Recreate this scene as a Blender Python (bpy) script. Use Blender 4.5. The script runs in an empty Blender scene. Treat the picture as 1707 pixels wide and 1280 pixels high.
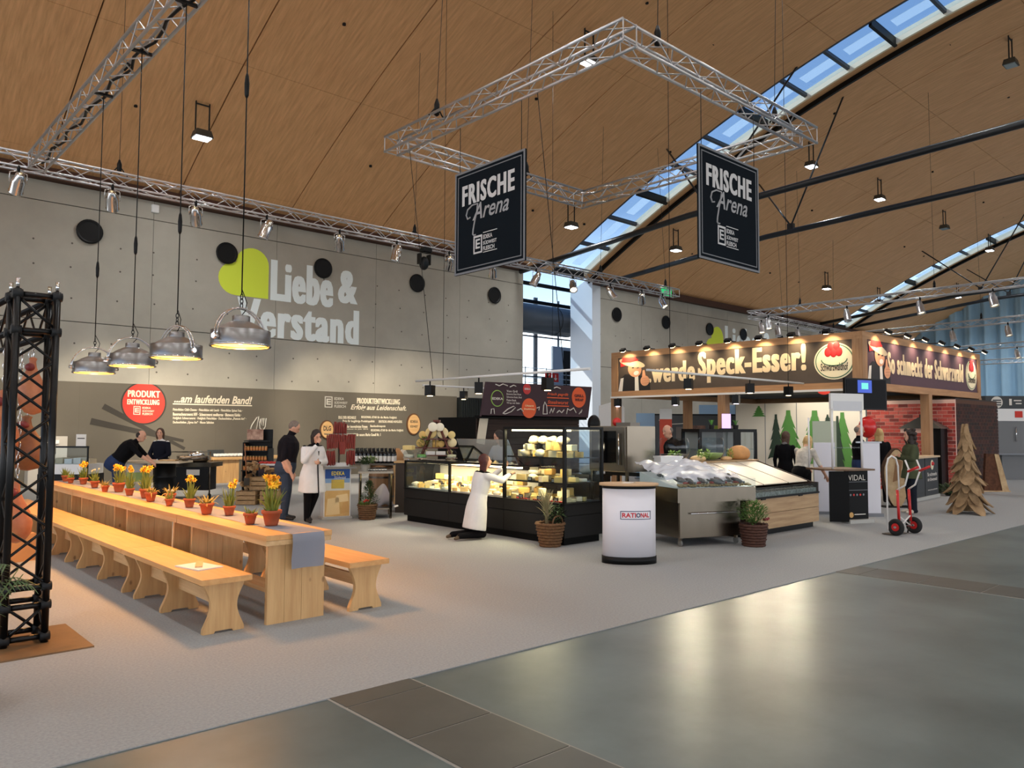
import bpy, math, random
import numpy as np
from mathutils import Vector, Matrix
random.seed(7)
R = math.radians
sc = bpy.context.scene
col = sc.collection
PI = math.pi
# ------------------------------------------------------------------ camera
F, CX, CY, EYE = 1290., 853.5, 640., 1.68
_yaw, _pit, _rol = R(47.7), math.atan(73.5/1290.), R(0.26)
_f = np.array([math.cos(_yaw)*math.cos(_pit), math.sin(_yaw)*math.cos(_pit), math.sin(_pit)])
_r0 = np.array([math.sin(_yaw), -math.cos(_yaw), 0.]); _u0 = np.cross(_r0, _f)
_r = _r0*math.cos(_rol)+_u0*math.sin(_rol); _u = np.cross(_r, _f)
_C = np.array([0, 0, EYE])
def _ray(px, py): return _f+_r*(px-CX)/F-_u*(py-CY)/F
def gz(px, py, z=0.):
    d = _ray(px, py); return Vector(_C+d*((z-EYE)/d[2]))
def gy(px, py, y):
    d = _ray(px, py); return Vector(_C+d*(y/d[1]))
def gx(px, py, x):
    d = _ray(px, py); return Vector(_C+d*(x/d[0]))
def gd(px, py, dep): return Vector(_C+_ray(px, py)*dep)
cd = bpy.data.cameras.new('camera'); cam = bpy.data.objects.new('camera', cd); col.objects.link(cam)
cd.sensor_width = 36.; cd.lens = F/1707.*36.; cd.clip_end = 500.
cam.matrix_world = Matrix(((_r[0], _u[0], -_f[0], 0), (_r[1], _u[1], -_f[1], 0), (_r[2], _u[2], -_f[2], EYE), (0, 0, 0, 1)))
sc.camera = cam
sc.view_settings.view_transform = 'Standard'; sc.view_settings.look = 'None'
sc.view_settings.gamma = 1.; sc.view_settings.use_curve_mapping = False
sc.view_settings.exposure = 0.3
cy = sc.cycles
cy.use_denoising = True; cy.max_bounces = 6; cy.diffuse_bounces = 3; cy.glossy_bounces = 3
cy.transmission_bounces = 4; cy.transparent_max_bounces = 10; cy.caustics_reflective = False; cy.caustics_refractive = False
cy.sample_clamp_indirect = 4.; cy.sample_clamp_direct = 0.
# ------------------------------------------------------------------ sky
def srgb(c):
    o = []
    for v in c[:3]:
        v = v/255.
        o.append(v/12.92 if v <= .04045 else ((v+.055)/1.055)**2.4)
    return (o[0], o[1], o[2], 1.)
w = bpy.data.worlds.new('sky'); sc.world = w; w.use_nodes = True
nt = w.node_tree; nt.nodes.clear()
tc = nt.nodes.new('ShaderNodeTexCoord'); sp = nt.nodes.new('ShaderNodeSeparateXYZ'); rp = nt.nodes.new('ShaderNodeValToRGB')
bg = nt.nodes.new('ShaderNodeBackground'); ou = nt.nodes.new('ShaderNodeOutputWorld')
nt.links.new(tc.outputs['Generated'], sp.inputs[0]); nt.links.new(sp.outputs['Z'], rp.inputs[0])
nt.links.new(rp.outputs[0], bg.inputs[0]); nt.links.new(bg.outputs[0], ou.inputs[0])
cr = rp.color_ramp
cr.elements[0].position = 0.; cr.elements[0].color = (1.3, 1.32, 1.34, 1)
cr.elements[1].position = 1.; cr.elements[1].color = (.20, .35, .64, 1)
for p, c in ((.02, (2.6, 2.65, 2.7, 1)), (.14, (1.9, 2.0, 2.2, 1)), (.27, (.46, .62, .88, 1)), (.5, (.28, .44, .72, 1))):
    e = cr.elements.new(p); e.color = c
SKY = bg.inputs[1]; SKY.default_value = 1.0
# sun beyond the back wall, lights the glazed bay between the two concrete walls
sd = bpy.data.lights.new('sun', 'SUN'); sd.energy = 2.5; sd.angle = R(.6); sd.color = (1, .94, .84)
so = bpy.data.objects.new('sun', sd); col.objects.link(so)
so.rotation_euler = Vector((.62, -.45, -.42)).to_track_quat('-Z', 'Y').to_euler()
# ------------------------------------------------------------------ materials
_mats = {}
def M(name, rgb=(128, 128, 128), rough=.5, metal=0., var=0., vscale=6., bump=0., bscale=40., emit=None, es=0., coord='Object', stretch=(1, 1, 1), rgb2=None, spec=.5, sheen=0., coat=0.):
    if name in _mats: return _mats[name]
    m = bpy.data.materials.new(name); m.use_nodes = True; _mats[name] = m
    n = m.node_tree.nodes; l = m.node_tree.links; b = n['Principled BSDF']
    c = srgb(rgb); b.inputs['Base Color'].default_value = c
    b.inputs['Roughness'].default_value = rough; b.inputs['Metallic'].default_value = metal
    b.inputs['Specular IOR Level'].default_value = spec
    if coat: b.inputs['Coat Weight'].default_value = coat
    if sheen: b.inputs['Sheen Weight'].default_value = sheen
    if emit is not None:
        b.inputs['Emission Color'].default_value = srgb(emit); b.inputs['Emission Strength'].default_value = es
    if var or bump or rgb2:
        t = n.new('ShaderNodeTexCoord'); mp = n.new('ShaderNodeMapping'); mp.inputs['Scale'].default_value = stretch
        l.new(t.outputs[coord], mp.inputs[0])
    if var or rgb2:
        ns = n.new('ShaderNodeTexNoise'); ns.inputs['Scale'].default_value = vscale; ns.inputs['Detail'].default_value = 6.; ns.inputs['Roughness'].default_value = .6
        l.new(mp.outputs[0], ns.inputs[0])
        rm = n.new('ShaderNodeValToRGB'); l.new(ns.outputs[0], rm.inputs[0])
        rm.color_ramp.elements[0].position = .3; rm.color_ramp.elements[1].position = .7
        if rgb2: a, d = c, srgb(rgb2)
        else: a = tuple(v*(1-var) for v in c[:3])+(1,); d = tuple(min(1, v*(1+var)) for v in c[:3])+(1,)
        rm.color_ramp.elements[0].color = a; rm.color_ramp.elements[1].color = d
        l.new(rm.outputs[0], b.inputs['Base Color'])
    if bump:
        nb = n.new('ShaderNodeTexNoise'); nb.inputs['Scale'].default_value = bscale; nb.inputs['Detail'].default_value = 4.
        l.new(mp.outputs[0], nb.inputs[0])
        bp = n.new('ShaderNodeBump'); bp.inputs['Strength'].default_value = bump; bp.inputs['Distance'].default_value = .01
        l.new(nb.outputs[0], bp.inputs['Height']); l.new(bp.outputs[0], b.inputs['Normal'])
    return m
def glassmat(name, tint=(235, 242, 245), refl=1., rough=.02):
    if name in _mats: return _mats[name]
    m = bpy.data.materials.new(name); m.use_nodes = True; _mats[name] = m
    n = m.node_tree.nodes; l = m.node_tree.links; n.clear()
    o = n.new('ShaderNodeOutputMaterial'); mx = n.new('ShaderNodeMixShader'); tr = n.new('ShaderNodeBsdfTransparent'); gl = n.new('ShaderNodeBsdfGlossy')
    fr = n.new('ShaderNodeFresnel'); fr.inputs[0].default_value = 1.45
    tr.inputs[0].default_value = srgb(tint); gl.inputs['Roughness'].default_value = rough
    gl.inputs['Color'].default_value = (refl, refl, refl, 1)
    gm = n.new('ShaderNodeNewGeometry'); iv = n.new('ShaderNodeMath'); iv.operation = 'SUBTRACT'; iv.inputs[0].default_value = 1.; ml = n.new('ShaderNodeMath'); ml.operation = 'MULTIPLY'
    l.new(gm.outputs['Backfacing'], iv.inputs[1]); l.new(fr.outputs[0], ml.inputs[0]); l.new(iv.outputs[0], ml.inputs[1])
    l.new(ml.outputs[0], mx.inputs[0]); l.new(tr.outputs[0], mx.inputs[1]); l.new(gl.outputs[0], mx.inputs[2]); l.new(mx.outputs[0], o.inputs[0])
    return m
def filmmat(name, rgb=(225, 230, 238), alpha=.4, rough=.25):
    if name in _mats: return _mats[name]
    m = bpy.data.materials.new(name); m.use_nodes = True; _mats[name] = m
    n = m.node_tree.nodes; l = m.node_tree.links; b = n['Principled BSDF']; o = n['Material Output']
    b.inputs['Base Color'].default_value = srgb(rgb); b.inputs['Roughness'].default_value = rough
    tr = n.new('ShaderNodeBsdfTransparent'); mx = n.new('ShaderNodeMixShader'); mx.inputs[0].default_value = alpha
    l.new(tr.outputs[0], mx.inputs[1]); l.new(b.outputs[0], mx.inputs[2]); l.new(mx.outputs[0], o.inputs[0])
    return m
def wood(name, c1, c2, axis=1, rough=.5, scale=1., knots=False):
    if name in _mats: return _mats[name]
    st = [9*scale]*3; st[axis] = .7*scale
    m = M(name, c1, rough, rgb2=c2, vscale=2.2, stretch=st, bump=.08, bscale=8.)
    if knots:
        n = m.node_tree.nodes; l = m.node_tree.links; b = n['Principled BSDF']
        src = b.inputs['Base Color'].links[0].from_socket
        t = n.new('ShaderNodeTexCoord'); mp = n.new('ShaderNodeMapping'); sk = [1., 1., 1.]; sk[axis] = .6; mp.inputs['Scale'].default_value = sk
        v = n.new('ShaderNodeTexVoronoi'); v.inputs['Scale'].default_value = 6.5
        rr = n.new('ShaderNodeValToRGB'); rr.color_ramp.elements[0].position = .06; rr.color_ramp.elements[1].position = .13
        rr.color_ramp.elements[0].color = (.28, .2, .15, 1); rr.color_ramp.elements[1].color = (1, 1, 1, 1)
        mu = n.new('ShaderNodeMix'); mu.data_type = 'RGBA'; mu.blend_type = 'MULTIPLY'; mu.inputs[0].default_value = .7
        l.new(t.outputs['Object'], mp.inputs[0]); l.new(mp.outputs[0], v.inputs['Vector']); l.new(v.outputs['Distance'], rr.inputs[0])
        l.new(src, mu.inputs[6]); l.new(rr.outputs[0], mu.inputs[7]); l.new(mu.outputs[2], b.inputs['Base Color'])
    return m
# ------------------------------------------------------------------ mesh helpers
class MB:
    def __init__(s): s.v = []; s.f = []; s.sm = []
    def add(s, vs, fs, smooth=False):
        b = len(s.v); s.v += [tuple(v) for v in vs]; s.f += [tuple(i+b for i in f) for f in fs]; s.sm += [smooth]*len(fs); return s
    def box(s, c, d, rz=0., mat=None, taper=None):
        hx, hy, hz = d[0]/2, d[1]/2, d[2]/2
        P = []
        for z in (-1, 1):
            k = 1. if (taper is None or z < 0) else taper
            for x, y in ((-1, -1), (1, -1), (1, 1), (-1, 1)): P.append(Vector((x*hx*k, y*hy*k, z*hz)))
        if mat is None: mat = Matrix.Rotation(rz, 3, 'Z')
        c = Vector(c)
        return s.add([mat@p+c for p in P], [(3, 2, 1, 0), (4, 5, 6, 7), (0, 1, 5, 4), (1, 2, 6, 5), (2, 3, 7, 6), (3, 0, 4, 7)])
    def bb(s, x0, x1, y0, y1, z0, z1): return s.box(((x0+x1)/2, (y0+y1)/2, (z0+z1)/2), (abs(x1-x0), abs(y1-y0), abs(z1-z0)))
    def bevbox(s, c, d, bv=.01, rz=0.):
        # box with chamfered vertical and horizontal edges
        hx, hy, hz = d[0]/2, d[1]/2, d[2]/2; bv = min(bv, hx*.9, hy*.9, hz*.9)
        m = Matrix.Rotation(rz, 3, 'Z'); c = Vector(c)
        def ring(ix, z):
            a, b = hx-ix, hy-ix; k = bv
            return [(-a+k, -b, z), (a-k, -b, z), (a, -b+k, z), (a, b-k, z), (a-k, b, z), (-a+k, b, z), (-a, b-k, z), (-a, -b+k, z)]
        rs = [ring(bv, -hz), ring(0, -hz+bv), ring(0, hz-bv), ring(bv, hz)]
        P = [m@Vector(p)+c for r_ in rs for p in r_]
        fs = [tuple(range(7, -1, -1)), tuple(24+i for i in range(8))]
        for k in range(3):
            for i in range(8): fs.append((k*8+i, k*8+(i+1) % 8, k*8+8+(i+1) % 8, k*8+8+i))
        return s.add(P, fs)
    def tube(s, p0, p1, r0, r1=None, n=8, caps=True, smooth=True):
        p0, p1 = Vector(p0), Vector(p1); r1 = r0 if r1 is None else r1
        d = p1-p0
        if d.length < 1e-9: return s
        q = d.to_track_quat('Z', 'X').to_matrix()
        P = []
        for p, r_ in ((p0, r0), (p1, r1)):
            for i in range(n):
                a = 2*PI*i/n; P.append(p+q@Vector((r_*math.cos(a), r_*math.sin(a), 0)))
        s.add(P, [(i, (i+1) % n, n+(i+1) % n, n+i) for i in range(n)], smooth)
        if caps:
            b = len(s.v)-2*n
            s.f += [tuple(b+i for i in range(n-1, -1, -1)), tuple(b+n+i for i in range(n))]; s.sm += [False, False]
        return s
    def path(s, pts, r, n=6, closed=False):
        pts = [Vector(p) for p in pts]; N = len(pts); b = len(s.v); up = None
        rr = r if isinstance(r, (list, tuple)) else [r]*N
        for i, p in enumerate(pts):
            a = pts[(i-1) % N] if (closed or i > 0) else p
            c = pts[(i+1) % N] if (closed or i < N-1) else p
            t = (c-a).normalized()
            if up is None: up = t.orthogonal().normalized()
            up = (up-t*up.dot(t)).normalized(); bi = t.cross(up)
            for k in range(n):
                an = 2*PI*k/n; s.v.append(tuple(p+(up*math.cos(an)+bi*math.sin(an))*rr[i]))
        for i in range(N if closed else N-1):
            j = (i+1) % N
            for k in range(n): s.f.append((b+i*n+k, b+i*n+(k+1) % n, b+j*n+(k+1) % n, b+j*n+k)); s.sm.append(True)
        if not closed:
            s.f += [tuple(b+k for k in range(n-1, -1, -1)), tuple(b+(N-1)*n+k for k in range(n))]; s.sm += [False, False]
        return s
    def lathe(s, prof, c=(0, 0, 0), n=20, sx=1., sy=1., rot=None, smooth=True, closed=False):
        c = Vector(c); b = len(s.v); K = len(prof)
        for r_, z in prof:
            for i in range(n):
                a = 2*PI*i/n; p = Vector((r_*sx*math.cos(a), r_*sy*math.sin(a), z))
                if rot is not None: p = rot@p
                s.v.append(tuple(p+c))
        for k in range(K-1):
            for i in range(n): s.f.append((b+k*n+i, b+k*n+(i+1) % n, b+(k+1)*n+(i+1) % n, b+(k+1)*n+i)); s.sm.append(smooth)
        if prof[0][0] > 1e-6 and not closed: s.f.append(tuple(b+i for i in range(n-1, -1, -1))); s.sm.append(False)
        if prof[-1][0] > 1e-6 and not closed: s.f.append(tuple(b+(K-1)*n+i for i in range(n))); s.sm.append(False)
        return s
    def ell(s, c, r, n=12, k=8, rot=None):
        prof = [(math.sin(PI*i/k) if 0 < i < k else 1e-5, -math.cos(PI*i/k)) for i in range(k+1)]
        m = Matrix.Diagonal(Vector(r)); m = m if rot is None else rot@m
        b = len(s.v); s.lathe(prof, (0, 0, 0), n)
        c = Vector(c)
        for i in range(b, len(s.v)): s.v[i] = tuple(m@Vector(s.v[i])+c)
        return s
    def prism(s, poly, o, ex, ey, ez, t):
        # polygon in the (ex,ey) plane from origin o, extruded by t along ez
        o, ex, ey, ez = Vector(o), Vector(ex), Vector(ey), Vector(ez); n = len(poly)
        A = [o+ex*x+ey*y for x, y in poly]; B = [p+ez*t for p in A]
        return s.add(A+B, [tuple(range(n-1, -1, -1)), tuple(range(n, 2*n))]+[(i, (i+1) % n, n+(i+1) % n, n+i) for i in range(n)])
    def grid(s, fn, nu, nv, smooth=True):
        P = [fn(i/nu, j/nv) for j in range(nv+1) for i in range(nu+1)]
        return s.add(P, [(j*(nu+1)+i, j*(nu+1)+i+1, (j+1)*(nu+1)+i+1, (j+1)*(nu+1)+i) for j in range(nv) for i in range(nu)], smooth)
    def mesh(s, name):
        me = bpy.data.meshes.new(name); me.from_pydata(s.v, [], s.f)
        me.polygons.foreach_set('use_smooth', s.sm); me.update(); return me
    def build(s, name, mat, parent=None, world=True): return link(name, s.mesh(name), mat, parent, world)
def pmat(o):
    m = o.matrix_basis.copy()
    return m if o.parent is None else pmat(o.parent)@o.matrix_parent_inverse@m
def link(name, me, mat=None, parent=None, world=True):
    o = bpy.data.objects.new(name, me); col.objects.link(o)
    if mat is not None and me is not None and not me.materials:
        for mm in (mat if isinstance(mat, (list, tuple)) else [mat]): me.materials.append(mm)
    if parent is not None:
        o.parent = parent
        if world: o.matrix_parent_inverse = pmat(parent).inverted()
    return o
def tag(o, label=None, cat=None, group=None, kind=None):
    if label: o['label'] = label
    if cat: o['category'] = cat
    if group: o['group'] = group
    if kind: o['kind'] = kind
    return o
def thing(name, label, cat, loc=(0, 0, 0), rz=0., group=None):
    o = bpy.data.objects.new(name, None); col.objects.link(o); o.empty_display_size = .1
    o.location = loc; o.rotation_euler = (0, 0, rz)
    return tag(o, label, cat, group)
def copy_tree(o, parent=None, loc=None, rz=None, label=None, scale=None):
    c = o.copy(); col.objects.link(c)
    if parent is not None: c.parent = parent
    if loc is not None: c.location = loc
    if rz is not None: c.rotation_euler = (0, 0, rz)
    if scale is not None: c.scale = scale if not isinstance(scale, (int, float)) else (scale,)*3
    if label: c['label'] = label
    for ch in list(o.children): copy_tree(ch, c)
    return c
_tc = {}
def textmesh(body, bold=0., shear=0., space=1., lines=1.):
    k = (body, bold, shear, space, lines)
    if k in _tc: return _tc[k]
    cu = bpy.data.curves.new('txt', 'FONT'); cu.body = body; cu.size = 1.; cu.offset = bold; cu.shear = shear; cu.space_character = space; cu.resolution_u = 3; cu.space_line = lines
    o = bpy.data.objects.new('txt', cu); col.objects.link(o)
    bpy.context.view_layer.update()
    me = bpy.data.meshes.new_from_object(o.evaluated_get(bpy.context.evaluated_depsgraph_get()))
    bpy.data.objects.remove(o); bpy.data.curves.remove(cu)
    v = np.empty(len(me.vertices)*3); me.vertices.foreach_get('co', v); v = v.reshape(-1, 3)
    fs = [tuple(p.vertices) for p in me.polygons]; bpy.data.meshes.remove(me)
    _tc[k] = (v, fs); return _tc[k]
def text(body, o, ex, ey, w, h, mat, parent=None, name='lettering', bold=.015, shear=0., space=1., off=.004, tilt=0., keep=False, lines=1., heavy=0.):
    """flat lettering filling a w x h box whose lower left corner is o"""
    v, fs = textmesh(body, bold, shear, space, lines); mn, mx = v.min(0), v.max(0)
    o, ex, ey = Vector(o), Vector(ex).normalized(), Vector(ey).normalized(); ez = ex.cross(ey)
    sx, sy = w/max(1e-6, mx[0]-mn[0]), h/max(1e-6, mx[1]-mn[1])
    if keep: sx = sy
    ct, st = math.cos(tilt), math.sin(tilt)
    P = []; fs = list(fs); nv = len(v)
    for p in v:
        a, b = (p[0]-mn[0])*sx, (p[1]-mn[1])*sy
        a, b = a*ct-b*st, a*st+b*ct
        P.append(o+ex*a+ey*b+ez*off)
    if heavy:
        P0, F0 = list(P), list(fs)
        for k, dx in enumerate((-1, -.5, .5, 1)):
            P += [p+ex*(dx*heavy*sy)+ez*(.0006*(k+1)) for p in P0]; fs += [tuple(i+nv*(k+1) for i in f) for f in F0]
    me = bpy.data.meshes.new(name); me.from_pydata(P, [], fs)
    return link(name, me, mat, parent)
def area(name, loc, size, watt, color=(1, 1, 1), to=None, shape='DISK', parent=None, spread=PI, size_y=None):
    d = bpy.data.lights.new(name, 'AREA'); d.energy = watt; d.color = color; d.shape = shape; d.size = size; d.spread = spread
    if size_y: d.size_y = size_y
    o = bpy.data.objects.new(name, d); col.objects.link(o); o.location = loc
    if to is not None: o.rotation_euler = (Vector(to)-Vector(loc)).to_track_quat('-Z', 'Y').to_euler()
    if parent is not None: o.parent = parent; o.matrix_parent_inverse = pmat(parent).inverted()
    return o
def spot(name, loc, to, watt, color=(1, 1, 1), ang=40., blend=.5, rad=.05, parent=None):
    d = bpy.data.lights.new(name, 'SPOT'); d.energy = watt; d.color = color; d.spot_size = R(ang); d.spot_blend = blend; d.shadow_soft_size = rad
    o = bpy.data.objects.new(name, d); col.objects.link(o); o.location = loc
    o.rotation_euler = (Vector(to)-Vector(loc)).to_track_quat('-Z', 'Y').to_euler()
    if parent is not None: o.parent = parent; o.matrix_parent_inverse = pmat(parent).inverted()
    return o
X, Y, Z = Vector((1, 0, 0)), Vector((0, 1, 0)), Vector((0, 0, 1))
# ================================================================== THE HALL
def zc(y): return 16.33-.01172*y*y if abs(y) < 25.2 else 8.887-.5*(abs(y)-25.2)
m_conc = M('concrete_wall', (168, 164, 152), .85, var=.10, vscale=.7, bump=.08, bscale=30)
m_floor = M('polished_concrete', (98, 108, 106), .34, var=.26, vscale=.9, bump=.03, bscale=2.5, spec=.32)
m_tile = M('dark_floor_tile', (82, 82, 76), .4, var=.15, vscale=3.)
m_grout = M('tile_grout', (150, 148, 140), .9)
m_carpet = M('grey_needle_felt', (159, 161, 161), 1., var=.13, vscale=55., bump=.25, bscale=300., spec=.1)
m_ceil = M('timber_ceiling', (236, 184, 130), .6, rgb2=(208, 156, 106), vscale=2., stretch=(7., .5, 1.), bump=.05, bscale=10.)
m_roof = M('roof_deck', (70, 50, 35), .9)
m_brown = M('dark_timber_edge', (70, 40, 24), .7)
m_black = M('black_steel', (10, 11, 12), .42, spec=.22)
m_dark = M('anthracite', (30, 32, 34), .5, spec=.25)
m_alu = M('truss_aluminium', (205, 205, 208), .33, .9)
m_white = M('white_paint', (228, 228, 226), .5)
m_pier = M('pier_render', (214, 222, 230), .7)
m_chrome = M('chrome', (215, 215, 215), .15, 1.)
m_glass = glassmat('clear_glass')
m_skyglass = glassmat('roof_glass', (214, 228, 240))
m_led = M('lamp_glass_white', (255, 255, 255), .3, emit=(235, 245, 255), es=9.)
m_warmlamp = M('lamp_glass_warm', (255, 240, 210), .3, emit=(255, 225, 170), es=9.)

fl = MB().bb(-25, 67, -25, 33, -.3, -.008).build('floor', m_floor); tag(fl, 'polished grey concrete hall floor', kind='structure')
# expansion strips of square dark tiles let into the floor
for x0, yj in ((2.47, 4.18), (9.09, 4.02)):
    gb = MB().bb(x0-.012, x0+.612, -12, 4.6, -.0079, -.005).build('grout_bed', m_grout, fl)
    tm = MB().box((0, 0, 0), (.588, .626, .006)).mesh('floor_tile'); tm.materials.append(m_tile)
    for k in range(18):
        o = link('floor_tile', tm, None, fl); o.location = (x0+.3, yj+.32-k*.64, -.004)
# carpet of the stand, its edge runs a touch askew to the hall
cp = MB(); cp.prism([(-25, 4.86), (67, 3.29), (67, 24.9), (-25, 24.9)], (0, 0, -.007), X, Y, Z, .007)
tag(cp.build('carpet', m_carpet), 'light grey needle felt exhibition carpet over the hall floor', 'carpet', kind='structure')

# --- back wall: cast concrete panels with open joints
def panel_wall(name, xs, zs, y, dep):
    w_ = MB().bb(xs[0], xs[-1], y+.04, y+dep, 0, zs[-1]).build(name, M('joint_shadow', (60, 58, 54), .9)); tag(w_, kind='structure')
    for i in range(len(xs)-1):
        for k in range(len(zs)-1):
            MB().bb(xs[i]+.006, xs[i+1]-.006, y, y+.045, zs[k]+.012, zs[k+1]-.012).build('panel', m_conc, w_)
    return w_
panel_wall('wall_back', [-12.5, -8.4, -4.4, -.4, 3.6, 7.7, 11.75, 15.75, 19.8, 23.4], [0, 4.7, 8.07, 8.66], 25., .6)
panel_wall('wall_back_right', [28.02, 31.8, 35.9, 39.9, 43.6, 47.6, 51.6, 55.6, 59.6, 63.6, 67], [0, 4.7, 8.07, 8.66], 25., .6)
th_ = MB()
for i in range(28):
    for z in (3.3, 4.1, 5.4, 6.3, 7.0): th_.tube((-8+i*1.13+.1*math.sin(i*3+z), 24.996, z+.05*math.sin(i)), (-8+i*1.13+.1*math.sin(i*3+z), 25.01, z+.05*math.sin(i)), .028, n=8)
for i in range(24):
    for z in (4.1, 5.4, 6.3): th_.tube((28.6+i*1.13, 24.996, z), (28.6+i*1.13, 25.01, z), .028, n=8)
to_ = th_.build('tie_holes', M('tie_hole', (92, 88, 80), .9), bpy.data.objects['wall_back']); tag(to_, kind='stuff')
pr = MB(); pr.prism([(24.995, 0), (26.45, 0), (26.45, 8.45), (24.995, 9.15)], (27.99, 0, 0), Y, Z, X, .6); tag(pr.build('wall_pier', m_pier), kind='structure')
tag(MB().bb(22.8, 23.42, 25.05, 25.7, 0, 8.9).build('wall_pier_left', m_conc), kind='structure')
tb = MB().bb(-25, 23.4, 24.72, 25.5, 8.66, 8.98).build('trim_1', m_brown); tag(tb, kind='structure')
tb = MB().bb(28, 67, 24.72, 25.5, 8.66, 8.98).build('trim_2', m_brown); tag(tb, kind='structure')
# side walls and far wall of the hall
cw = MB()
# --- timber ceiling panels
def curved(x0, x1, y0, y1, up, th, n=5):
    b = MB(); P = []
    for i in range(n+1):
        y = y0+(y1-y0)*i/n; z = zc(y)+up
        P += [(x0, y, z), (x1, y, z), (x1, y, z+th), (x0, y, z+th)]
    fs = []
    for i in range(n):
        a = i*4
        for k in range(4): fs.append((a+k, a+(k+1) % 4, a+4+(k+1) % 4, a+4+k))
    fs += [(3, 2, 1, 0), (n*4, n*4+1, n*4+2, n*4+3)]
    return b.add(P, fs)
ce = MB()
for x0, x1 in ((-25, 25.3), (28, 53.6), (56, 67.2)):
    for y0, y1, n in ((-25.2, 25.2, 48),):
        c_ = curved(x0, x1, y0, y1, .075, .25, n); ce.add(c_.v, c_.f)
ceil = ce.build('ceiling', m_roof); tag(ceil, kind='structure')
XJ = [[-17.4, -13.7, -10, -6.3, -2.6, 1.1, 4.8, 8.42, 12.1, 15.75, 19.5, 23.3, 25.3], [28, 30.62, 34.36, 38.1, 41.84, 45.6, 49.3, 53.6], [56, 59.7, 63.4, 67.2]]
YJ = [-25.2, -24.4, -20.2, -15.9, -11.5, -7., -2.4, 2.4, 7., 11.5, 15.98, 20.2, 24.4, 25.2]
for xs in XJ:
    for i in range(len(xs)-1):
        for k in range(len(YJ)-1):
            curved(xs[i]+.018, xs[i+1]-.018, YJ[k]+.008, YJ[k+1]-.008, 0, .07, 5 if YJ[k+1]-YJ[k] > 2 else 2).build('ceiling_panel', m_ceil, ceil)
am = MB().tube((0, 0, -.012), (0, 0, .05), .05, n=8).mesh('anchor_hole'); am.materials.append(M('hole_black', (12, 10, 8), .9))
for x in (2.9, 6.6, 10.2, 13.9, 17.6, 21.4, 24.3, 29.3, 32.5, 36.2, 40., 43.7, 47.4, 51.4):
    for y in (22.4, 18.1, 13.7, 9.3):
        o = link('anchor_hole', am, None, ceil); o.location = (x+random.uniform(-.3, .3), y+random.uniform(-.3, .3), zc(y))
# --- skylights: curved glazed strips between the timber shells
m_frame = M('skylight_frame', (70, 78, 88), .5, .3)
m_reveal = M('skylight_reveal', (240, 225, 196), .6)
m_screen = filmmat('skylight_screen', (236, 242, 238), .55, .6)
_t = m_screen.node_tree.nodes.new('ShaderNodeBsdfTranslucent'); _t.inputs[0].default_value = (.9, .93, .92, 1)
_m = [n for n in m_screen.node_tree.nodes if n.type == 'MIX_SHADER'][0]; m_screen.node_tree.links.new(_t.outputs[0], _m.inputs[2])
for n_, (x0, x1) in enumerate(((25.3, 28.), (53.6, 56.))):
    sk = thing('window_%d' % (n_+1), None, None, (x0, 24, zc(24))); tag(sk, kind='structure')
    curved(x0-.03, x0+.06, -25.2, 25.2, -.01, .3, 40).build('frame_edge', m_frame, sk)
    curved(x1-.66, x1-.56, -25.2, 25.2, -.04, .34, 40).build('reveal', m_reveal, sk)
    curved(x1-.1, x1+.02, -25.2, 25.2, -.14, .44, 40).build('edge_beam', m_black, sk)
    curved(x1-.56, x1-.1, -25.2, 25.2, .05, .2, 40).build('side_lining', m_ceil, sk)
    ys = []
    y = 25.
    while y > -25: ys.append(y); y -= 1.62
    for k in range(len(ys)-1):
        curved(x0+.06, x1-.62, ys[k+1]+.05, ys[k]-.05, .14, .02, 3).build('pane', m_skyglass, sk)
        curved(x0+.06, x1-.56, ys[k]-.05, ys[k]+.05, .05 if k % 3 else -.1, .12 if k % 3 else .28, 1).build('mullion', m_frame if k % 3 else m_black, sk)
        curved(x0+.95, x0+1.5, ys[k+1]+.14, ys[k]-.3, .22, .01, 2).build('sun_screen', m_screen, sk)
# sloping glass roof of the bay outside the back wall
bg_ = thing('window_4', None, None, (29, 28, 8)); tag(bg_, kind='structure')
for k in range(4):
    y0, y1 = 25.75+k*1.35, 25.75+(k+1)*1.35
    MB().prism([(y0+.04, 9.35-.42*(y0-25.7)), (y1-.04, 9.35-.42*(y1-25.7)), (y1-.04, 9.37-.42*(y1-25.7)), (y0+.04, 9.37-.42*(y0-25.7))], (23.4, 0, 0), Y, Z, X, 12).build('pane', m_skyglass, bg_)
    MB().bb(23.4, 35.4, y0-.05, y0+.05, 9.22-.42*(y0-25.7), 9.4-.42*(y0-25.7)).build('rafter', m_black, bg_)
# --- glazed bay behind the opening in the back wall
fa = thing('window_3', None, None, (25.7, 31, 0)); tag(fa, kind='structure')
for x in (24.2, 26.0, 27.8, 29.9, 30.05, 31.8, 33.6, 35.4): MB().bb(x-.035, x+.035, 30.95, 31.07, 0, 9).build('mullion', m_frame, fa)
for z in (0.05, 2.3, 4.55, 6.8): MB().bb(24.2, 35.4, 30.96, 31.06, z-.035, z+.035).build('transom', m_frame, fa)
for x0, x1 in ((24.2, 26.), (26., 27.8), (27.8, 29.9), (30.05, 31.8), (31.8, 33.6), (33.6, 35.4)):
    for z0, z1 in ((0.1, 2.3), (2.3, 4.55), (4.55, 6.8)): MB().bb(x0+.03, x1-.03, 31., 31.02, z0+.03, z1-.03).build('pane', m_glass, fa)
du = MB().tube((20.4, 27.3, 7.05), (28.7, 27.3, 7.05), .72, n=28)
dt_ = thing('ventilation_duct', 'large round dark grey ventilation duct across the bright bay behind the concrete wall', 'duct', (25, 27.3, 7))
du.build('pipe', M('duct_paint', (54, 62, 72), .45), dt_)
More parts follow.
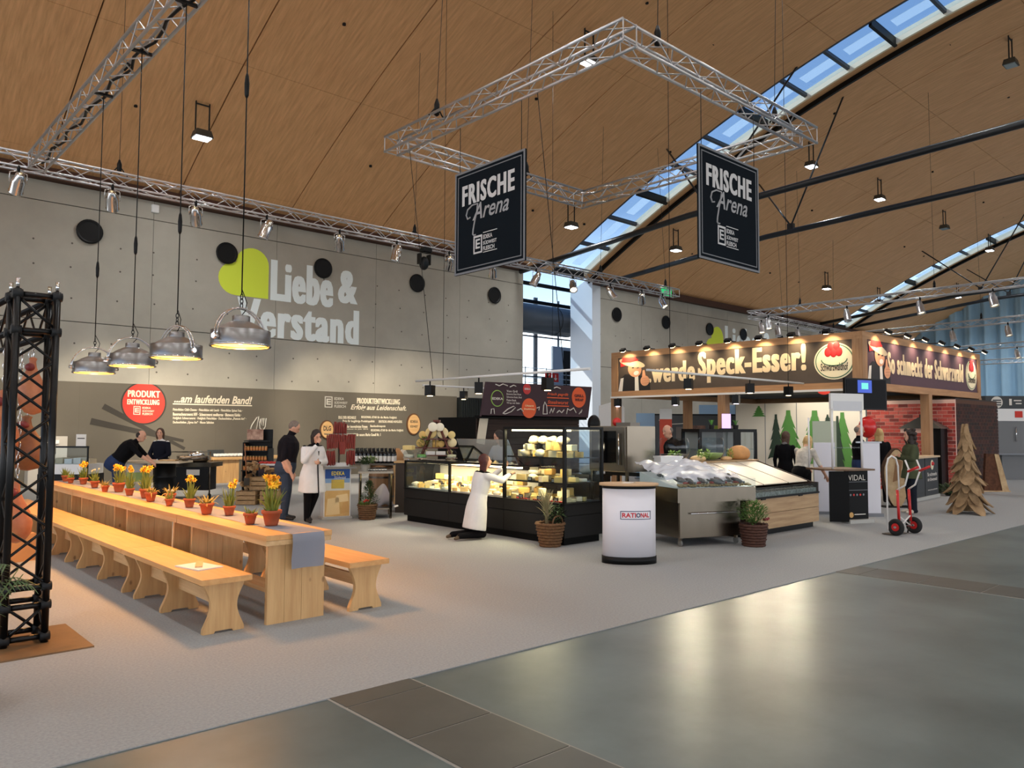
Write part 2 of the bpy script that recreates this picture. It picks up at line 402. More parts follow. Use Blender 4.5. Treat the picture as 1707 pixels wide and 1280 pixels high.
for x in (24.2, 27.6):
    MB().tube((x, 27.3, 7.7), (x, 27.3, 8.72), .02, n=6).build('hanger_rod', m_dark, dt_); MB().lathe([(.725, -.03), (.735, 0), (.725, .03)], (x, 27.3, 7.05), 28, rot=Matrix.Rotation(PI/2, 3, 'Y'), closed=True).build('strap', m_dark, dt_)
# balcony edge and railing, door seen in the bay
bl = thing('gallery', 'grey gallery with wire railing in the glazed bay behind the concrete wall', 'gallery', (25.7, 28.5, 3.6))
MB().bb(22.45, 34.98, 28.4, 30.9, 3.25, 3.72).build('slab', M('gallery_slab', (120, 128, 134), .7), bl)
for z in (4., 4.25, 4.5, 4.75): MB().tube((22.45, 28.45, z), (34.98, 28.45, z), .018, n=6).build('rail', m_chrome, bl)
for x in (25.3, 26.8, 28.3, 29.8, 31.3): MB().tube((x, 28.45, 3.7), (x, 28.45, 4.8), .025, n=6).build('post', m_dark, bl)
dr = thing('door_1', None, None, (32.2, 30.6, 3.72)); tag(dr, kind='structure')
MB().bb(30.9, 33.4, 30.55, 30.7, 3.73, 6.3).build('surround', m_pier, dr); MB().bb(31.75, 32.9, 30.5, 30.56, 3.74, 6.1).build('leaf', m_dark, dr)
# red escape signs on the rail
es = thing('safety_sign', 'pair of red and white fire safety signs on the gallery railing', 'sign', (28.6, 28.4, 4.1))
for x, g in ((28.15, 'hose'), (28.68, 'arrow')):
    MB().bb(x, x+.46, 28.385, 28.405, 4.1, 4.56).build('plate', M('sign_red', (206, 52, 46), .5), es)
    q = MB()
    if g == 'arrow': q.prism([(.2, .38), (.26, .38), (.26, .2), (.36, .2), (.23, .06), (.1, .2), (.2, .2)], (x, 28.383, 4.1), X, Z, -Y, .004)
    else: q.prism([(.1, .08), (.16, .06), (.24, .3), (.34, .36), (.3, .4), (.18, .33)], (x, 28.383, 4.1), X, Z, -Y, .004)
    q.build('pictogram', m_white, es)
# --- round air outlets in the concrete wall
ao = thing('air_outlet', 'round black air outlet in the concrete wall carrying the slogan', 'air outlet', (0, 0, 0), 0, 'air outlets in a row in the concrete wall')
ro = Matrix.Rotation(PI/2, 3, 'X')
MB().lathe([(.30, 0), (.33, .015), (.36, .05), (.36, .08), (.31, .09), (.28, .06)], (0, 0, 0), 24, rot=ro).build('ring', m_black, ao, False)
MB().lathe([(.001, .012), (.15, .014), (.29, .02)], (0, 0, 0), 24, rot=ro).build('throat', M('outlet_dark', (4, 4, 5), .9, spec=.05), ao, False)
hx = [1.9, 5.91, 9.99, 13.49, 17.61, 21.66]
ao.location = (hx[0], 24.998, 7.38)
for x in hx[1:]: copy_tree(ao, None, (x, 24.998, 7.38))
for x in (29.78, 33.85, 37.98, 41.55, 46.): copy_tree(ao, None, (x, 24.998, 7.38), label='round black air outlet in the concrete wall behind the timber stand')['group'] = 'air outlets behind the timber stand'
# smoke detector box
tag(MB().bevbox((7.72, 24.97, 8.42), (.22, .1, .26), .02).build('junction_box', m_white), 'small white junction box high on the concrete wall', 'junction box')
# --- slogan projected on the wall, its light painted as flat pale shapes
def wpt(px, py, y=24.99): return gy(px, py, y)
m_lime = M('lime_projected_light', (222, 240, 74), .8); m_pale = M('pale_projected_light', (236, 246, 246), .8)  # projected light put into bright flat colours
hs = thing('projected_slogan', 'projected light slogan Liebe & Verstand with lime green heart painted on the concrete wall', 'lettering', (12, 24.99, 5))
def heart(cx, cz, s):
    pts = []
    for i in range(40):
        t = 2*PI*i/40
        pts.append((16*math.sin(t)**3/17., (13*math.cos(t)-5*math.cos(2*t)-2*math.cos(3*t)-math.cos(4*t))/17.))
    a = R(-39); return [(cx+s*(x*math.cos(a)+y*-math.sin(-a)), cz+s*(x*math.sin(-a)*-1+y*math.cos(a))) for x, y in pts]
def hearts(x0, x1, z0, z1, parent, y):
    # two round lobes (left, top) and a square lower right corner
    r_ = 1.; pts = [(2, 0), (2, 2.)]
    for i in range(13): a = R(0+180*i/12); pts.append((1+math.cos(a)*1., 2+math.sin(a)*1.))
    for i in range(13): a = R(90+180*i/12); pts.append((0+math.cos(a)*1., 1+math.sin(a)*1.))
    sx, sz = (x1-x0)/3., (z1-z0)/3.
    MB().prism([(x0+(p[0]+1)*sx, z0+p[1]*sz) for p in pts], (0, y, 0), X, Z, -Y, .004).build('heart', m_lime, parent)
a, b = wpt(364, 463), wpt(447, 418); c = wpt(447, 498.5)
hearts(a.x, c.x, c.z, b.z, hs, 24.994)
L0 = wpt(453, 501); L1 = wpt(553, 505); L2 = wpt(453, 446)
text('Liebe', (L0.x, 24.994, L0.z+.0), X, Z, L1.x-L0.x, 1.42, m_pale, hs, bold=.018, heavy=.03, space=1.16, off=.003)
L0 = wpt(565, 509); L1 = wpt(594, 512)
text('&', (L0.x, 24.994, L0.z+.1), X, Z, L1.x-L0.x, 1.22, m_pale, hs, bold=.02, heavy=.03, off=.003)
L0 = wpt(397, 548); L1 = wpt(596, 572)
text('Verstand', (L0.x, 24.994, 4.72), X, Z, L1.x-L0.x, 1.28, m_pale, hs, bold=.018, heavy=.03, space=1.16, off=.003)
h2 = thing('projected_heart', 'projected light heart with pale letters painted on the wall above the timber stand', 'lettering', (39, 24.99, 6))  # second projection, light again put into the colour
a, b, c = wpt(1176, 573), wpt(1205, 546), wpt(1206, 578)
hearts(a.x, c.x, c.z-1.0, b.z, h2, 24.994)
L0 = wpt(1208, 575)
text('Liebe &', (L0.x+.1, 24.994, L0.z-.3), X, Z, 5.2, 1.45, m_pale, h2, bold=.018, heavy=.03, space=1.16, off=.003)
# --- steel tie beams under the roof with V struts
m_tie = M('tie_steel', (30, 36, 42), .35)
def tie(name, x, z0, z1, ynode, tops, label):
    t = thing(name, label, 'roof beam', (x, 24.7, z0))
    b_ = MB().path([(x, 24.75, z0), (x, 16, z0+.68*(z1-z0)), (x, -2, z1+.25), (x, -16, z0+.68*(z1-z0)), (x, -24.8, z0)], .11, 10); b_.build('tie_rod', m_tie, t)
    zn = z0+(24.75-ynode)/8.75*.68*(z1-z0)
    MB().bb(x-.09, x+.09, ynode-.12, ynode+.12, zn, zn+.24).build('node_plate', m_tie, t)
    for tx, ty in tops: MB().tube((x, ynode, zn+.15), (tx, ty, zc(ty)+.02), .035, n=6).build('strut', m_tie, t)
    return t
tie('roof_tie', 23., 8.57, 9.62, 15.2, ((24.4, 17.9), (25.2, 12.9)), 'dark steel roof tie starting at the edge of the slogan wall')
tie('roof_tie', 28.4, 8.7, 9.8, 14.9, ((28.8, 12.9), (31.1, 17.8)), 'dark steel roof tie crossing behind the black banner facing the aisle')
tie('roof_tie', 51., 8.9, 10.2, 14.9, ((52.4, 12.9), (50.1, 17.8)), 'dark steel roof tie below the second skylight')
tie('roof_tie', 56.4, 9.2, 10.6, 14.9, ((56.1, 12.9), (58.1, 17.8)), 'dark steel roof tie in front of the blue curtain')
# --- blue grey curtain closing the far end of the hall
cb = MB()
def cf(u, v):
    y = -24+u*48.6; z = v*(zc(y)+.07); ph = y*2*PI/1.15
    return (66.9+.24*math.sin(ph)+.09*math.sin(ph*2.3+1), y, z)
cb.grid(cf, 500, 6); tag(cb.build('curtain', M('curtain_cloth', (150, 186, 212), .9, var=.1, vscale=.4)), 'tall pleated blue grey curtain closing the far end of the hall', 'curtain')
# --- ceiling flood lights on two rods
def flood(x, y, lit, label, vis=True, watt=85):
    t = thing('ceiling_floodlight', label, 'ceiling light', (x, y, zc(y)), 0, 'flood lights under the timber ceiling')
    z1 = zc(y); z0 = z1-1.05
    for s in (-.19, .19): MB().bb(x+s-.015, x+s+.015, y-.02, y+.02, z0+.2, z1+.03).build('rod', m_dark, t)
    MB().bb(x-.19, x+.19, y-.02, y+.02, z1-.08, z1-.05).build('crossbar', m_dark, t)
    b_ = MB().box((x, y, z0+.13), (.5, .42, .2), taper=.8); hs_ = b_.build('housing', M('flood_housing', (74, 72, 66), .5, .4), t)
    MB().bb(x-.21, x+.21, y-.17, y+.17, z0+.005, z0+.032).build('lamp_glass', m_led if lit else M('lamp_glass_off', (150, 160, 160), .2), hs_)
    if lit: area('flood_light', (x, y, z0-.03), .45, watt, (.97, .99, 1.), (x, y, 0), 'SQUARE', t, R(150))
    return t
FL = 'lit floodlight on two rods under the timber ceiling'
for x, y, lit, lab in ((7.9, 21.7, 1, 'lit ceiling floodlight above the pendant cables'), (16.9, 15.2, 1, 'lit ceiling floodlight seen behind the square truss'), (22.8, 21.5, 1, 'lit ceiling floodlight beside the lower end of the skylight'), (29.7, 21.3, 1, 'lit ceiling floodlight between the two steel ties'), (30.6, 15.1, 1, 'lit ceiling floodlight just past the aisle corner of the square truss'), (37.4, 15.1, 1, 'lit ceiling floodlight between the two steel ties far from the skylight'), (31., 7.9, 0, 'unlit ceiling floodlight above the upper steel tie'), (45.6, 15., 0, 'unlit ceiling floodlight below the lower steel tie'), (44.6, 21.2, 1, 'lit ceiling floodlight close to the concrete wall behind the timber stand'), (53.2, 15., 1, 'lit ceiling floodlight at the edge of the second skylight'), (52., 21.2, 1, 'lit ceiling floodlight at the low end of the second skylight')):
    flood(x, y, lit, lab)
for x in (-13.8, -6.4, 1., 8.2, 15.6, 23.):
    for y in (7.9, 1., -6., -13.): flood(x, y, 1, 'lit floodlight over the aisle, high under the timber ceiling', False)
for x in (31., 38.5, 46.):
    for y in (1., -6.): flood(x, y, 1, 'lit floodlight over the aisle, high under the timber ceiling', False)
for x in (1., -6.4): flood(x, 15.2, 1, FL)
for x, y in ((60., 19.), (60., 12.), (60., 5.), (53., 1.), (60., -3.)): flood(x, y, 1, 'added floodlight brightening the blue curtain, high under the timber ceiling', False, 260)  # stronger floods added to brighten the curtain
# ================================================================== TRUSSES
_bc = {}
def braces(d, up, s, bay, r=.011, face_ids=(0, 1, 2, 3)):
    """eight shared brace meshes for a truss running along d"""
    k = (tuple(round(v, 3) for v in d), s, bay)
    if k in _bc: return _bc[k]
    d = Vector(d); up = Vector(up); sd_ = d.cross(up)
    h = s/2; cs = [sd_*h+up*h, sd_*-h+up*h, sd_*-h+up*-h, sd_*h+up*-h]; out = []
    for i in range(4):
        a, b_ = cs[i], cs[(i+1) % 4]
        out.append([MB().tube(a, b_+d*bay, r, n=5, caps=False).mesh('brace'), MB().tube(b_, a+d*bay, r, n=5, caps=False).mesh('brace'), MB().tube(a, b_, r, n=5, caps=False).mesh('brace')])
    for q in out:
        for me in q: me.materials.append(m_alu)
    _bc[k] = (cs, out); return _bc[k]
def truss(p0, p1, label, s=.29, bay=.36, r=.025, fine=True, name='lighting_truss', mat=None, group=None, rungs=False):
    p0, p1 = Vector(p0), Vector(p1); d = (p1-p0).normalized(); L = (p1-p0).length
    up = Z if abs(d.z) < .9 else X
    t = thing(name, label, 'truss', p0, 0, group)
    cs, br = braces(d, up, s, bay)
    for c_ in cs: MB().tube(p0+c_, p1+c_, r, n=8).build('chord', mat or m_alu, t)
    n = int(L/bay); off = (L-n*bay)/2
    if fine:
        for k in range(n):
            for i in range(4):
                o = link('brace', br[i][k % 2], None, t); o.location = p0+d*(off+k*bay)
        for q in (p0, p1):
            for i in range(4): o = link('brace', br[i][2], None, t); o.location = q
    else:
        b_ = MB(); h = s/2
        for k in range(n):
            for i in range(4):
                a, c_ = cs[i], cs[(i+1) % 4]
                if k % 2: a, c_ = c_, a
                q = p0+d*(off+k*bay); b_.tube(q+a, q+c_+d*bay, .012, n=4, caps=False)
        tag(b_.build('lattice', mat or m_alu, t), kind='stuff')
    return t
ZT = 6.98
truss((-3, 18., 7.0), (25.1, 18., 7.0), 'long silver lighting truss running along the concrete wall with spotlights below', bay=.42)
truss((3.22, 17.82, 7.0), (3.22, 0, 7.0), 'silver truss above the long table carrying the pendant lamps', bay=.36)
SQ = (8.15, 13.45, 6.75, 12.3)
truss((SQ[0], SQ[2]-.17, 7.12), (SQ[0], SQ[3]+.17, 7.12), 'silver truss side of the hanging square above the black banner facing the long table')
truss((SQ[0]+.175, SQ[2], 7.12), (SQ[1]+.17, SQ[2], 7.12), 'silver truss side of the hanging square above the black banner facing the aisle')
truss((SQ[1], SQ[2]+.175, 7.12), (SQ[1], SQ[3]+.17, 7.12), 'silver truss side of the hanging square towards the skylight')
truss((SQ[0]+.175, SQ[3], 7.12), (SQ[1]-.175, SQ[3], 7.12), 'silver truss side of the hanging square towards the concrete wall')
truss((32.2, 19.05, 7.), (32.0, 1, 7.), 'silver truss with floodlights crossing past the corner of the timber stand', bay=.5, fine=False)
truss((32.5, 19.1, 7.), (43.8, 19.3, 7.), 'silver truss along the concrete wall behind the timber stand', bay=.5, fine=False)
truss((43.6, 18.9, 7.), (41.5, 2, 7.), 'silver truss in front of the blue curtain behind the timber stand', bay=.5, fine=False)
truss((52., 20, 6.6), (50., 2, 6.6), 'low silver truss second from the blue curtain', bay=.5, fine=False)
truss((58, 20, 6.2), (57, 1, 6.2), 'silver truss closest to the blue curtain', bay=.5, fine=False)
truss((48, 11.5, 4.6), (46, 2, 4.6), 'low silver truss over the grey booths at the hall end', bay=.5, fine=False)
# cable loom lying in the table truss
cl_ = thing('cable_loom', 'black cable loom lying inside the truss above the long table', 'cable', (3.25, 9, 6.9))
MB().path([(3.25+.05*math.sin(i*1.7), 17.5-i*.35, 6.9+.02*math.sin(i*2.3)) for i in range(48)], .022, 6).build('bundle', m_black, cl_)
for i in range(7): MB().path([(3.25, 16.5-i*2.2, 6.92), (3.3, 16.4-i*2.2, 6.99), (3.22, 16.25-i*2.2, 6.93)], .016, 5).build('loop', m_black, cl_)
# suspension wires with clamps
m_wire = M('steel_wire', (58, 56, 54), .5, .6)
def hanger(x, y, z, label='black clamp and wire holding up the truss'):
    t = thing('truss_hanger', label, 'hanger', (x, y, z), 0, 'truss hangers')
    MB().tube((x, y, z+.32), (x+random.uniform(-.5, .5), y, zc(y)+.02), .006, n=5).build('wire', m_wire, t)
    MB().lathe([(.012, 0), (.05, .03), (.05, .22), (.018, .32)], (x, y, z), 8).build('clamp', m_black, t)
    MB().path([(x-.17, y, z-.02), (x-.1, y, z+.06), (x, y, z+.2), (x+.1, y, z+.06), (x+.17, y, z-.02)], .014, 6).build('sling', m_black, t)
for x in (4.8, 12.6, 20.6, 24.4): hanger(x, 18, 7.15, 'black clamp and wire holding the long truss along the wall')
for x, y in ((SQ[0], 11), (9., SQ[2]), (12.9, SQ[2]+.3), (11.6, SQ[3])): hanger(x, y, 7.27, 'black clamp and wire holding the hanging square truss')
for y in (16.5, 11): hanger(32.15, y, 7.15, 'black clamp and wire holding the truss with floodlights above the timber stand')
for x in (35.5, 41.): hanger(x, 19.15, 7.15, 'black clamp and wire holding the truss along the wall behind the timber stand')
hanger(42.7, 12.5, 7.15, 'black clamp and wire holding the truss before the curtain')
# --- polished par can spotlights under the long truss
def parcan(loc, aim, mat=None, label='polished par can spotlight clamped under the long wall truss', group='par cans under the wall truss', s=1., lit=True, watt=0, ang=30):
    loc = Vector(loc); t = thing('par_can', label, 'spotlight', loc, 0, group)
    q = (Vector(aim)-loc).normalized().to_track_quat('Z', 'Y').to_matrix(); c = loc+Vector((0, 0, -.33*s))
    m = mat or m_chrome
    MB().tube(loc+Vector((0, 0, .02)), loc+Vector((0, 0, -.1*s)), .03*s, n=8).build('clamp', m_black, t)
    MB().path([c+Vector((.15*s, 0, 0)), c+Vector((.15*s, 0, .2*s)), c+Vector((0, 0, .25*s)), c+Vector((-.15*s, 0, .2*s)), c+Vector((-.15*s, 0, 0))], .012*s, 6).build('yoke', m, t)
    cn_ = MB().lathe([(.03*s, -.24*s), (.08*s, -.22*s), (.1*s, -.1*s), (.125*s, -.06*s), (.125*s, .2*s), (.135*s, .21*s), (.135*s, .24*s), (.115*s, .24*s), (.11*s, .17*s)], c, 14, rot=q, closed=True); cn_ = cn_.build('can', m, t)
    MB().lathe([(.001, .16*s), (.11*s, .165*s)], c, 14, rot=q).build('lens', m_warmlamp if lit else m_chrome, cn_)
    if watt: spot('spot_beam', c+q@Vector((0, 0, .28*s)), aim, watt, (1., .86, .66), ang, .7, .1, t)
    return t
PC = 'polished par can on the wall truss '
for px, tgt, wt, lab in ((28, (2.6, 24.5, 1.4), 1500, 'above the black truss tower'), (185, (6.8, 24.5, 1.5), 2200, 'between table truss and first air outlet'), (324, (9.6, 24.5, 1.5), 2200, 'between air outlet and lime heart'), (442, (6.6, 20.5, .9), 900, 'above the lime heart'), (563, (14.2, 24.5, 1.7), 2200, 'above the ampersand of the slogan'), (658, (11, 19, .8), 900, 'beside the moving head projector'), (745, (17.3, 24.5, 2.), 1500, 'next to the black banner facing the table'), (817, (19, 22, 3), 0, 'behind the black banner facing the table'), (889, (15, 20, .8), 0, 'before the glazed bay, unlit side'), (950, (16, 14, 1), 500, 'glowing before the bright pier'), (1012, (24, 16, 2), 0, 'just past the bright pier'), (1064, (28, 22, 3), 0, 'next to the green exit sign'), (1098, (24, 14, 1), 0, 'below the green exit sign')):
    p = gy(px, 300, 18.); parcan((p.x, 17.855, 6.84), tgt, watt=wt, ang=42, label=PC+lab)
mv = thing('moving_head', 'black moving head projector hanging under the wall truss', 'projector', (13., 18, 6.83))
p = gy(707, 420, 18.)
MB().bevbox((p.x, 17.9, 6.76), (.3, .24, .16), .03).build('base', m_black, mv)
MB().bb(p.x-.19, p.x-.14, 17.92, 18.08, 6.36, 6.66).build('arm', m_black, mv); MB().bb(p.x+.14, p.x+.19, 17.92, 18.08, 6.36, 6.66).build('arm', m_black, mv)
MB().ell((p.x, 18, 6.4), (.14, .15, .2), 14, 10).build('head', m_dark, mv)
MB().lathe([(.001, 0), (.08, .01), (.09, -.02)], (p.x, 17.86, 6.36), 14, rot=Matrix.Rotation(PI/2, 3, 'X')).build('lens', m_glass, mv)
# exit sign at the end of the wall truss
ex_ = thing('exit_sign', 'green emergency exit sign hanging at the end of the wall truss', 'sign', gy(1111, 487, 18.3))
p = gy(1111, 487, 18.3)
m_green = M('exit_green', (30, 160, 90), .5, emit=(40, 190, 110), es=.8)
MB().bb(p.x-.3, p.x+.3, 18.27, 18.33, p.z-.17, p.z+.17).build('plate', m_green, ex_)
MB().prism([(-.22, -.04), (-.05, -.04), (-.05, -.11), (.06, 0), (-.05, .11), (-.05, .04), (-.22, .04)], (p.x, 18.265, p.z), X, Z, -Y, .004).build('arrow', m_white, ex_)
MB().bb(p.x+.09, p.x+.23, 18.261, 18.266, p.z-.12, p.z+.12).build('doorway', m_white, ex_)
for s_ in (-.22, .22): MB().tube((p.x+s_, 18.3, p.z+.15), (p.x+s_, 18.14, 7.15), .012, n=6).build('bracket', m_dark, ex_)
# floodlights on the far truss rectangle
FT = (((32.2, 19.05, 7.), (32.0, 1, 7.), (.06, .26, .42, .56), 'the truss past the corner of the timber stand'), ((32.5, 19.1, 7.), (43.8, 19.3, 7.), (.06, .2, .38, .6, .8), 'the truss along the wall behind the timber stand'), ((43.6, 18.9, 7.), (41.5, 2, 7.), (.16, .3, .45, .56, .64), 'the truss behind the timber stand'), ((52., 20, 6.6), (50., 2, 6.6), (.38, .55, .63), 'the truss second from the curtain'), ((58, 20, 6.2), (57, 1, 6.2), (.36, .47, .6), 'the truss closest to the curtain'))
for p0, p1, fs_, lab in FT:
    p0, p1 = Vector(p0), Vector(p1); d_ = (p1-p0).normalized(); sd_ = d_.cross(Z)
    if sd_.dot(Vector((-1, -1, 0))) < 0: sd_ = -sd_
    for k, f_ in enumerate(fs_):
        c_ = p0.lerp(p1, f_)+sd_*.145-Z*.158
        parcan(c_, c_+Vector((-1.2, -1.5, -6)), m_alu, ('lit' if k % 3 != 1 else 'unlit')+' silver floodlight under '+lab, 'floodlights on the far trusses', 1.15, k % 3 != 1)
# ================================================================== HANGING BANNERS
m_banner = M('banner_anthracite', (24, 30, 36), .9, var=.05, vscale=3., spec=.04)
m_grey = M('banner_grey_border', (120, 124, 130), .5)
m_let = M('banner_lettering', (205, 206, 208), .7); m_let2 = M('banner_script', (158, 160, 164), .7)
def frische(o, ex, w, h, label):
    o, ex = Vector(o), Vector(ex); nz = ex.cross(Z)
    t = thing('hanging_banner', label, 'banner', o+ex*(w/2))
    def r(x0, x1, z0, z1, off, th, name, mt):
        return MB().prism([(x0, z0), (x1, z0), (x1, z1), (x0, z1)], o+nz*off, ex, Z, -nz, th).build(name, mt, t)
    r(0, w, 0, h, 0, .03, 'board', m_banner); t0 = t; t = t.children[0]
    b_ = .022
    for k, (i, mt) in enumerate(((0, m_grey), (.075*w*.6, m_grey))):
        wd = b_*(1.6 if k == 0 else .7); of = .006
        r(i, w-i, i, i+wd, of, .006, 'border', mt); r(i, w-i, h-i-wd, h-i, of, .006, 'border', mt)
        r(i, i+wd, i+wd, h-i-wd, of, .006, 'border', mt); r(w-i-wd, w-i, i+wd, h-i-wd, of, .006, 'border', mt)
    text('FRISCHE', o+ex*(.12*w)+Z*(.655*h), ex, Z, .74*w, .2*h, m_let, t, bold=.02, heavy=.028, space=1.18, off=.007)
    text('Arena', o+ex*(.27*w)+Z*(.49*h), ex, Z, .52*w, .16*h, m_let2, t, bold=.012, shear=.35, off=.007)
    # swash of the A
    q = MB()
    pts = [(.24, .53), (.2, .52), (.18, .56), (.2, .61), (.27, .64), (.35, .64), (.34, .57), (.31, .49), (.285, .4), (.28, .36), (.295, .345), (.32, .35)]
    q.path([o+ex*(a*w)+Z*(b2*h)+nz*.008 for a, b2 in pts], .008*w, 5); q.build('swash', m_let2, t)
    # company mark: boxed E and three lines
    bx, bz, bs = .29*w, .165*h, .125*w
    for (x0, x1, z0, z1) in ((0, 1, 0, .1), (0, 1, .98, 1.1), (0, .12, .1, 1), (.88, 1, .1, 1)): r(bx+x0*bs, bx+x1*bs, bz+z0*bs*1.25, bz+z1*bs*1.25, .008, .004, 'emblem_bar', m_let)
    for (x0, x1, z0, z1) in ((.25, .4, .3, .88), (.4, .75, .3, .4), (.4, .75, .54, .64), (.4, .75, .78, .88)): r(bx+x0*bs, bx+x1*bs, bz+z0*bs*1.25, bz+z1*bs*1.25, .008, .004, 'emblem_bar', m_let)
    for i, s_ in enumerate(('EDEKA', 'SÜDWEST', 'FLEISCH')):
        text(s_, o+ex*(bx+bs*1.12)+Z*(bz+bs*(.98-.44*i)), ex, Z, bs*(1.05 if i == 0 else 1.55 if i == 1 else 1.3), bs*.32, m_let, t, bold=.025, off=.007)
    for zz in (bz+bs*1.45, bz-bs*.04): r(bx+bs*1.12, bx+bs*2.7, zz, zz+.012, .008, .004, 'rule', m_let)
    for a in (.06, .94): MB().tube(o+ex*(a*w)+Z*h-nz*.015, (o+ex*(a*w)-nz*.015).xy.to_3d()+Z*6.99, .006, n=5).build('cable', m_black, t0)
    return t
pa, pb, pc = gx(758, 458, 8.3), gx(875, 436, 8.3), gx(758, 290, 8.3)
frische((8.3, pa.y, (pa.z+pb.z)/2), -Y, pa.y-pb.y, pc.z-pa.z, 'black hanging banner lettered FRISCHE Arena on the truss side facing the long table')
pa, pb, pc = gy(1165.5, 431, 6.75), gy(1266, 453.5, 6.75), gy(1163.5, 240, 6.75)
frische((pa.x, 6.75, (pa.z+pb.z)/2), X, pb.x-pa.x, pc.z-pa.z, 'black hanging banner lettered FRISCHE Arena in front of the skylight and steel ties')
# ================================================================== LONG TABLE WITH BENCHES
m_pine = wood('pine_top', (222, 172, 112), (206, 152, 92), 1, .42)
m_pineL = wood('pine_leg', (214, 174, 120), (190, 146, 94), 2, .5, knots=True)
m_pineE = wood('pine_edge', (226, 190, 140), (200, 158, 106), 1, .5)
m_pineX = wood('pine_cross', (222, 184, 130), (198, 154, 100), 0, .5)
TX0, TX1, TZ = 2.91, 3.53, .76
tl = thing('trestle_table', 'pine trestle table at the free end of the long row, runner hanging over it', 'table', (0, 0, 0), 0, 'pine tables standing end to end')
def table_unit(t, y0, y1, l0, l1):
    MB().bb(TX0, TX1, y0+.003, y1-.003, TZ-.045, TZ).build('tabletop', m_pine, t)
    MB().bb(TX0+.004, TX1-.004, y0+.006, y1-.006, TZ-.088, TZ-.047).build('apron', m_pineE, t)
    for x0, x1 in ((2.955, 3.11), (3.113, 3.27), (3.273, 3.49)):
        for yl in (l0, l1): MB().bb(x0, x1, yl-.022, yl+.022, .0, TZ-.088).build('leg_board', m_pineL, t)
    MB().bb(3.1, 3.3, l0+.022, l1-.022, .2, .24).build('stretcher', m_pineE, t)
table_unit(tl, 6.27, 8.42, 6.35, 8.1)
for k, (y0, y1, l0, l1) in enumerate(((8.42, 10.57, 8.62, 10.26), (10.57, 12.72, 10.78, 12.38), (12.72, 14.87, 12.94, 14.6))):
    t = thing('trestle_table', ('second pine trestle table from the free end of the long row', 'third pine trestle table from the free end of the long row', 'pine trestle table at the ham rack end of the long row')[k], 'table', (3.2, y0, 0), 0, 'pine tables standing end to end')
    table_unit(t, y0, y1, l0, l1)
# linen runner over the tables, hanging down at the end
m_linen = M('grey_linen', (160, 162, 168), .95, var=.08, vscale=60, bump=.2, bscale=200)
rn = MB()
def rf(u, v):
    x = 3.13+.31*u; L = 8.55; s_ = v*(L+.30)
    if s_ < .3:
        d = .3-s_; return (x+.006*math.sin(d*20+u*5), 6.262-.012*math.sin(u*7+2)-.015, TZ+.002-d)
    return (x, 6.248+(s_-.3), TZ+.003+.0015*math.sin(s_*9+u*3))
rn.grid(rf, 6, 120); tag(rn.build('table_runner', filmmat('grey_linen_sheer', (138, 142, 154), .9, .95)), 'grey linen runner along the long table hanging over its end', 'table runner')
# benches
def bench(x0, y0, y1, legs, label):
    t = thing('wooden_bench', label, 'bench', (x0+.2, y0, 0), 0, 'pine benches beside the long table')
    MB().bb(x0, x0+.42, y0+.004, y1-.004, .405, .45).build('seat', m_pine, t)
    cx = x0+.21
    prof = []
    for i in range(13):
        z = .405*i/12; u = i/12
        wv = .17-.062*math.sin(PI*min(1, max(0, (u-.08)/.9)))**1.2
        prof.append((wv, z))
    poly = [(-.17, 0), (-.08, 0), (-.07, .018), (.07, .018), (.08, 0)]+prof+[(-w_, z) for w_, z in reversed(prof[1:])]
    for yl in legs: MB().prism(poly, (cx, yl-.022, 0), X, Z, Y, .044).build('leg', m_pineL, t)
    for a, b in zip(legs[:-1], legs[1:]): MB().bb(cx-.02, cx+.02, a+.022, b-.022, .2, .3).build('stretcher', m_pineE, t)
    return t
bench(2.39, 6.3, 8.46, (6.38, 7.38, 8.14), 'pine bench with a booklet on it beside the free end of the table')
bench(2.39, 8.46, 10.76, (8.53, 9.42, 10.3), 'pine bench between two other benches on the booklet side of the table')
bench(2.39, 10.76, 13.06, (10.62+.25, 11.6, 12.6), 'pine bench on the booklet side of the table towards the ham rack')
bench(2.39, 13.06, 15.2, (13.3, 14.1, 14.9), 'pine bench at the ham rack end on the booklet side of the table')
bench(3.69, 6.22, 8.4, (6.31, 7.3, 8.15), 'pine bench on the cheese counter side at the free table end')
bench(3.69, 8.4, 10.6, (8.6, 9.5, 10.4), 'second pine bench on the cheese counter side of the table')
# booklet on the bench
bk = thing('booklet', 'white booklet with a pale wooden board lying on the bench end', 'booklet', (2.6, 6.9, .45))
MB().box((2.6, 6.93, .456), (.24, .36, .01), R(12)).build('pages', m_white, bk)
MB().box((2.62, 6.98, .466), (.06, .3, .012), R(-22)).build('board', m_pineE, bk)
# ------------------------------------------------------------------ daffodils in clay pots
m_terra = M('terracotta', (164, 82, 48), .8, var=.12, vscale=9.)
m_soil = M('soil', (48, 34, 24), 1.)
m_leafA = M('daffodil_leaf', (122, 136, 54), .55, var=.2, vscale=20); m_leafB = M('faded_leaf', (168, 150, 76), .7, var=.2, vscale=20)
m_petal = M('daffodil_yellow', (250, 204, 48), .5); m_cup = M('daffodil_cup', (240, 160, 24), .5); m_cream = M('narcissus_cream', (246, 232, 190), .6)
def blade(b, base, tip, w, bend, rnd):
    base, tip = Vector(base), Vector(tip); d = tip-base; side = Vector((-d.y, d.x, 0)); side = side.normalized() if side.length > 1e-4 else X
    side = Matrix.Rotation(rnd, 3, 'Z')@side; out = Vector((d.x, d.y, 0)); P = []
    for i in range(4):
        u = i/3.; p = base+d*u+Vector((0, 0, -bend*u*u*.4))+out*bend*u*u; ww = w*(1-.85*u*u)
        P += [p-side*ww, p+side*ww]
    b.add(P, [(2*i, 2*i+1, 2*i+3, 2*i+2) for i in range(3)])
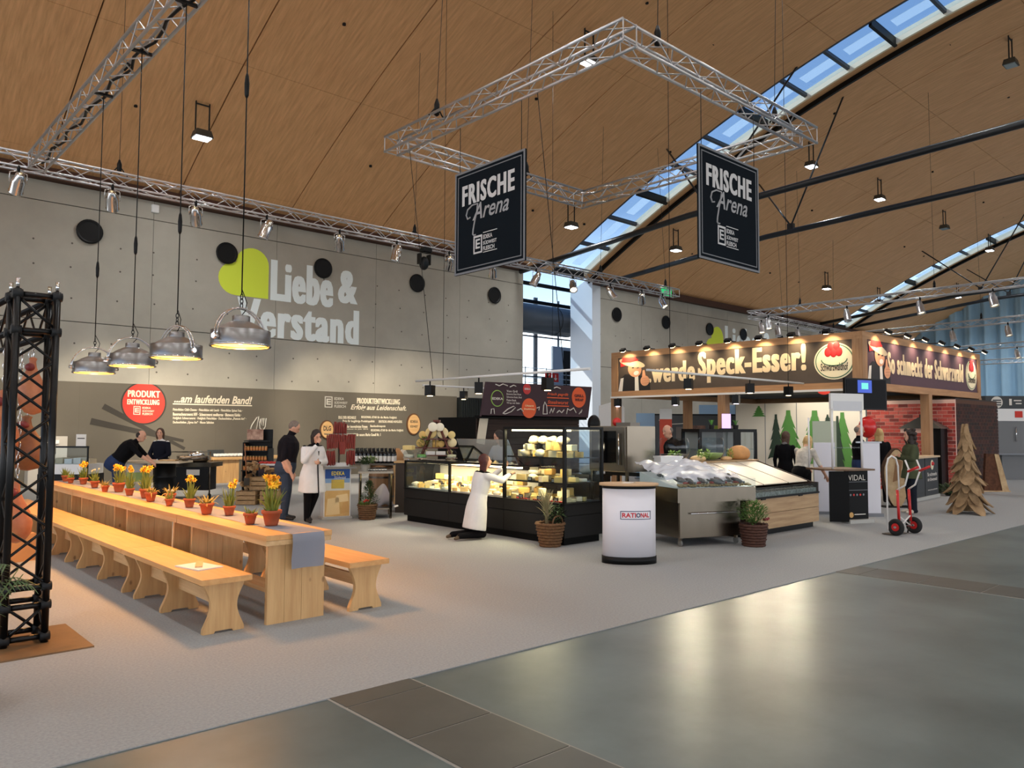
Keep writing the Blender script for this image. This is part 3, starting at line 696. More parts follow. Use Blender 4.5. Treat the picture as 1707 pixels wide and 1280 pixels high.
def flower_mesh(name, mp, mc, s=1.):
    b = MB()
    for k in range(6):
        a = k*PI/3; c, s_ = math.cos(a), math.sin(a); e = Vector((c, s_, 0)); f = Vector((-s_, c, 0))
        b.add([(0, 0, 0), e*.016*s+f*.011*s+Z*.002, e*.034*s-Z*.004*s, e*.016*s-f*.011*s+Z*.002], [(0, 1, 2, 3)])
    n = len(b.f); b.lathe([(.004*s, 0), (.009*s, .012*s), (.014*s, .024*s), (.011*s, .02*s)], (0, 0, 0), 8, closed=True)
    me = b.mesh(name); me.materials.append(mp); me.materials.append(mc)
    for i, p in enumerate(me.polygons): p.material_index = 0 if i < n else 1
    return me
fl_y = flower_mesh('flower', m_petal, m_cup, 1.15); fl_c = flower_mesh('flower', m_cream, m_cream, .6)
def pot_mesh(r): return MB().lathe([(.62*r, 0), (.7*r, .02), (.92*r, r*1.25), (1.04*r, r*1.26), (1.06*r, r*1.6), (.95*r, r*1.62), (.9*r, r*1.4), (.001, r*1.38)], (0, 0, 0), 18)
def daffodil(x, y, r, h, nf, kind, label, z=TZ+.006):
    r *= .9; nf = int(nf*1.35)
    t = thing('flower_pot', label, 'potted plant', (x, y, z), 0, 'clay pots along the table runner')
    pot_mesh(r).build('pot', m_terra, t, False)
    MB().lathe([(.001, r*1.46), (.89*r, r*1.43)], (0, 0, 0), 12).build('soil', m_soil, t, False)
    b = MB(); rnd = random.Random(int(x*1000+y*77)); z0 = r*1.42
    for i in range(64 if kind != 'small' else 24):
        a = rnd.uniform(0, 2*PI); rr = rnd.uniform(0, .6)*r; hh = h*rnd.uniform(.5, .9); sp = rnd.uniform(.1, 1.1)*r*(1.3 if kind == 'dry' else 1)
        blade(b, (rr*math.cos(a), rr*math.sin(a), z0), (rr*math.cos(a)+sp*math.cos(a), rr*math.sin(a)+sp*math.sin(a), z0+hh), r*.12, rnd.uniform(0, .3), rnd.uniform(-1, 1))
    b.build('leaves', m_leafB if kind == 'dry' else m_leafA, t, False)
    st = MB()
    for i in range(nf):
        a = rnd.uniform(0, 2*PI); sp = rnd.uniform(.1, .8)*r; hh = h*rnd.uniform(.78, 1.05)
        top = Vector((sp*math.cos(a)+rnd.uniform(-.01, .03), sp*math.sin(a), z0+hh))
        st.tube((sp*.3*math.cos(a), sp*.3*math.sin(a), z0), top, .004, n=5, caps=False)
        o = link('flower', fl_c if kind == 'cream' else fl_y, None, t, False); o.location = top
        d = Vector((rnd.uniform(-.9, .5), rnd.uniform(-1, -.1), rnd.uniform(-.1, .5)))
        o.rotation_euler = d.to_track_quat('Z', 'Y').to_euler(); o.scale = (r/.075*.95,)*3
    if nf: st.build('stems', m_leafA, t, False)
    return t
PT = ((3.21, 14.5, .068, .20, 0, 'green', 'clay pot with green shoots and pale buds at the ham rack end of the table'),
      (3.17, 13.99, .06, .15, 0, 'green', 'small clay pot with short green leaves beside a pot of daffodils'),
      (3.26, 13.6, .072, .25, 6, 'tall', 'clay pot of yellow daffodils beside the pot of short green leaves'),
      (3.21, 12.75, .07, .2, 3, 'cream', 'clay pot with cream blooms and two yellow ones, standing alone'),
      (3.13, 11.9, .06, .13, 0, 'dry', 'small clay pot of faded leaves half behind a larger pot'),
      (3.26, 11.72, .09, .24, 7, 'tall', 'wide clay pot of daffodils with bulging leaves'),
      (3.2, 11.03, .066, .29, 6, 'tall', 'small clay pot with a tall dense clump of daffodils'),
      (3.24, 10.5, .085, .27, 8, 'tall', 'clay pot of spreading daffodils next to the tall dense clump'),
      (3.15, 10.02, .076, .14, 0, 'dry', 'clay pot of faded bulb leaves touching a similar pot'),
      (3.3, 9.78, .074, .16, 0, 'dry', 'clay pot of straw coloured upright leaves'),
      (3.14, 9.33, .055, .12, 3, 'cream', 'small clay pot with pale blooms half behind tall daffodils'),
      (3.25, 9.0, .07, .25, 7, 'tall', 'clay pot of tall daffodils in front of the small pale pot'),
      (3.14, 8.2, .08, .13, 0, 'dry', 'clay pot of withered brownish shoots'),
      (3.27, 7.93, .068, .26, 6, 'tall', 'small clay pot with a narrow bunch of daffodils beside withered shoots'),
      (3.14, 7.12, .07, .1, 0, 'small', 'clay pot mostly hidden behind the biggest pot of daffodils'),
      (3.24, 6.88, .098, .31, 10, 'tall', 'big clay pot of bushy yellow daffodils at the free table end'))
for p in PT: daffodil(*p)
# ------------------------------------------------------------------ pendant lamps
m_drum = M('brushed_steel_drum', (150, 150, 150), .32, .95, var=.08, vscale=3, stretch=(1, 1, 12))
m_spun = M('spun_aluminium', (200, 202, 205), .3, .95)
m_refl = M('lamp_glow', (255, 200, 120), .4, emit=(255, 178, 70), es=7.)
m_bulb = M('lamp_bulb', (255, 230, 170), .4, emit=(255, 222, 150), es=30.)
def pendant(y, zb, rz, zc1, label):
    t = thing('pendant_lamp', label, 'pendant lamp', (3.22, y, zb), 0, 'pendant lamps above the long table'); o = Vector((3.22, y, zb)); r_ = .29
    dm_ = MB().lathe([(r_, 0), (r_, .15), (r_-.012, .155), (r_-.012, .0)], o, 40, closed=True); dm_ = dm_.build('drum', m_drum, t)
    MB().lathe([(r_+.006, -.012), (r_+.012, -.006), (r_+.012, .006), (r_+.004, .012), (r_-.012, .01), (r_-.012, -.01)], o, 40, closed=True).build('rim', m_chrome, dm_)
    MB().lathe([(r_-.012, .15), (.24, .165), (.19, .2), (.12, .235), (.09, .245)], o, 32, closed=True).build('dome', m_spun, t)
    MB().lathe([(.088, .24), (.088, .3), (.08, .305), (.001, .306)], o, 24, closed=True).build('cap', m_drum, t)
    rf_ = MB().lathe([(.001, .1), (.12, .09), (.22, .05), (r_-.016, .012)], o, 32, closed=True).build('reflector', m_refl, t)
    MB().ell(o+Z*.05, (.05, .05, .035), 14, 8).build('bulb', m_bulb, rf_)
    e = Vector((math.cos(rz), math.sin(rz), 0)); f = Vector((-e.y, e.x, 0))
    for s_ in (-.02, .02):
        pts = [o+e*((r_+.03)*math.cos(a))+Z*(.07+.31*math.sin(a))+f*s_ for a in [PI*i/22 for i in range(23)]]
        MB().path(pts, .009, 6).build('yoke', m_chrome, t)
    for s_ in (-1, 1):
        MB().tube(o+e*s_*(r_-.005)+Z*.07, o+e*s_*(r_+.06)+Z*.07, .028, n=10).build('knob', m_chrome, dm_)
    top = o+Z*.38
    for k in range(3):
        c_ = top+Z*(.03+k*.045); ax = e if k % 2 else f
        MB().path([c_+ax*.018*math.cos(a)+Z*.03*math.sin(a) for a in [2*PI*i/12 for i in range(12)]], .005, 5, True).build('chain_link', m_black, t)
    MB().tube(top+Z*.14, (3.22, y, 6.86), .007, n=6).build('cable', m_black, t)
    MB().path([o+Z*.305, o+Z*.36+e*.05, o+Z*.45+e*.07, top+Z*.2], .005, 5).build('flex', m_black, t)
    cz = zc1; MB().lathe([(.01, -.13), (.022, -.1), (.026, .02), (.018, .1), (.009, .13)], (3.22, y, cz), 10).build('connector', m_black, t)
    MB().bb(3.06, 3.38, y-.025, y+.025, 6.835, 6.87).build('hanging_bar', m_black, t)
    area('pendant_light', o+Z*(-.015), .5, 35, (1., .44, .13), o-Z, 'DISK', t, R(140))
    return t
pendant(7.63, 2.5, R(20), 5.2, 'brushed steel pendant lamp above the big daffodil pot at the free table end')
pendant(9.48, 2.5, R(-75), gx(297, 374, 3.22).z, 'steel pendant lamp with its bracket turned sideways above the table')
pendant(11.18, 2.5, R(10), gx(230, 407, 3.22).z, 'steel pendant lamp third from the free end of the table')
pendant(13.05, 2.5, R(5), gx(165, 448, 3.22).z, 'steel pendant lamp at the ham rack end of the row above the table')
# ================================================================== BLACK TRUSS TOWER WITH HAMS
m_blk = M('black_gloss_tube', (10, 10, 11), .28, spec=.3)
tw = thing('truss_tower', 'black truss goal post on a brown steel foot plate beside the benches', 'truss', (1.3, 7.07, 0))
cs = [(1.16, 6.94), (1.43, 6.94), (1.43, 7.21), (1.16, 7.21)]
for x, y in cs:
    MB().tube((x, y, .012), (x, y, 2.74), .027, n=12).build('chord', m_blk, tw)
    MB().tube((x, y, 2.74), (x, y, 2.82), .014, n=8).build('coupler_pin', m_chrome, tw)
for z in (.06, .3, .44, 2.42, 2.7):
    for i in range(4): a, b = cs[i], cs[(i+1) % 4]; MB().tube((a[0], a[1], z), (b[0], b[1], z), .022, n=8).build('frame_bar', m_blk, tw)
    for x, y in cs:
        MB().tube((x-.035, y, z), (x+.035, y, z), .036, n=10).build('collar', m_dark, tw)
for i in range(4):
    a, b = cs[i], cs[(i+1) % 4]; n = 9; z0, z1 = .46, 2.4; dz = (z1-z0)/n
    for k in range(n):
        p, q = (a, b) if k % 2 else (b, a)
        MB().tube((p[0], p[1], z0+k*dz), (q[0], q[1], z0+(k+1)*dz), .011, n=6, caps=False).build('brace', m_blk, tw)
    for p, q, z2, z3 in ((a, b, .06, .3), (b, a, 2.44, 2.68)): MB().tube((p[0], p[1], z2), (q[0], q[1], z3), .012, n=6).build('brace', m_blk, tw)
for x in (1.16, 1.43):
    for z in (2.42, 2.7): MB().tube((x, 7.21, z), (x-.12, 12., z), .026, n=10).build('beam_chord', m_blk, tw)
for k in range(14):
    y0 = 7.25+k*.33
    for x in (1.16, 1.43):
        z0, z1 = (2.42, 2.7) if k % 2 else (2.7, 2.42)
        MB().tube((x-.025*(y0-7.21), y0, z0), (x-.025*(y0-6.88), y0+.33, z1), .01, n=6, caps=False).build('brace', m_blk, tw)
fp = MB(); fp.bb(.82, 1.69, 6.57, 7.46, 0.0, .012); fp.build('foot_plate', M('brown_steel', (122, 92, 60), .55, .2, var=.2, vscale=4), tw)
m_ham = M('cured_ham', (204, 132, 88), .45, rgb2=(168, 88, 54), vscale=5.); m_ham2 = M('smoked_ham', (150, 92, 48), .5, rgb2=(112, 62, 34), vscale=6.); m_rind = M('ham_meat', (120, 34, 34), .5)
def ham(px, y, z0, z1, r, mt, label, kind=0):
    x = gx(px, 700, 1.).x/gx(px, 700, 1.).y*y
    t = thing('hanging_ham', label, 'ham', (x, y, z0), 0, 'hams hanging from the truss tower'); h = z1-z0
    if kind == 0: prof = [(.01, 0), (r*.55, .04*h), (r*.9, .16*h), (r, .32*h), (r*.88, .5*h), (r*.55, .68*h), (r*.3, .82*h), (r*.22, .92*h), (r*.28, .97*h), (.01, h)]
    else: prof = [(r*.9, 0), (r*1.02, .02*h), (r*.98, .2*h), (r*.92, .45*h), (r*.75, .7*h), (r*.4, .88*h), (r*.2, .94*h), (r*.22, .98*h), (.01, h)]
    b = MB().lathe(prof, (x, y, z0), 18, sx=1., sy=.75)
    b.v = [(v[0]+.06*r*math.sin((v[2]-z0)/h*5+1)*1.2, v[1], v[2]) for v in b.v]
    b.build('meat', mt, t)
    MB().ell((x-r*.25, y-.02, z0+h*.82), (r*(.34 if kind == 0 else .5), r*.4, h*(.07 if kind == 0 else .1)), 12, 8).build('cut_face' if kind == 0 else 'string_knot', m_rind if kind == 0 else M('string_cream', (220, 200, 150), .8), t)
    n = int((2.42-z1)/.06)
    for k in range(max(1, n)):
        c_ = Vector((x, y, z1+.03+k*.06)); ax = X if k % 2 else Y
        MB().path([c_+ax*.014*math.cos(a)+Z*.036*math.sin(a) for a in [2*PI*i/8 for i in range(8)]], .004, 4, True).build('chain_link', m_chrome, t)
    return t
ham(52, 8.05, 1.78, 2.3, .12, m_ham, 'pale cured ham hanging highest on the rack behind the black tower')
ham(46, 8.45, 1.26, 1.78, .17, m_ham2, 'bell shaped smoked ham with string behind the black tower')
ham(33, 8.25, .62, 1.18, .13, m_ham, 'cured ham hanging lowest behind the black tower')
ham(4, 8.1, 1.4, 2.0, .13, m_ham, 'cured ham at the outer side of the black tower')
bxm = M('cardboard', (190, 140, 92), .85, var=.06, vscale=3)
bo = thing('cardboard_box', 'plain cardboard box on the carpet below the hanging hams', 'box', gz(28, 942))
p = gz(28, 938); MB().box((p.x-.02, p.y+.2, .17), (.4, .34, .34), R(10)).build('carton', bxm, bo); MB().box((p.x-.02, p.y+.2, .342), (.06, .345, .004), R(10)).build('tape', M('parcel_tape', (170, 120, 70), .4), bo)
# palm whose fronds reach into the picture at the edge
pl = thing('potted_palm', 'green palm fronds beside the black tower foot', 'plant', gd(-60, 1000, 4.6).xy.to_3d())
pot_mesh(.17).build('pot', m_dark, pl, False)
b = MB(); rnd = random.Random(3)
for k in range(9):
    a = k*2*PI/9+.3; tip = Vector((.36*math.cos(a), .36*math.sin(a), .62+.3*rnd.random())); base = Vector((0, 0, .25))
    for i in range(12):
        u = .25+.75*i/12; p_ = base.lerp(tip, u)+Vector((0, 0, .22*math.sin(PI*u)))
        for s_ in (-1, 1):
            sd_ = Vector((-math.sin(a)*s_, math.cos(a)*s_, 0)); blade(b, p_, p_+sd_*.13*(1.1-u*.6)+Vector((math.cos(a), math.sin(a), -.4))*.06, .006, .05, 0)
b.build('fronds', M('palm_green', (62, 92, 50), .5), pl, False)
b = MB()
for k in range(9):
    a = k*2*PI/9+.3; b.path([(0, 0, .2), (.1*math.cos(a), .1*math.sin(a), .5), (.3*math.cos(a), .3*math.sin(a), .78)], [.008, .006, .003], 5)
b.build('stalks', M('palm_stalk', (96, 110, 60), .6), pl, False)
# ================================================================== PEOPLE
def capsule(b, p0, p1, r0, r1, n=10):
    p0, p1 = Vector(p0), Vector(p1); d = p1-p0; L = d.length
    q = (d if L > 1e-6 else Z).to_track_quat('Z', 'X').to_matrix()
    prof = [(max(1e-5, r0*math.cos(a)), r0*math.sin(a)) for a in (-PI/2, -PI/3, -PI/6, 0)]+[(max(1e-5, r1*math.cos(a)), L+r1*math.sin(a)) for a in (0, PI/6, PI/3, PI/2)]
    b.lathe(prof, p0, n, rot=q)
def loft(b, rings, n=16):
    """rings: (centre, right, fwd, a, b)"""
    s0 = len(b.v)
    for c, rt, fw, a, bb_ in rings:
        for i in range(n):
            t = 2*PI*i/n; ct, st = math.cos(t), math.sin(t)
            e = lambda v: math.copysign(abs(v)**.85, v)
            b.v.append(tuple(c+rt*(a*e(ct))+fw*(bb_*e(st))))
    for k in range(len(rings)-1):
        for i in range(n): b.f.append((s0+k*n+i, s0+k*n+(i+1) % n, s0+(k+1)*n+(i+1) % n, s0+(k+1)*n+i)); b.sm.append(True)
    b.f += [tuple(s0+i for i in range(n-1, -1, -1)), tuple(s0+(len(rings)-1)*n+i for i in range(n))]; b.sm += [True, True]
def remeshed(b, name, vox, smooth=4):
    o = bpy.data.objects.new('tmp', b.mesh('tmp')); col.objects.link(o)
    m = o.modifiers.new('r', 'REMESH'); m.mode = 'VOXEL'; m.voxel_size = vox; m.use_smooth_shade = True
    s_ = o.modifiers.new('s', 'SMOOTH'); s_.iterations = smooth; s_.factor = .5
    me = bpy.data.meshes.new_from_object(o.evaluated_get(bpy.context.evaluated_depsgraph_get())); old = o.data
    bpy.data.objects.remove(o); bpy.data.meshes.remove(old); me.name = name
    me.polygons.foreach_set('use_smooth', [True]*len(me.polygons)); me.materials.clear()
    return me
m_skin = M('skin', (214, 162, 134), .5, var=.05, vscale=8)
def cloth(name, rgb, var=.08): return M('cloth_'+name, rgb, .9, var=var, vscale=14, bump=.12, bscale=26, spec=.15)
REST = dict(pelvis=(0, 0, .53), neck=(0, 0, .82), head=(0, .012, .925), sl=(-.1, 0, .79), sr=(.1, 0, .79), el=(-.135, -.005, .63), er=(.135, -.005, .63), wl=(-.14, .03, .485), wr=(.14, .03, .485),
            hl=(-.052, 0, .515), hr=(.052, 0, .515), kl=(-.06, .01, .285), kr=(.06, .01, .285), al=(-.058, -.005, .045), ar=(.058, -.005, .045), tl=(-.07, .085, .012), tr=(.07, .085, .012))
def person(label, loc, rz, H, pose, top, bottom, shoe, hair, hairstyle='short', sleeve='long', girth=1., coat=None, coatlen=.0, group=None, headdir=(0, 1, 0), collar=None, female=False, coatopen=False, handdir=None, vox=.011):
    t = thing('person', label, 'person', loc, rz, group)
    J = {k: Vector(v)*H for k, v in {**REST, **pose}.items() if isinstance(v, tuple)}
    k_ = H/1.75; b = MB(); prims = []
    def cap(a, c, r0, r1, tg, coat_=False): capsule(b, a, c, r0, r1); prims.append((a, c, (r0+r1)/2, tg))
    sp_ = (J['neck']-J['pelvis']).normalized(); rs = (J['sr']-J['sl']).normalized(); rh = (J['hr']-J['hl']).normalized()
    def frame(u):
        r_ = rh.lerp(rs, u); r_ = (r_-sp_*r_.dot(sp_)).normalized(); return r_, sp_.cross(r_)*1.
    fa, fb = (1.03, .98) if female else (1., 1.)
    spec_ = [(-.35, .10, .085), (-.16, .155*fa, .115), (.0, .172*fa, .122), (.3, .148*(.92 if female else 1), .108), (.62, .165*fb, .125), (.82, .172*fb, .115), (.95, .14, .085), (1.04, .07, .06)]
    L = (J['neck']-J['pelvis']).length
    def torso(infl): 
        out = []
        for u, a, d_ in spec_:
            r_, f_ = frame(max(0, min(1, u))); out.append((J['pelvis']+sp_*(u*L)+f_*(.012*math.sin(u*3)), r_, f_, a*k_*girth+infl, d_*k_*girth+infl))
        return out
    T0 = torso(0); loft(b, T0)
    for u, w_, tg in ((-.2, .12, 'bottom'), (.02, .13, 'bottom'), (.3, .13, 'top'), (.6, .14, 'top'), (.9, .13, 'top')):
        for s_ in (-.06, .06): c_ = J['pelvis']+sp_*(u*L)+rs*s_; prims.append((c_, c_+sp_*.01, w_*.8*k_*girth, tg))
    for s_ in 'lr':
        cap(J['s'+s_], J['e'+s_], .055*k_*girth**.5, .044*k_, 'top'); cap(J['e'+s_], J['w'+s_], .043*k_, .029*k_, 'top' if sleeve == 'long' else 'skin')
        cap(J['h'+s_], J['k'+s_], .096*k_*girth**.5, .070*k_*girth**.5, 'bottom'); cap(J['k'+s_], J['a'+s_], .068*k_*girth**.5, .050*k_, 'bottom')
        # shoe
        an, to = J['a'+s_], J['t'+s_]; fd = (to-an); heel = an-Vector((fd.x, fd.y, 0)).normalized()*.03*k_ if Vector((fd.x, fd.y, 0)).length > .03 else an
        cap(Vector((heel.x, heel.y, max(heel.z-.01*k_, .038))) if heel.z < .12 else heel, to+Z*(.026*k_ if to.z < .05 else 0), .038*k_, .03*k_, 'shoe'); cap(an, (an+to)*.5+Z*.01, .04*k_, .034*k_, 'shoe')
        # hand
        hd = (J['w'+s_]-J['e'+s_]).normalized()
        if handdir and s_ in handdir: hd = Vector(handdir[s_]).normalized()
        side = hd.cross(Y if abs(hd.y) < .8 else Z).normalized(); nm = hd.cross(side).normalized()
        if s_ == 'l': side = -side
        w0 = J['w'+s_]; pc = w0+hd*.05*k_
        cap(w0, w0+hd*.085*k_, .026*k_, .033*k_, 'skin')
        for i, (o_, ln) in enumerate(((-.03, .058), (-.010, .072), (.011, .068), (.031, .052))):
            q0 = w0+hd*.085*k_+side*o_*k_; q1 = q0+(hd*.9+nm*.25).normalized()*ln*.55*k_; q2 = q1+(hd*.6+nm*.8).normalized()*ln*.5*k_
            cap(q0, q1, .0105*k_, .0095*k_, 'skin'); cap(q1, q2, .0095*k_, .008*k_, 'skin')
        q0 = w0+hd*.03*k_+side*-.03*k_; q1 = q0+(hd*.6-side*.7).normalized()*.04*k_; q2 = q1+(hd*.9+nm*.2).normalized()*.03*k_
        cap(q0, q1, .013*k_, .011*k_, 'skin'); cap(q1, q2, .011*k_, .009*k_, 'skin')
    hd_ = Vector(headdir).normalized(); hr_ = hd_.cross(Z if abs(hd_.z) < .95 else Y).normalized(); hu_ = hr_.cross(hd_)
    RM = Matrix((hr_, hd_, hu_)).transposed(); hc = J['head']; hs = .118*k_
    cap(J['neck']-sp_*.03, hc-hu_*.06*k_, .056*k_, .052*k_, 'skin')
    b.ell(hc+hu_*.012*k_, (.074*k_, .092*k_, .108*k_), 16, 12, RM); prims.append((hc, hc+hu_*.02, .09*k_, 'skin'))
    b.ell(hc+hd_*.03*k_-hu_*.06*k_, (.05*k_, .055*k_, .055*k_), 12, 8, RM)
    capsule(b, hc+hd_*.085*k_+hu_*.005*k_, hc+hd_*.102*k_-hu_*.022*k_, .009*k_, .014*k_, 8)
    for s_ in (-1, 1): b.ell(hc+hr_*s_*.075*k_-hu_*.005*k_-hd_*.005, (.012*k_, .022*k_, .03*k_), 8, 6, RM)
    me = remeshed(b, 'body', vox)
    mats = [m_skin, top, bottom, shoe]; ids = {'skin': 0, 'top': 1, 'bottom': 2, 'shoe': 3}
    for m in mats: me.materials.append(m)
    n = len(me.polygons); ce_ = np.empty(n*3); me.polygons.foreach_get('center', ce_); ce_ = ce_.reshape(-1, 3)
    best = np.full(n, 1e9); idx = np.zeros(n, dtype=np.int32)
    for a, c, r_, tg in prims:
        a_, c2 = np.array(a), np.array(c); d_ = c2-a_; tt = np.clip(((ce_-a_)@d_)/max(1e-9, d_@d_), 0, 1)
        ds = np.linalg.norm(ce_-(a_+tt[:, None]*d_), axis=1)-r_; mk = ds < best; best[mk] = ds[mk]; idx[mk] = ids[tg]
    me.polygons.foreach_set('material_index', idx); link('body', me, None, t, False)
    # face
    em = M('eye_dark', (30, 24, 22), .3)
    for s_ in (-1, 1):
        MB().ell(hc+hr_*s_*.03*k_+hd_*.083*k_+hu_*.016*k_, (.011*k_, .007*k_, .007*k_), 8, 6, RM).build('eye', em, t, False)
        MB().ell(hc+hr_*s_*.03*k_+hd_*.086*k_+hu_*.036*k_, (.018*k_, .006*k_, .004*k_), 8, 6, RM).build('eyebrow', hair, t, False)
    MB().ell(hc+hd_*.082*k_-hu_*.05*k_, (.022*k_, .008*k_, .006*k_), 8, 6, RM).build('mouth', M('lips', (170, 96, 86), .5), t, False)
    # hair
    hb = MB(); up_, bk_ = hu_, -hd_
    if hairstyle == 'short': hb.ell(hc+up_*.03*k_+bk_*.018*k_, (.08*k_, .094*k_, .1*k_), 16, 12, RM)
    elif hairstyle == 'balding':
        hb.ell(hc+up_*.012*k_+bk_*.03*k_, (.081*k_, .078*k_, .075*k_), 16, 12, RM)
    else:
        hb.ell(hc+up_*.03*k_+bk_*.02*k_, (.088*k_, .1*k_, .104*k_), 16, 12, RM)
        ln = {'bob': .12, 'long': .26, 'curly': .24, 'mid': .17}[hairstyle]
        for s_ in (-1, -.5, 0, .5, 1):
            p0 = hc+hr_*s_*.062*k_+bk_*(.055-.04*abs(s_))*k_; 
            p1 = p0-Z*ln*k_+bk_*(.015)*k_
            capsule(hb, p0, p1, .045*k_, .03*k_ if hairstyle != 'curly' else .05*k_)
        if hairstyle == 'curly':
            rr = random.Random(5)
            for i in range(44):
                p0 = hc+bk_*rr.uniform(-.02, .12)*k_+hr_*rr.uniform(-.12, .12)*k_-Z*rr.uniform(-.12, .26)*k_; hb.ell(p0, (.042*k_,)*3, 8, 6)
    link('hair', remeshed(hb, 'hair', .01, 2), hair, t, False)
    if coat is not None:
        cb_ = MB(); Tc = torso(.02); Tc = [r_ for r_ in Tc[2:-1]]+[(Tc[-1][0]-sp_*.02, Tc[-1][1], Tc[-1][2], .085*k_, .075*k_)]
        hem = coatlen*H; hips = Tc[0]; low = []
        nz = 4
        for i in range(nz, 0, -1):
            u = i/nz; c_ = hips[0].lerp(Vector((hips[0].x+(pose.get('hemx', 0))*H, hips[0].y+pose.get('hemy', 0)*H, hem)), u); low.append((c_, hips[1], hips[2], hips[3]*(1+.1*u)+.008, hips[4]*(1+.2*u)+.012))
        loft(cb_, low+Tc, 20)
        for s_ in 'lr':
            capsule(cb_, J['s'+s_]-Z*.015, J['e'+s_], .066*k_*girth**.5, .056*k_)
            if sleeve != 'half': capsule(cb_, J['e'+s_], J['e'+s_].lerp(J['w'+s_], .86), .055*k_, .044*k_)
        link('coat', remeshed(cb_, 'coat', .013, 3), coat, t, False)
        if coatopen:   # dark front edge
            f_ = Tc[2][2]; pts = [low[0][0]+low[0][2]*(low[0][4]+.004), Tc[1][0]+Tc[1][2]*(Tc[1][4]+.004), Tc[3][0]+Tc[3][2]*(Tc[3][4]+.002)]
            MB().path(pts, .012, 6).build('front_opening', M('coat_gap', (24, 24, 28), .9), t, False)
    if collar is not None:
        cbb = MB(); capsule(cbb, J['neck']-sp_*.045*k_, J['neck']+sp_*.012*k_, .078*k_, .066*k_, 14); cbb.build('scarf', collar, t, False)
    return t
def heading(right, away):
    d = Vector((_r0[0], _r0[1], 0))*right+Vector((_f[0], _f[1], 0)).normalized()*away; return math.atan2(d.y, d.x)-PI/2
c_navy = cloth('navy', (20, 23, 34)); c_black = cloth('black', (13, 13, 16)); c_jean = cloth('jeans', (58, 68, 84)); c_blue = cloth('bluejeans', (44, 58, 92)); c_white = cloth('labcoat', (226, 224, 222), .03)
c_shirt = cloth('charcoal_shirt', (27, 24, 29)); c_olive = cloth('olive', (74, 80, 58)); c_blouse = cloth('blouse', (198, 192, 180), .25); c_grey = cloth('greyscarf', (120, 118, 118)); c_shoe = M('shoe_black', (24, 22, 22), .5); c_shoeb = M('shoe_brown', (86, 70, 52), .7); c_shoew = M('shoe_pale', (206, 196, 180), .6)
h_dark = M('hair_dark', (40, 28, 22), .6, var=.3, vscale=30); h_brown = M('hair_brown', (76, 52, 36), .6, var=.3, vscale=30); h_grey = M('hair_grey', (120, 108, 98), .6, var=.2, vscale=30); h_blond = M('hair_blond', (200, 168, 112), .6, var=.25, vscale=30, stretch=(3, 3, .6)); h_red = M('hair_auburn', (72, 26, 22), .6, var=.3, vscale=30)
# man in dark shirt and grey jeans looking down, seen in profile
p = gz(474, 868)
person('man in charcoal shirt with rolled sleeves and grey jeans looking down', (p.x, p.y, 0), heading(1, .15), 1.83,
       dict(neck=(0, .03, .825), head=(0, .075, .91), wl=(-.125, .05, .48), wr=(.125, .07, .47), er=(.135, .0, .62), el=(-.13, -.01, .62), kr=(.06, .02, .285), sr=(.105, .02, .79), sl=(-.105, .02, .79)), c_shirt, c_jean, c_shoe, h_grey, 'short', 'half', 1.48, headdir=(0, .85, -.42))
# woman in white coat, hand at her mouth
p = gz(519, 872)
person('woman in white lab coat with dark bob and glasses, hand at her mouth', (p.x, p.y, 0), heading(.75, -.66), 1.66,
       dict(neck=(0, .02, .82), head=(0, .06, .915), er=(.15, .06, .66), wr=(.05, .16, .835), el=(-.14, .03, .64), wl=(.02, .15, .64), al=(-.05, -.14, .06), kl=(-.05, -.02, .28), tl=(-.05, -.08, .012)), c_black, c_black, c_shoe, h_dark, 'bob', 'long', 1.16, c_white, .33, headdir=(.1, .85, -.4), female=True, coatopen=True, handdir={'r': (-.5, -.1, .8), 'l': (.8, .5, .1)})
# woman kneeling at the cheese counter
p = gz(800, 897)-X*.06
person('woman in white coat kneeling in front of the cheese counter, arms stretched out', (p.x, p.y, 0), heading(.88, .48), 1.6,
       dict(pelvis=(0, .0, .34), neck=(0, .05, .625), head=(0, .085, .73), sl=(-.105, .05, .61), sr=(.105, .05, .61), el=(-.12, .2, .56), er=(.12, .2, .55), wl=(-.07, .31, .66), wr=(.05, .33, .6), hl=(-.055, 0, .325), hr=(.055, 0, .325), kl=(-.06, .03, .05), kr=(.06, .03, .05),
            al=(-.075, -.22, .045), ar=(.07, -.21, .045), tl=(-.08, -.27, .01), tr=(.08, -.26, .01), hemy=-.03), c_black, c_black, c_shoeb, h_red, 'mid', 'long', 1., c_white, .09, headdir=(.25, .9, .15), female=True)
# woman in white behind the cheese counter
p = gd(836, 725, 14.1)
person('woman in white jacket with dark hair working behind the cheese counter', (p.x, p.y, 0), heading(-.6, -.8), 1.66, dict(head=(0, .05, .915), er=(.15, .05, .64), wr=(.1, .16, .6), el=(-.15, .05, .64), wl=(-.1, .16, .6)), c_white, c_black, c_shoe, h_dark, 'mid', 'long', 1.02, headdir=(.5, .8, -.3), female=True)
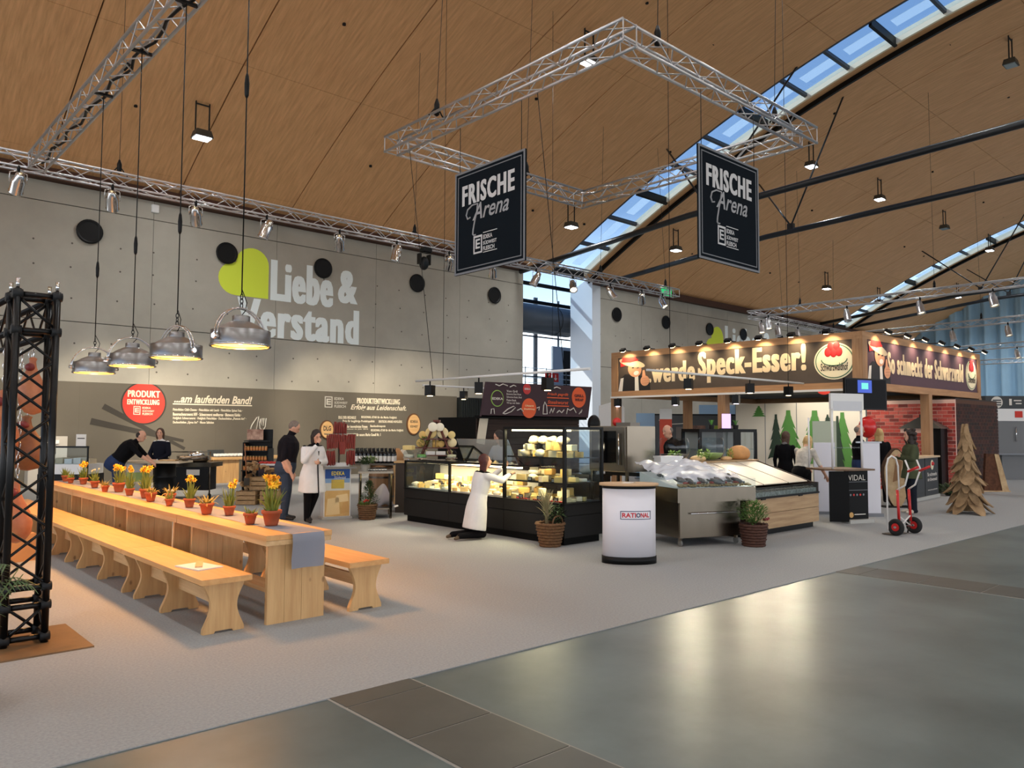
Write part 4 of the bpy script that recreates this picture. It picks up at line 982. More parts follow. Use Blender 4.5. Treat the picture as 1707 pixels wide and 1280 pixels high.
# man leaning on the work table
p = gd(196, 800, 16.)
person('man in black polo shirt and blue jeans bending over the work table', (p.x, p.y, 0), heading(.97, .2), 1.78,
       dict(pelvis=(0, -.03, .53), neck=(0, .16, .76), head=(.0, .24, .83), sl=(-.105, .14, .745), sr=(.105, .14, .745), el=(-.13, .26, .61), er=(.14, .27, .61), wl=(-.1, .34, .535), wr=(.12, .38, .535), kl=(-.055, -.02, .28)), c_black, c_blue, c_shoe, h_dark, 'balding', 'half', 1.35, headdir=(.1, .9, -.25))
p = gd(267, 800, 17.5)
person('woman in navy blazer and white shirt standing behind the work table', (p.x, p.y, 0), heading(-.25, -1), 1.66,
       dict(head=(0, .03, .92), el=(-.15, .03, .64), er=(.15, .03, .64), wl=(-.05, .13, .56), wr=(.05, .13, .56)), c_white, c_black, c_shoe, h_brown, 'bob', 'long', .98, c_navy, .46, headdir=(-.45, .85, -.1), female=True)
# man at the fish counter
p = gd(1127, 760, 14.5)
person('grey haired man in black shirt looking down behind the stainless fish counter', (p.x, p.y, 0), heading(-.85, -.45), 1.8, dict(neck=(0, .05, .815), head=(0, .11, .905), wl=(-.14, .14, .56), wr=(.14, .14, .56), el=(-.15, .02, .64), er=(.15, .02, .64)), c_black, c_black, c_shoe, h_grey, 'balding', 'long', 1.15, headdir=(0, .9, -.2))
# visitors by the wooden counter
p = gd(1309, 760, 16.)
person('woman in black cardigan and grey scarf with shoulder length hair, seen from behind', (p.x, p.y, 0), heading(.7, .7), 1.66, dict(head=(0, .03, .915)), c_black, c_black, c_shoe, h_brown, 'mid', 'long', 1.05, headdir=(.2, .9, -.2), collar=c_grey, female=True)
p = gd(1338, 790, 15.)
person('blonde woman in pale patterned blouse leaning forward, one arm reaching down', (p.x, p.y, 0), heading(.75, .55), 1.64,
       dict(pelvis=(0, -.04, .53), neck=(0, .06, .79), head=(0, .12, .88), sl=(-.105, .05, .775), sr=(.105, .05, .775), er=(.16, .09, .62), wr=(.2, .15, .49), el=(-.12, .12, .62), wl=(-.08, .2, .56)), c_blouse, c_black, c_shoe, h_blond, 'mid', 'half', 1.05, headdir=(0, .85, -.45), female=True)
p = gd(1432, 780, 16.6)
person('man in black pullover and jeans with arms bent, behind the promotion counter', (p.x, p.y, 0), heading(.9, -.3), 1.8, dict(er=(.15, .02, .64), wr=(.03, .15, .66), el=(-.15, .02, .64), wl=(-.02, .15, .65)), c_black, c_blue, c_shoe, h_grey, 'balding', 'long', 1.18, headdir=(0, 1, -.1))
p = gd(1467, 790, 17.7)
person('woman with long straight blonde hair and dark jacket seen from behind', (p.x, p.y, 0), heading(.2, 1), 1.72, dict(), c_black, c_black, c_shoe, h_blond, 'long', 'long', 1.0, c_black, .47, female=True)
p = gz(1521, 857)
person('woman in olive parka with dark curly hair and arms folded', (p.x, p.y, 0), heading(-1, .1), 1.7, dict(head=(0, .02, .92), el=(-.14, .04, .65), er=(.14, .04, .65), wl=(.06, .14, .66), wr=(-.05, .15, .68)), c_olive, cloth('darkjeans', (30, 34, 44)), c_shoew, h_dark, 'curly', 'long', 1.05, c_olive, .42, collar=c_black, female=True)
# ================================================================== GRAPHIC WALL
GY = 24.5
m_taupe = M('taupe_wall', (98, 92, 81), .85, var=.04, vscale=1.2)
gw = MB().bb(-6, 19.3, GY, GY+.09, 0, 2.94).build('wall_graphic', m_taupe); tag(gw, kind='structure')
for k in range(1, 13): MB().bb(-6+k*1.95-.003, -6+k*1.95+.003, GY-.002, GY+.01, 0.02, 2.93).build('panel_seam', M('seam', (90, 85, 75), .9), gw)
m_cream_l = M('cream_print', (224, 214, 190), .85); m_redp = M('print_red', (206, 58, 46), .8); m_darkp = M('print_dark', (58, 54, 48), .85); m_greyp = M('print_grey', (190, 186, 176), .85)
wg = thing('wall_print', 'cream and red printed lettering about product development on the taupe wall', 'lettering', (10, GY, 1.7))
def gpt(px, py): return gy(px, py, GY)
def gtext(s_, x0, y0, x1, y1, mt=None, parent=None, **k):
    """lettering between pixel (x0, baseline y0) and right edge x1; y1 top"""
    a, b, c = gpt(x0, y0), gpt(x1, y0), gpt(x0, y1)
    return text(s_, (a.x, GY, a.z), X, Z, b.x-a.x, c.z-a.z, mt or m_cream_l, parent or wg, off=.014, **k)
def disc(cx, cz, r_, y, mt, parent, name='disc', n=40, sx=1.): 
    return MB().prism([(cx+sx*r_*math.cos(2*PI*i/n), cz+r_*math.sin(2*PI*i/n)) for i in range(n)], (0, y, 0), X, Z, -Y, .006).build(name, mt, parent)
# chopsticks graphic
for a, b, w0, w1 in (((172, 677), (308, 748), .085, .045), ((151, 702), (306, 735), .095, .045)):
    A, B = gpt(*a), gpt(*b); d = (B-A).normalized(); n_ = Vector((-d.z, 0, d.x))
    MB().prism([((A+n_*w0).x, (A+n_*w0).z), ((A-n_*w0).x, (A-n_*w0).z), ((B-n_*w1).x, (B-n_*w1).z), ((B+n_*w1).x, (B+n_*w1).z)], (0, GY-(.0 if w0 < .09 else .003), 0), X, Z, -Y, .003).build('chopstick', m_darkp, wg)
c_ = gpt(240, 672); rr = (gpt(278, 672).x-gpt(202, 672).x)/2
def cutdisc(cx, cz, r_, y, mt, name):
    pts = [(cx+r_*math.cos(2*PI*i/60), min(2.94, cz+r_*math.sin(2*PI*i/60))) for i in range(60)]
    MB().prism(pts, (0, y, 0), X, Z, -Y, .003).build(name, mt, wg)
cutdisc(c_.x, c_.z, rr, GY-.003, m_darkp, 'badge_ring'); cutdisc(c_.x, c_.z, rr*.93, GY-.006, m_redp, 'badge')
gtext('PRODUKT', 213, 661.5, 266, 650, bold=.015, heavy=.03, space=1.12); gtext('ENTWICKLUNG', 212, 674, 265, 665, bold=.015, heavy=.03, space=1.14)
def eblock(x0, y0, x1, y1, mt, lines=True):
    a, b = gpt(x0, y1), gpt(x1, y0); W_, H_ = b.x-a.x, b.z-a.z
    for q in ((0, 1, 0, .08), (0, 1, .92, 1), (0, .1, .08, .92), (.9, 1, .08, .92), (.22, .38, .25, .8), (.38, .8, .25, .36), (.38, .8, .47, .58), (.38, .8, .69, .8)):
        MB().bb(a.x+q[0]*W_, a.x+q[1]*W_, GY-.016, GY-.001, a.z+q[2]*H_, a.z+q[3]*H_).build('emblem_bar', mt, wg)
eblock(222, 677, 234, 691, m_cream_l)
for i, s_ in enumerate(('EDEKA', 'SÜDWEST', 'FLEISCH')): gtext(s_, 237, 681.5+i*5, 237+(14 if i == 0 else 20 if i == 1 else 17), 678+i*5, bold=.02)
gtext('...am laufenden Band!', 290, 671, 420, 657, bold=.028, shear=.3)
a, b = gpt(288, 673), gpt(420, 677); MB().bb(a.x, b.x, GY-.006, GY-.001, a.z-.02, a.z+.015).build('rule', m_cream_l, wg)
for i, s_ in enumerate(('Fleischkäse Chili-Cheese · Fleischkäse mit Lauch · Fleischkäse Spinat Feta ·', 'Bauernschwarzwurst HFF · Schwarzwurst mediterran · Blutwurst Kürbis ·', 'Hofglück Schwarzwurst · Hofglück Fleischkäse · Dachsschinken „Piemont Art“ ·', 'Dachsschinken „Gyros Art“ · Maxen Salbchen')):
    gtext(s_, 288, 685.6+i*7.1, (404, 402, 410, 356)[i], 680.2+i*7.1, bold=.012, heavy=.025, space=1.1)
eblock(541, 661, 554, 679, m_greyp)
for i, s_ in enumerate(('EDEKA', 'SÜDWEST', 'FLEISCH')): gtext(s_, 557, 666.5+i*6.4, 557+(16 if i == 0 else 22 if i == 1 else 19), 662+i*6.4, m_greyp, bold=.02)
gtext('PRODUKTENTWICKLUNG', 595, 672.5, 666, 663, bold=.015, heavy=.03, space=1.16); gtext('Erfolg aus Leidenschaft.', 584, 685, 677, 674, bold=.02, shear=.35)
for s_, x0, y0, x1 in (('DLG DER MEDAILLE', 564, 698, 593), ('REGIONAL-STAR für die Marke Hofglück', 602, 698, 661), ('Preis für langjährige Produktqualität', 571, 704.5, 624), ('DEUTSCHE AWARD HOFGLÜCK', 631, 704.5, 670), ('TOP 100 der innovativsten Firmen', 564, 713, 612), ('Bundesehrenpreis', 617, 713, 642), ('ausgezeichnet im Jahr 2016', 564, 716.5, 613), ('REGIONAL-STAR für die Marke Hofglück', 618, 720, 672), ('AUSGEZEICHNET für unsere Marke Genuß Nr. 1', 567, 727, 634)):
    gtext(s_, x0, y0, x1, y0-(4.9 if 'ausg' not in s_ else 2.5), bold=.012, heavy=.03, space=1.12)
# two wooden slices with awards
for px, py, s_ in ((544, 716, ('DLG', '')), (688.5, 707, ('EDEKA', 'SÜDWEST'))):
    c_ = gpt(px, py); r_ = .2 if px < 600 else .19; r_ = (gpt(px+11.5, py).x-gpt(px-11.5, py).x)/2
    t = thing('wooden_disc', 'round wooden slice with three black letters on the taupe wall' if px < 600 else 'smaller wooden slice with two lines of lettering on the taupe wall', 'plaque', (c_.x, GY-.05, c_.z))
    MB().lathe([(r_*.97, 0), (r_, .01), (r_, .05), (r_*.97, .06)], (c_.x, GY-.004, c_.z), 28, sy=.55/.45 if px < 600 else 1.3, rot=Matrix.Rotation(PI/2, 3, 'X')).build('bark', M('bark_brown', (96, 60, 34), .9), t)
    MB().lathe([(.001, .062), (r_*.88, .063)], (c_.x, GY-.004, c_.z), 28, sy=.55/.45 if px < 600 else 1.3, rot=Matrix.Rotation(PI/2, 3, 'X')).build('face', wood('slice_face', (222, 182, 124), (206, 160, 104), 0), t)
    for i, q in enumerate(s_):
        if q: text(q, (c_.x-r_*.55, GY-.066, c_.z-.04+(0 if len(s_[1]) == 0 else .09-.18*i)), X, Z, r_*1.1, .17 if not s_[1] else .1, m_darkp, t, bold=.03)
# cutlery sketch on the wall above the jar shelf
ck = MB()
for pts in ([(416, 719), (420, 708), (428, 696), (431, 694), (430, 702), (426, 720)], [(443.5, 697), (442, 711), (438, 718), (434, 725)], [(440, 697), (438.5, 710)], [(437, 697), (435.5, 709)], [(434, 698), (432.5, 708), (433, 714), (438, 717)]):
    ck.path([gpt(*q)-Y*.012 for q in pts], .02, 5)
tag(ck.build('cutlery_sketch', m_greyp), 'grey line drawing of knife and fork on the taupe wall', 'drawing')
# black container beside the graphic wall
bc = thing('black_cabin', 'black corrugated cabin between taupe wall and concrete wall end', 'cabin', (20.4, 24, 0))
MB().bb(19.36, 21.6, 24.3, 24.9, 0, 2.9).build('shell', M('cabin_black', (24, 30, 30), .6), bc)
for k in range(22): MB().bb(19.36+k*.102, 19.4+k*.102, 24.26, 24.3, .05, 2.86).build('rib', M('cabin_rib', (20, 26, 26), .6), bc)
# ================================================================== LEFT BACKGROUND STANDS
m_ss = M('stainless', (140, 130, 116), .25, 1., var=.05, vscale=2., stretch=(1, 8, 1))
m_ssd = M('stainless_dark', (112, 106, 98), .35, 1.)
m_paper = M('paper', (236, 232, 224), .8)
def facing(px, d):   # unit vectors of a thing squarely facing the camera column
    return heading(0, -1)
# wall oven on the graphic wall
p0, p1 = gy(86, 772, 24.3), gy(109, 727, 24.3)
t = thing('wall_oven', 'pale framed oven with black window standing at the taupe wall', 'oven', (p0.x, 24.3, 0))
MB().bb(p0.x-.6, p1.x, 24.05, 24.48, 0, p1.z).build('body', M('pale_grey', (186, 180, 170), .5), t); MB().bb(p0.x-.45, p1.x-.28, 24.02, 24.06, p0.z+.25, p1.z-.25).build('door_glass', M('oven_glass', (20, 22, 26), .1), t)
MB().bb(p0.x-.3, p0.x+.1, 24.0, 24.03, p1.z-.2, p1.z-.1).build('control_strip', m_paper, t)
# refrigerated counter
q = gd(120, 760, 17.4); u = Vector((_r0[0], _r0[1], 0)); aw = Vector((_f[0], _f[1], 0)).normalized()
def obox(b, c, u_, v_, su, sv, z0, z1):
    c = Vector((c[0], c[1], 0)); P = []
    for z in (z0, z1):
        for a_, b_ in ((-1, -1), (1, -1), (1, 1), (-1, 1)): P.append(c+u_*(a_*su/2)+v_*(b_*sv/2)+Z*z)
    return b.add(P, [(3, 2, 1, 0), (4, 5, 6, 7), (0, 1, 5, 4), (1, 2, 6, 5), (2, 3, 7, 6), (3, 0, 4, 7)])
t = thing('refrigerated_counter', 'black and white refrigerated counter with glass top behind the ham rack end of the table', 'counter', (q.x, q.y, 0))
obox(MB(), q, u, aw, 1.1, .7, 0, .62).build('base', m_black, t); obox(MB(), q, u, aw, 1.08, .66, .62, .84).build('tray', m_white, t)
for s_ in (-.53, .53): obox(MB(), q+u*s_-aw*.32, u, aw, .03, .03, .62, 1.24).build('post', m_black, t)
obox(MB(), q-aw*.32, u, aw, 1.1, .03, 1.2, 1.24).build('top_rail', m_dark, t); obox(MB(), q-aw*.33, u, aw, 1.03, .01, .84, 1.2).build('front_glass', m_glass, t)
for k in range(5): obox(MB(), q+u*(-.4+.2*k), u, aw, .16, .3, .845, .95+.02*(k % 2)).build('goods_tray', (m_paper, M('goods_tan', (206, 190, 160), .7), m_white)[k % 3], t)
obox(MB(), q+u*.36-aw*.3, u, aw, .22, .012, 1.24, 1.5).build('card', m_paper, t); obox(MB(), q+u*.36-aw*.308, u, aw, .16, .004, 1.40, 1.42).build('print_line', m_darkp, t)
# work table with black drum base
q = gd(258, 780, 16.7)
t = thing('work_table', 'pale wooden work table on a black drum with two people at it', 'table', (q.x, q.y, 0))
b = MB(); obox(b, q, u, aw, 1.35, .7, .9, .94); b.build('top', M('pale_board', (222, 206, 176), .6), t)
MB().lathe([(.22, 0), (.22, .28), (.24, .3), (.22, .32), (.22, .58), (.24, .6), (.22, .62), (.22, .9)], (q.x+u.x*.22, q.y+u.y*.22, 0), 24).build('drum', m_black, t)
MB().lathe([(.2, 0), (.2, .86), (.22, .9)], (q.x-u.x*.38, q.y-u.y*.38, 0), 20).build('drum', m_white, t)
MB().lathe([(.205, .5), (.205, .7)], (q.x-u.x*.38, q.y-u.y*.38, 0), 20, closed=True).build('label_band', M('label_green', (170, 196, 120), .7), t)
qq = q+u*.3; MB().bevbox((qq.x, qq.y, .955), (.34, .24, .03), .005, R(-40)).build('cutting_board', m_pineE, t)
t = thing('sausage_bowl', 'stainless bowl of pale sausages on the cutting table', 'bowl', (qq.x, qq.y, .94)); 
MB().lathe([(.05, .0), (.1, .03), (.15, .08), (.145, .08), (.09, .035), (.001, .012)], (qq.x+.35*u.x, qq.y+.35*u.y, .94), 20, closed=True).build('bowl', m_ss, t)
for k in range(7): MB().ell((qq.x+.35*u.x+.07*math.cos(k), qq.y+.35*u.y+.07*math.sin(k), 1.02), (.05, .025, .025), 10, 6, Matrix.Rotation(k, 3, 'Z')).build('sausage', M('pale_sausage', (226, 190, 150), .5), t)
# bowl cutter machine
q = gd(325, 790, 18.4)
t = thing('bowl_cutter', 'wheeled stainless bowl cutter machine behind the daffodil table', 'machine', (q.x, q.y, 0))
obox(MB(), q, u, aw, 1.05, .7, .74, .84).build('deck', m_ss, t); obox(MB(), q-aw*.1, u, aw, .9, .5, .2, .74).build('cabinet', m_dark, t)
MB().lathe([(.3, .84), (.36, .9), (.37, .99), (.33, 1.0), (.2, .96), (.1, .96), (.05, 1.02), (.001, 1.04)], (q.x-u.x*.05, q.y-u.y*.05, 0), 28).build('bowl', m_ss, t)
MB().ell((q.x+u.x*.02, q.y+u.y*.02, 1.0), (.2, .16, .12), 16, 10).build('lid', m_chrome, t)
for s_ in (-.48, .48):
    w_ = q+u*s_-aw*.33; MB().tube((w_.x, w_.y, .07), (w_.x, w_.y, 1.1), .018, n=8).build('post', m_ss, t)
    MB().tube(Vector((w_.x, w_.y, .06))-u*.02, Vector((w_.x, w_.y, .06))+u*.02, .06, n=14).build('castor', m_black, t)
obox(MB(), q-aw*.33, u, aw, .98, .02, 1.08, 1.1).build('rail', m_ss, t); obox(MB(), q-aw*.36+u*.1, u, aw, .3, .02, .55, .68).build('control_panel', m_paper, t)
# plank table with cups
A, B = gz(355, 804), gz(418, 804); ctr = Vector((9.6, 23.2, 0)); 
t = thing('plank_table', 'heavy plank table at the taupe wall carrying rows of small cups', 'table', ctr)
MB().bb(8.9, 11.3, 22.9, 23.7, .70, .78).build('top', m_pineX, t)
for x0, x1 in ((9.0, 9.75), (10.1, 10.75)): MB().bb(x0, x1, 23.0, 23.08, 0, .70).build('leg_board', m_pineL, t); MB().bb(x0, x1, 23.55, 23.62, 0, .7).build('leg_board', m_pineL, t)
trm = MB().bb(9.0, 10.5, 22.95, 23.3, .78, .8); tr_ = trm.build('serving_tray', m_ssd); tag(tr_, 'flat steel tray under the rows of small cups', 'tray')
cup = tag(MB().lathe([(.03, 0), (.04, .075), (.036, .075), (.001, .06)], (0, 0, 0), 10, closed=True).build('cup', m_paper), 'small white cup standing in rows on the steel tray', 'cup', 'cups on the steel tray')
n_ = 0
for i in range(13):
    for k in range(2):
        o = cup if n_ == 0 else cup.copy()
        if n_: col.objects.link(o)
        o.location = (9.08+i*.112, 23.04+k*.16, .8); n_ += 1
t = thing('tablet_display', 'dark tablet display propped on the plank table', 'display', (9.3, 23.5, .78))
MB().box((9.25, 23.55, .88), (.5, .03, .2), mat=Matrix.Rotation(R(-12), 3, 'X')).build('screen', M('tablet_dark', (52, 56, 56), .3), t); MB().bb(9.15, 9.35, 23.5, 23.62, .78, .8).build('stand', m_dark, t)
# jar shelf
q = gd(430, 780, 19.2)
t = thing('jar_shelf', 'dark tiered display shelf holding rows of jars before the taupe wall', 'shelf', (q.x, q.y, 0))
for z, w_ in ((.62, .62), (.86, .6), (1.1, .58), (1.34, .56)):
    obox(MB(), q-aw*(.2-.12*(z-.6)), u, aw, w_, .26, z-.02, z).build('board', m_dark, t)
obox(MB(), q+aw*.18, u, aw, .6, .03, 0, 1.62).build('back_panel', m_black, t)
for s_ in (-.31, .31): obox(MB(), q+u*s_, u, aw, .025, .4, 0, 1.15 if s_ > 0 else 1.3).build('side_panel', m_dark, t)
obox(MB(), q-u*.08-aw*.02, u, aw, .4, .02, 1.36, 1.62).build('picture', M('food_photo', (214, 176, 150), .6, rgb2=(120, 70, 50), vscale=7), t)
jar = thing('food_jar', 'small jar of orange spread in a row on the dark tiered shelf', 'jar', (0, 0, 0), 0, 'jars on the tiered shelf')
MB().lathe([(.03, 0), (.033, .01), (.033, .075), (.026, .09)], (0, 0, 0), 10).build('glass', M('jar_orange', (206, 132, 70), .25), jar, False); MB().lathe([(.03, .088), (.03, .11), (.001, .111)], (0, 0, 0), 10).build('lid', M('jar_lid', (196, 168, 110), .3, .8), jar, False)
n_ = 0
for z in (.62, .86, 1.1):
    for i in range(8):
        w_ = q-aw*(.24-.12*(z-.6))+u*(-.26+i*.072)
        (copy_tree(jar, None, (w_.x, w_.y, z)) if n_ else setattr(jar, 'location', (w_.x, w_.y, z))); n_ += 1
# crates with firewood
m_crate = wood('crate_wood', (176, 146, 106), (150, 120, 82), 0, .8)
def crate(c, u_, v_, w_, d_, h, label, z0=0.):
    t = thing('wooden_crate', label, 'crate', (c.x, c.y, z0), 0, 'slatted wooden crates'); n = 3; hh = h/n
    for k in range(n):
        for sg in (-1, 1):
            obox(MB(), c+v_*(sg*d_/2), u_, v_, w_, .012, z0+k*hh+.01, z0+(k+1)*hh-.012).build('slat', m_crate, t)
            obox(MB(), c+u_*(sg*w_/2), u_, v_, .012, d_-.012, z0+k*hh+.01, z0+(k+1)*hh-.012).build('slat', m_crate, t)
    for a_ in (-1, 1):
        for b_ in (-1, 1): obox(MB(), c+u_*(a_*(w_/2-.02))+v_*(b_*(d_/2-.02)), u_, v_, .03, .03, z0, z0+h).build('corner_post', m_crate, t)
    obox(MB(), c, u_, v_, w_-.02, d_-.02, z0+.01, z0+.02).build('bottom', m_crate, t)
    return t
c1 = gz(408, 842)+aw*.2; c2 = c1+u*.52
crate(c1, u, aw, .42, .34, .3, 'slatted wooden crate with slogan stencil under the firewood'); crate(c2, u, aw, .42, .34, .3, 'slatted wooden crate beside the stencilled crate'); crate(c1+u*.25+aw*.12, u, aw, .42, .34, .3, 'slatted crate stacked on the two lower crates', .302)
m_log = M('split_wood', (206, 172, 122), .85, rgb2=(120, 84, 54), vscale=7, stretch=(1, 1, 1)); rnd = random.Random(11)
log = None
for k in range(22):
    w_ = c1+u*rnd.uniform(-.15, .75)+aw*rnd.uniform(-.1, .25); zz = .66+rnd.uniform(0, .2) if abs((w_-c1).dot(u)-.25) < .3 else .36+rnd.uniform(0, .12)
    a_ = rnd.uniform(-.6, .6)
    if log is None:
        b = MB(); b.prism([(0, 0), (.09, .01), (.05, .08)], (0, -.16, 0), X, Z, Y, .32); log = tag(b.build('firewood_log', m_log), 'split firewood log piled on the slatted crates', 'log', 'firewood on the crates'); o = log
    else: o = log.copy(); col.objects.link(o)
    o.location = (w_.x, w_.y, zz); o.rotation_euler = (rnd.uniform(-.4, .4), rnd.uniform(-1, 3), heading(0, 1)+a_)
t = thing('shovel', 'shovel with wooden handle stuck in the firewood', 'tool', c1)
w_ = c1+u*.02-aw*.18; MB().tube((w_.x, w_.y, .55), (w_.x-u.x*.06, w_.y-u.y*.06, 1.32), .012, n=8).build('handle', wood('handle_wood', (150, 96, 56), (120, 76, 44), 2), t); MB().box((w_.x, w_.y, .5), (.12, .02, .16)).build('blade', m_ssd, t)
# meat tray
q = gd(447, 780, 17.4); t = thing('meat_tray', 'white tray of red meat on a dark stand behind the standing man', 'tray', (q.x, q.y, 0))
obox(MB(), q, u, aw, .34, .3, 0, .82).build('stand', M('stand_plum', (70, 62, 72), .7), t); b = MB(); obox(b, q, u, aw, .42, .3, .82, .86); b.build('tray', m_white, t)
for k in range(8): MB().ell((q.x+u.x*(-.15+.1*(k % 4))+aw.x*(.07 if k > 3 else -.06), q.y+u.y*(-.15+.1*(k % 4))+aw.y*(.07 if k > 3 else -.06), .88), (.05, .045, .03), 10, 6).build('meat', M('red_meat', (188, 44, 36), .45), t)
# ------------------------------------------------------------------ promotion counter with cheese poster and sausage tower
A, B = gz(539, 866), gz(584, 864); pu = (B-A).normalized(); pv = Vector((-pu.y, pu.x, 0)); W_ = (B-A).length
t = thing('promo_pedestal', 'pedestal with blue and yellow cheese poster below the sausage tower', 'pedestal', A.lerp(B, .5))
c = A.lerp(B, .5)+pv*.16
obox(MB(), c, pu, pv, W_+.06, .36, 0, .04).build('foot', M('foot_grey', (176, 176, 170), .5), t); obox(MB(), c, pu, pv, W_, .3, .04, .92).build('body', m_white, t); obox(MB(), c, pu, pv, W_+.18, .5, .92, .955).build('top', m_ssd, t)
o0 = A+pu*.0+Z*.05+pv*.008
def strip(z0, z1, mt, nm='poster_field', x0=.02, x1=None): 
    x1 = W_-.02 if x1 is None else x1
    MB().prism([(x0, z0), (x1, z0), (x1, z1), (x0, z1)], A+pv*.006, pu, Z, -pv, .004).build(nm, mt, t)
strip(.05, .52, M('cheese_photo', (226, 190, 124), .6, rgb2=(206, 160, 92), vscale=4)); strip(.52, .66, M('poster_pale', (214, 214, 204), .6)); strip(.66, .74, M('poster_light_blue', (132, 166, 206), .6)); strip(.74, .91, M('poster_blue', (28, 78, 156), .6))
strip(.555, .72, M('poster_yellow', (236, 206, 92), .6), 'poster_cheese', W_*.27, W_*.75)
text('EDEKA', A+pu*(W_*.27)+Z*.80-pv*.002, pu, Z, W_*.48, .07, M('poster_lemon', (244, 224, 90), .6), t, bold=.02, space=1.1, off=.008); text('Südwest', A+pu*(W_*.36)+Z*.735-pv*.002, pu, Z, W_*.45, .05, m_white, t, bold=.0, shear=.3, off=.009)
for x0, x1, z0, z1, rgb in ((.04, .3, .07, .4, (236, 206, 150)), (.32, .47, .1, .32, (212, 166, 100)), (.2, .46, .3, .46, (240, 212, 158))):
    MB().prism([(x0*W_/.5, z0), (x1*W_/.5, z0+.02), (x1*W_/.5-.02, z1), (x0*W_/.5+.03, z1-.03)], A+pv*.003, pu, Z, -pv, .004).build('cheese_block', M('cheese_print%d' % rgb[2], rgb, .6), t)
# sausage tower: tiers of dry sausages hung around a rack
m_saus = M('dry_sausage', (150, 52, 38), .5, rgb2=(110, 34, 28), vscale=9)
tc_ = c+pv*.05+pu*.06
tr_ = thing('sausage_rack', 'white tray rack carrying the sausage tower', 'rack', (tc_.x, tc_.y, .955)); obox(MB(), tc_-pu*.05, pu, pv, .42, .36, .955, 1.02).build('tray', m_white, tr_); MB().tube((tc_.x, tc_.y, 1.0), (tc_.x, tc_.y, 1.78), .02, n=8).build('mast', m_ssd, tr_)
obox(MB(), tc_, pu, pv, .5, .34, 1.545, 1.56).build('tier', m_ssd, tr_); obox(MB(), tc_, pu, pv, .2, .16, 1.775, 1.785).build('tier', m_ssd, tr_)
sg = None; rnd = random.Random(4)
def sausage(p_, L_, r_):
    global sg
    if sg is None:
        sg = MB().lathe([(.001, -.5), (.6, -.48), (1, -.42), (1, .42), (.6, .48), (.001, .5)], (0, 0, 0), 8).build('dry_sausage', m_saus)
        tag(sg, 'thin dry sausage hanging in the sausage tower', 'sausage', 'sausages of the tower'); o = sg
    else: o = sg.copy(); col.objects.link(o)
    o.location = p_; o.scale = (r_, r_, L_); o.rotation_euler = (rnd.uniform(-.06, .06), rnd.uniform(-.06, .06), 0)
for i in range(17):   # upper tier
    for k in range(2):
        w_ = tc_+pu*(-.25+i*.031)+pv*(-.185+.02*k); sausage((w_.x, w_.y, 1.42+rnd.uniform(-.02, .01)), .27, .013)
for i in range(16):
    if 4 < i < 11: continue
    for k in range(2): w_ = tc_+pu*(-.25+i*.033)+pv*(-.2+.03*k); sausage((w_.x, w_.y, 1.13+rnd.uniform(-.03, .0)), .27, .014)
for i in range(8):
    for k in range(2): w_ = tc_+pu*(-.11+i*.031)+pv*(-.1+.03*k); sausage((w_.x, w_.y, 1.66+rnd.uniform(-.02, .02)), .22, .013)
for i in range(6): w_ = tc_+pv*(.1-.04*i)+pu*.27; sausage((w_.x, w_.y, 1.42), .27, .014)
for i in range(5): w_ = tc_+pu*(-.02+i*.02)-pv*.2; sausage((w_.x, w_.y, 1.3), .24, .015)
# ------------------------------------------------------------------ bushes
def bush(b, c, r_, h, n, leaf, rnd, cone=False):
    for i in range(n):
        a_ = rnd.uniform(0, 2*PI); u_ = rnd.random(); k_ = (1-u_*.85) if cone else math.sqrt(max(.05, 1-(2*u_-1)**2))
        rr_ = r_*k_*math.sqrt(rnd.random()); p_ = Vector((c[0]+rr_*math.cos(a_), c[1]+rr_*math.sin(a_), c[2]+h*u_))
        d = Vector((math.cos(a_)*.7, math.sin(a_)*.7, rnd.uniform(-.2, .9))).normalized()*leaf*rnd.uniform(.6, 1.3)
        s_ = Vector((-d.y, d.x, rnd.uniform(-.02, .02)))*.22
        b.add([p_, p_+d*.5+s_, p_+d, p_+d*.5-s_], [(0, 1, 2, 3)])
m_shrub = M('shrub_green', (58, 82, 44), .6, var=.3, vscale=12); m_shrub2 = M('shrub_light', (112, 140, 62), .6, var=.25, vscale=12); m_basket = M('wicker', (118, 86, 54), .8, rgb2=(84, 58, 36), vscale=40, bump=.6, bscale=60); m_redf = M('red_blossom', (190, 34, 34), .5)
def basket(t, r0, r1, h, rows=7, mt=None, loc=None):
    # woven basket: stacked wavy rings and stakes
    for k in range(rows):
        z = h*(k+.5)/rows; rr_ = r0+(r1-r0)*(k+.5)/rows; b = MB()
        b.path([((rr_+.006*math.sin(10*a_+k*PI))*math.cos(a_), (rr_+.006*math.sin(10*a_+k*PI))*math.sin(a_), z) for a_ in [2*PI*i/40 for i in range(40)]], h/rows*.58, 5, True); b.build('woven_row', mt or m_basket, t, False)
    for k in range(20): a_ = 2*PI*k/20; MB().tube((r0*.99*math.cos(a_), r0*.99*math.sin(a_), .0), (r1*1.02*math.cos(a_), r1*1.02*math.sin(a_), h+.01), .007, n=5).build('stake', mt or m_basket, t, False)
    MB().lathe([(r0*.9, .01), (r1*.92, h*.9), (.001, h*.88)], (0, 0, 0), 20, closed=True).build('soil', m_soil, t, False)
p = gz(610, 867); rnd = random.Random(21)
t = thing('basket_plant', 'conical evergreen with red blooms in a wicker basket by the steel table', 'potted plant', p+aw*.13)
basket(t, .12, .17, .28); b = MB(); bush(b, (.03, 0, .27), .2, .42, 900, .05, rnd, True); b.build('foliage', m_shrub, t, False); b = MB(); bush(b, (-.1, -.06, .26), .1, .08, 160, .05, rnd); b.build('ivy', m_shrub2, t, False)
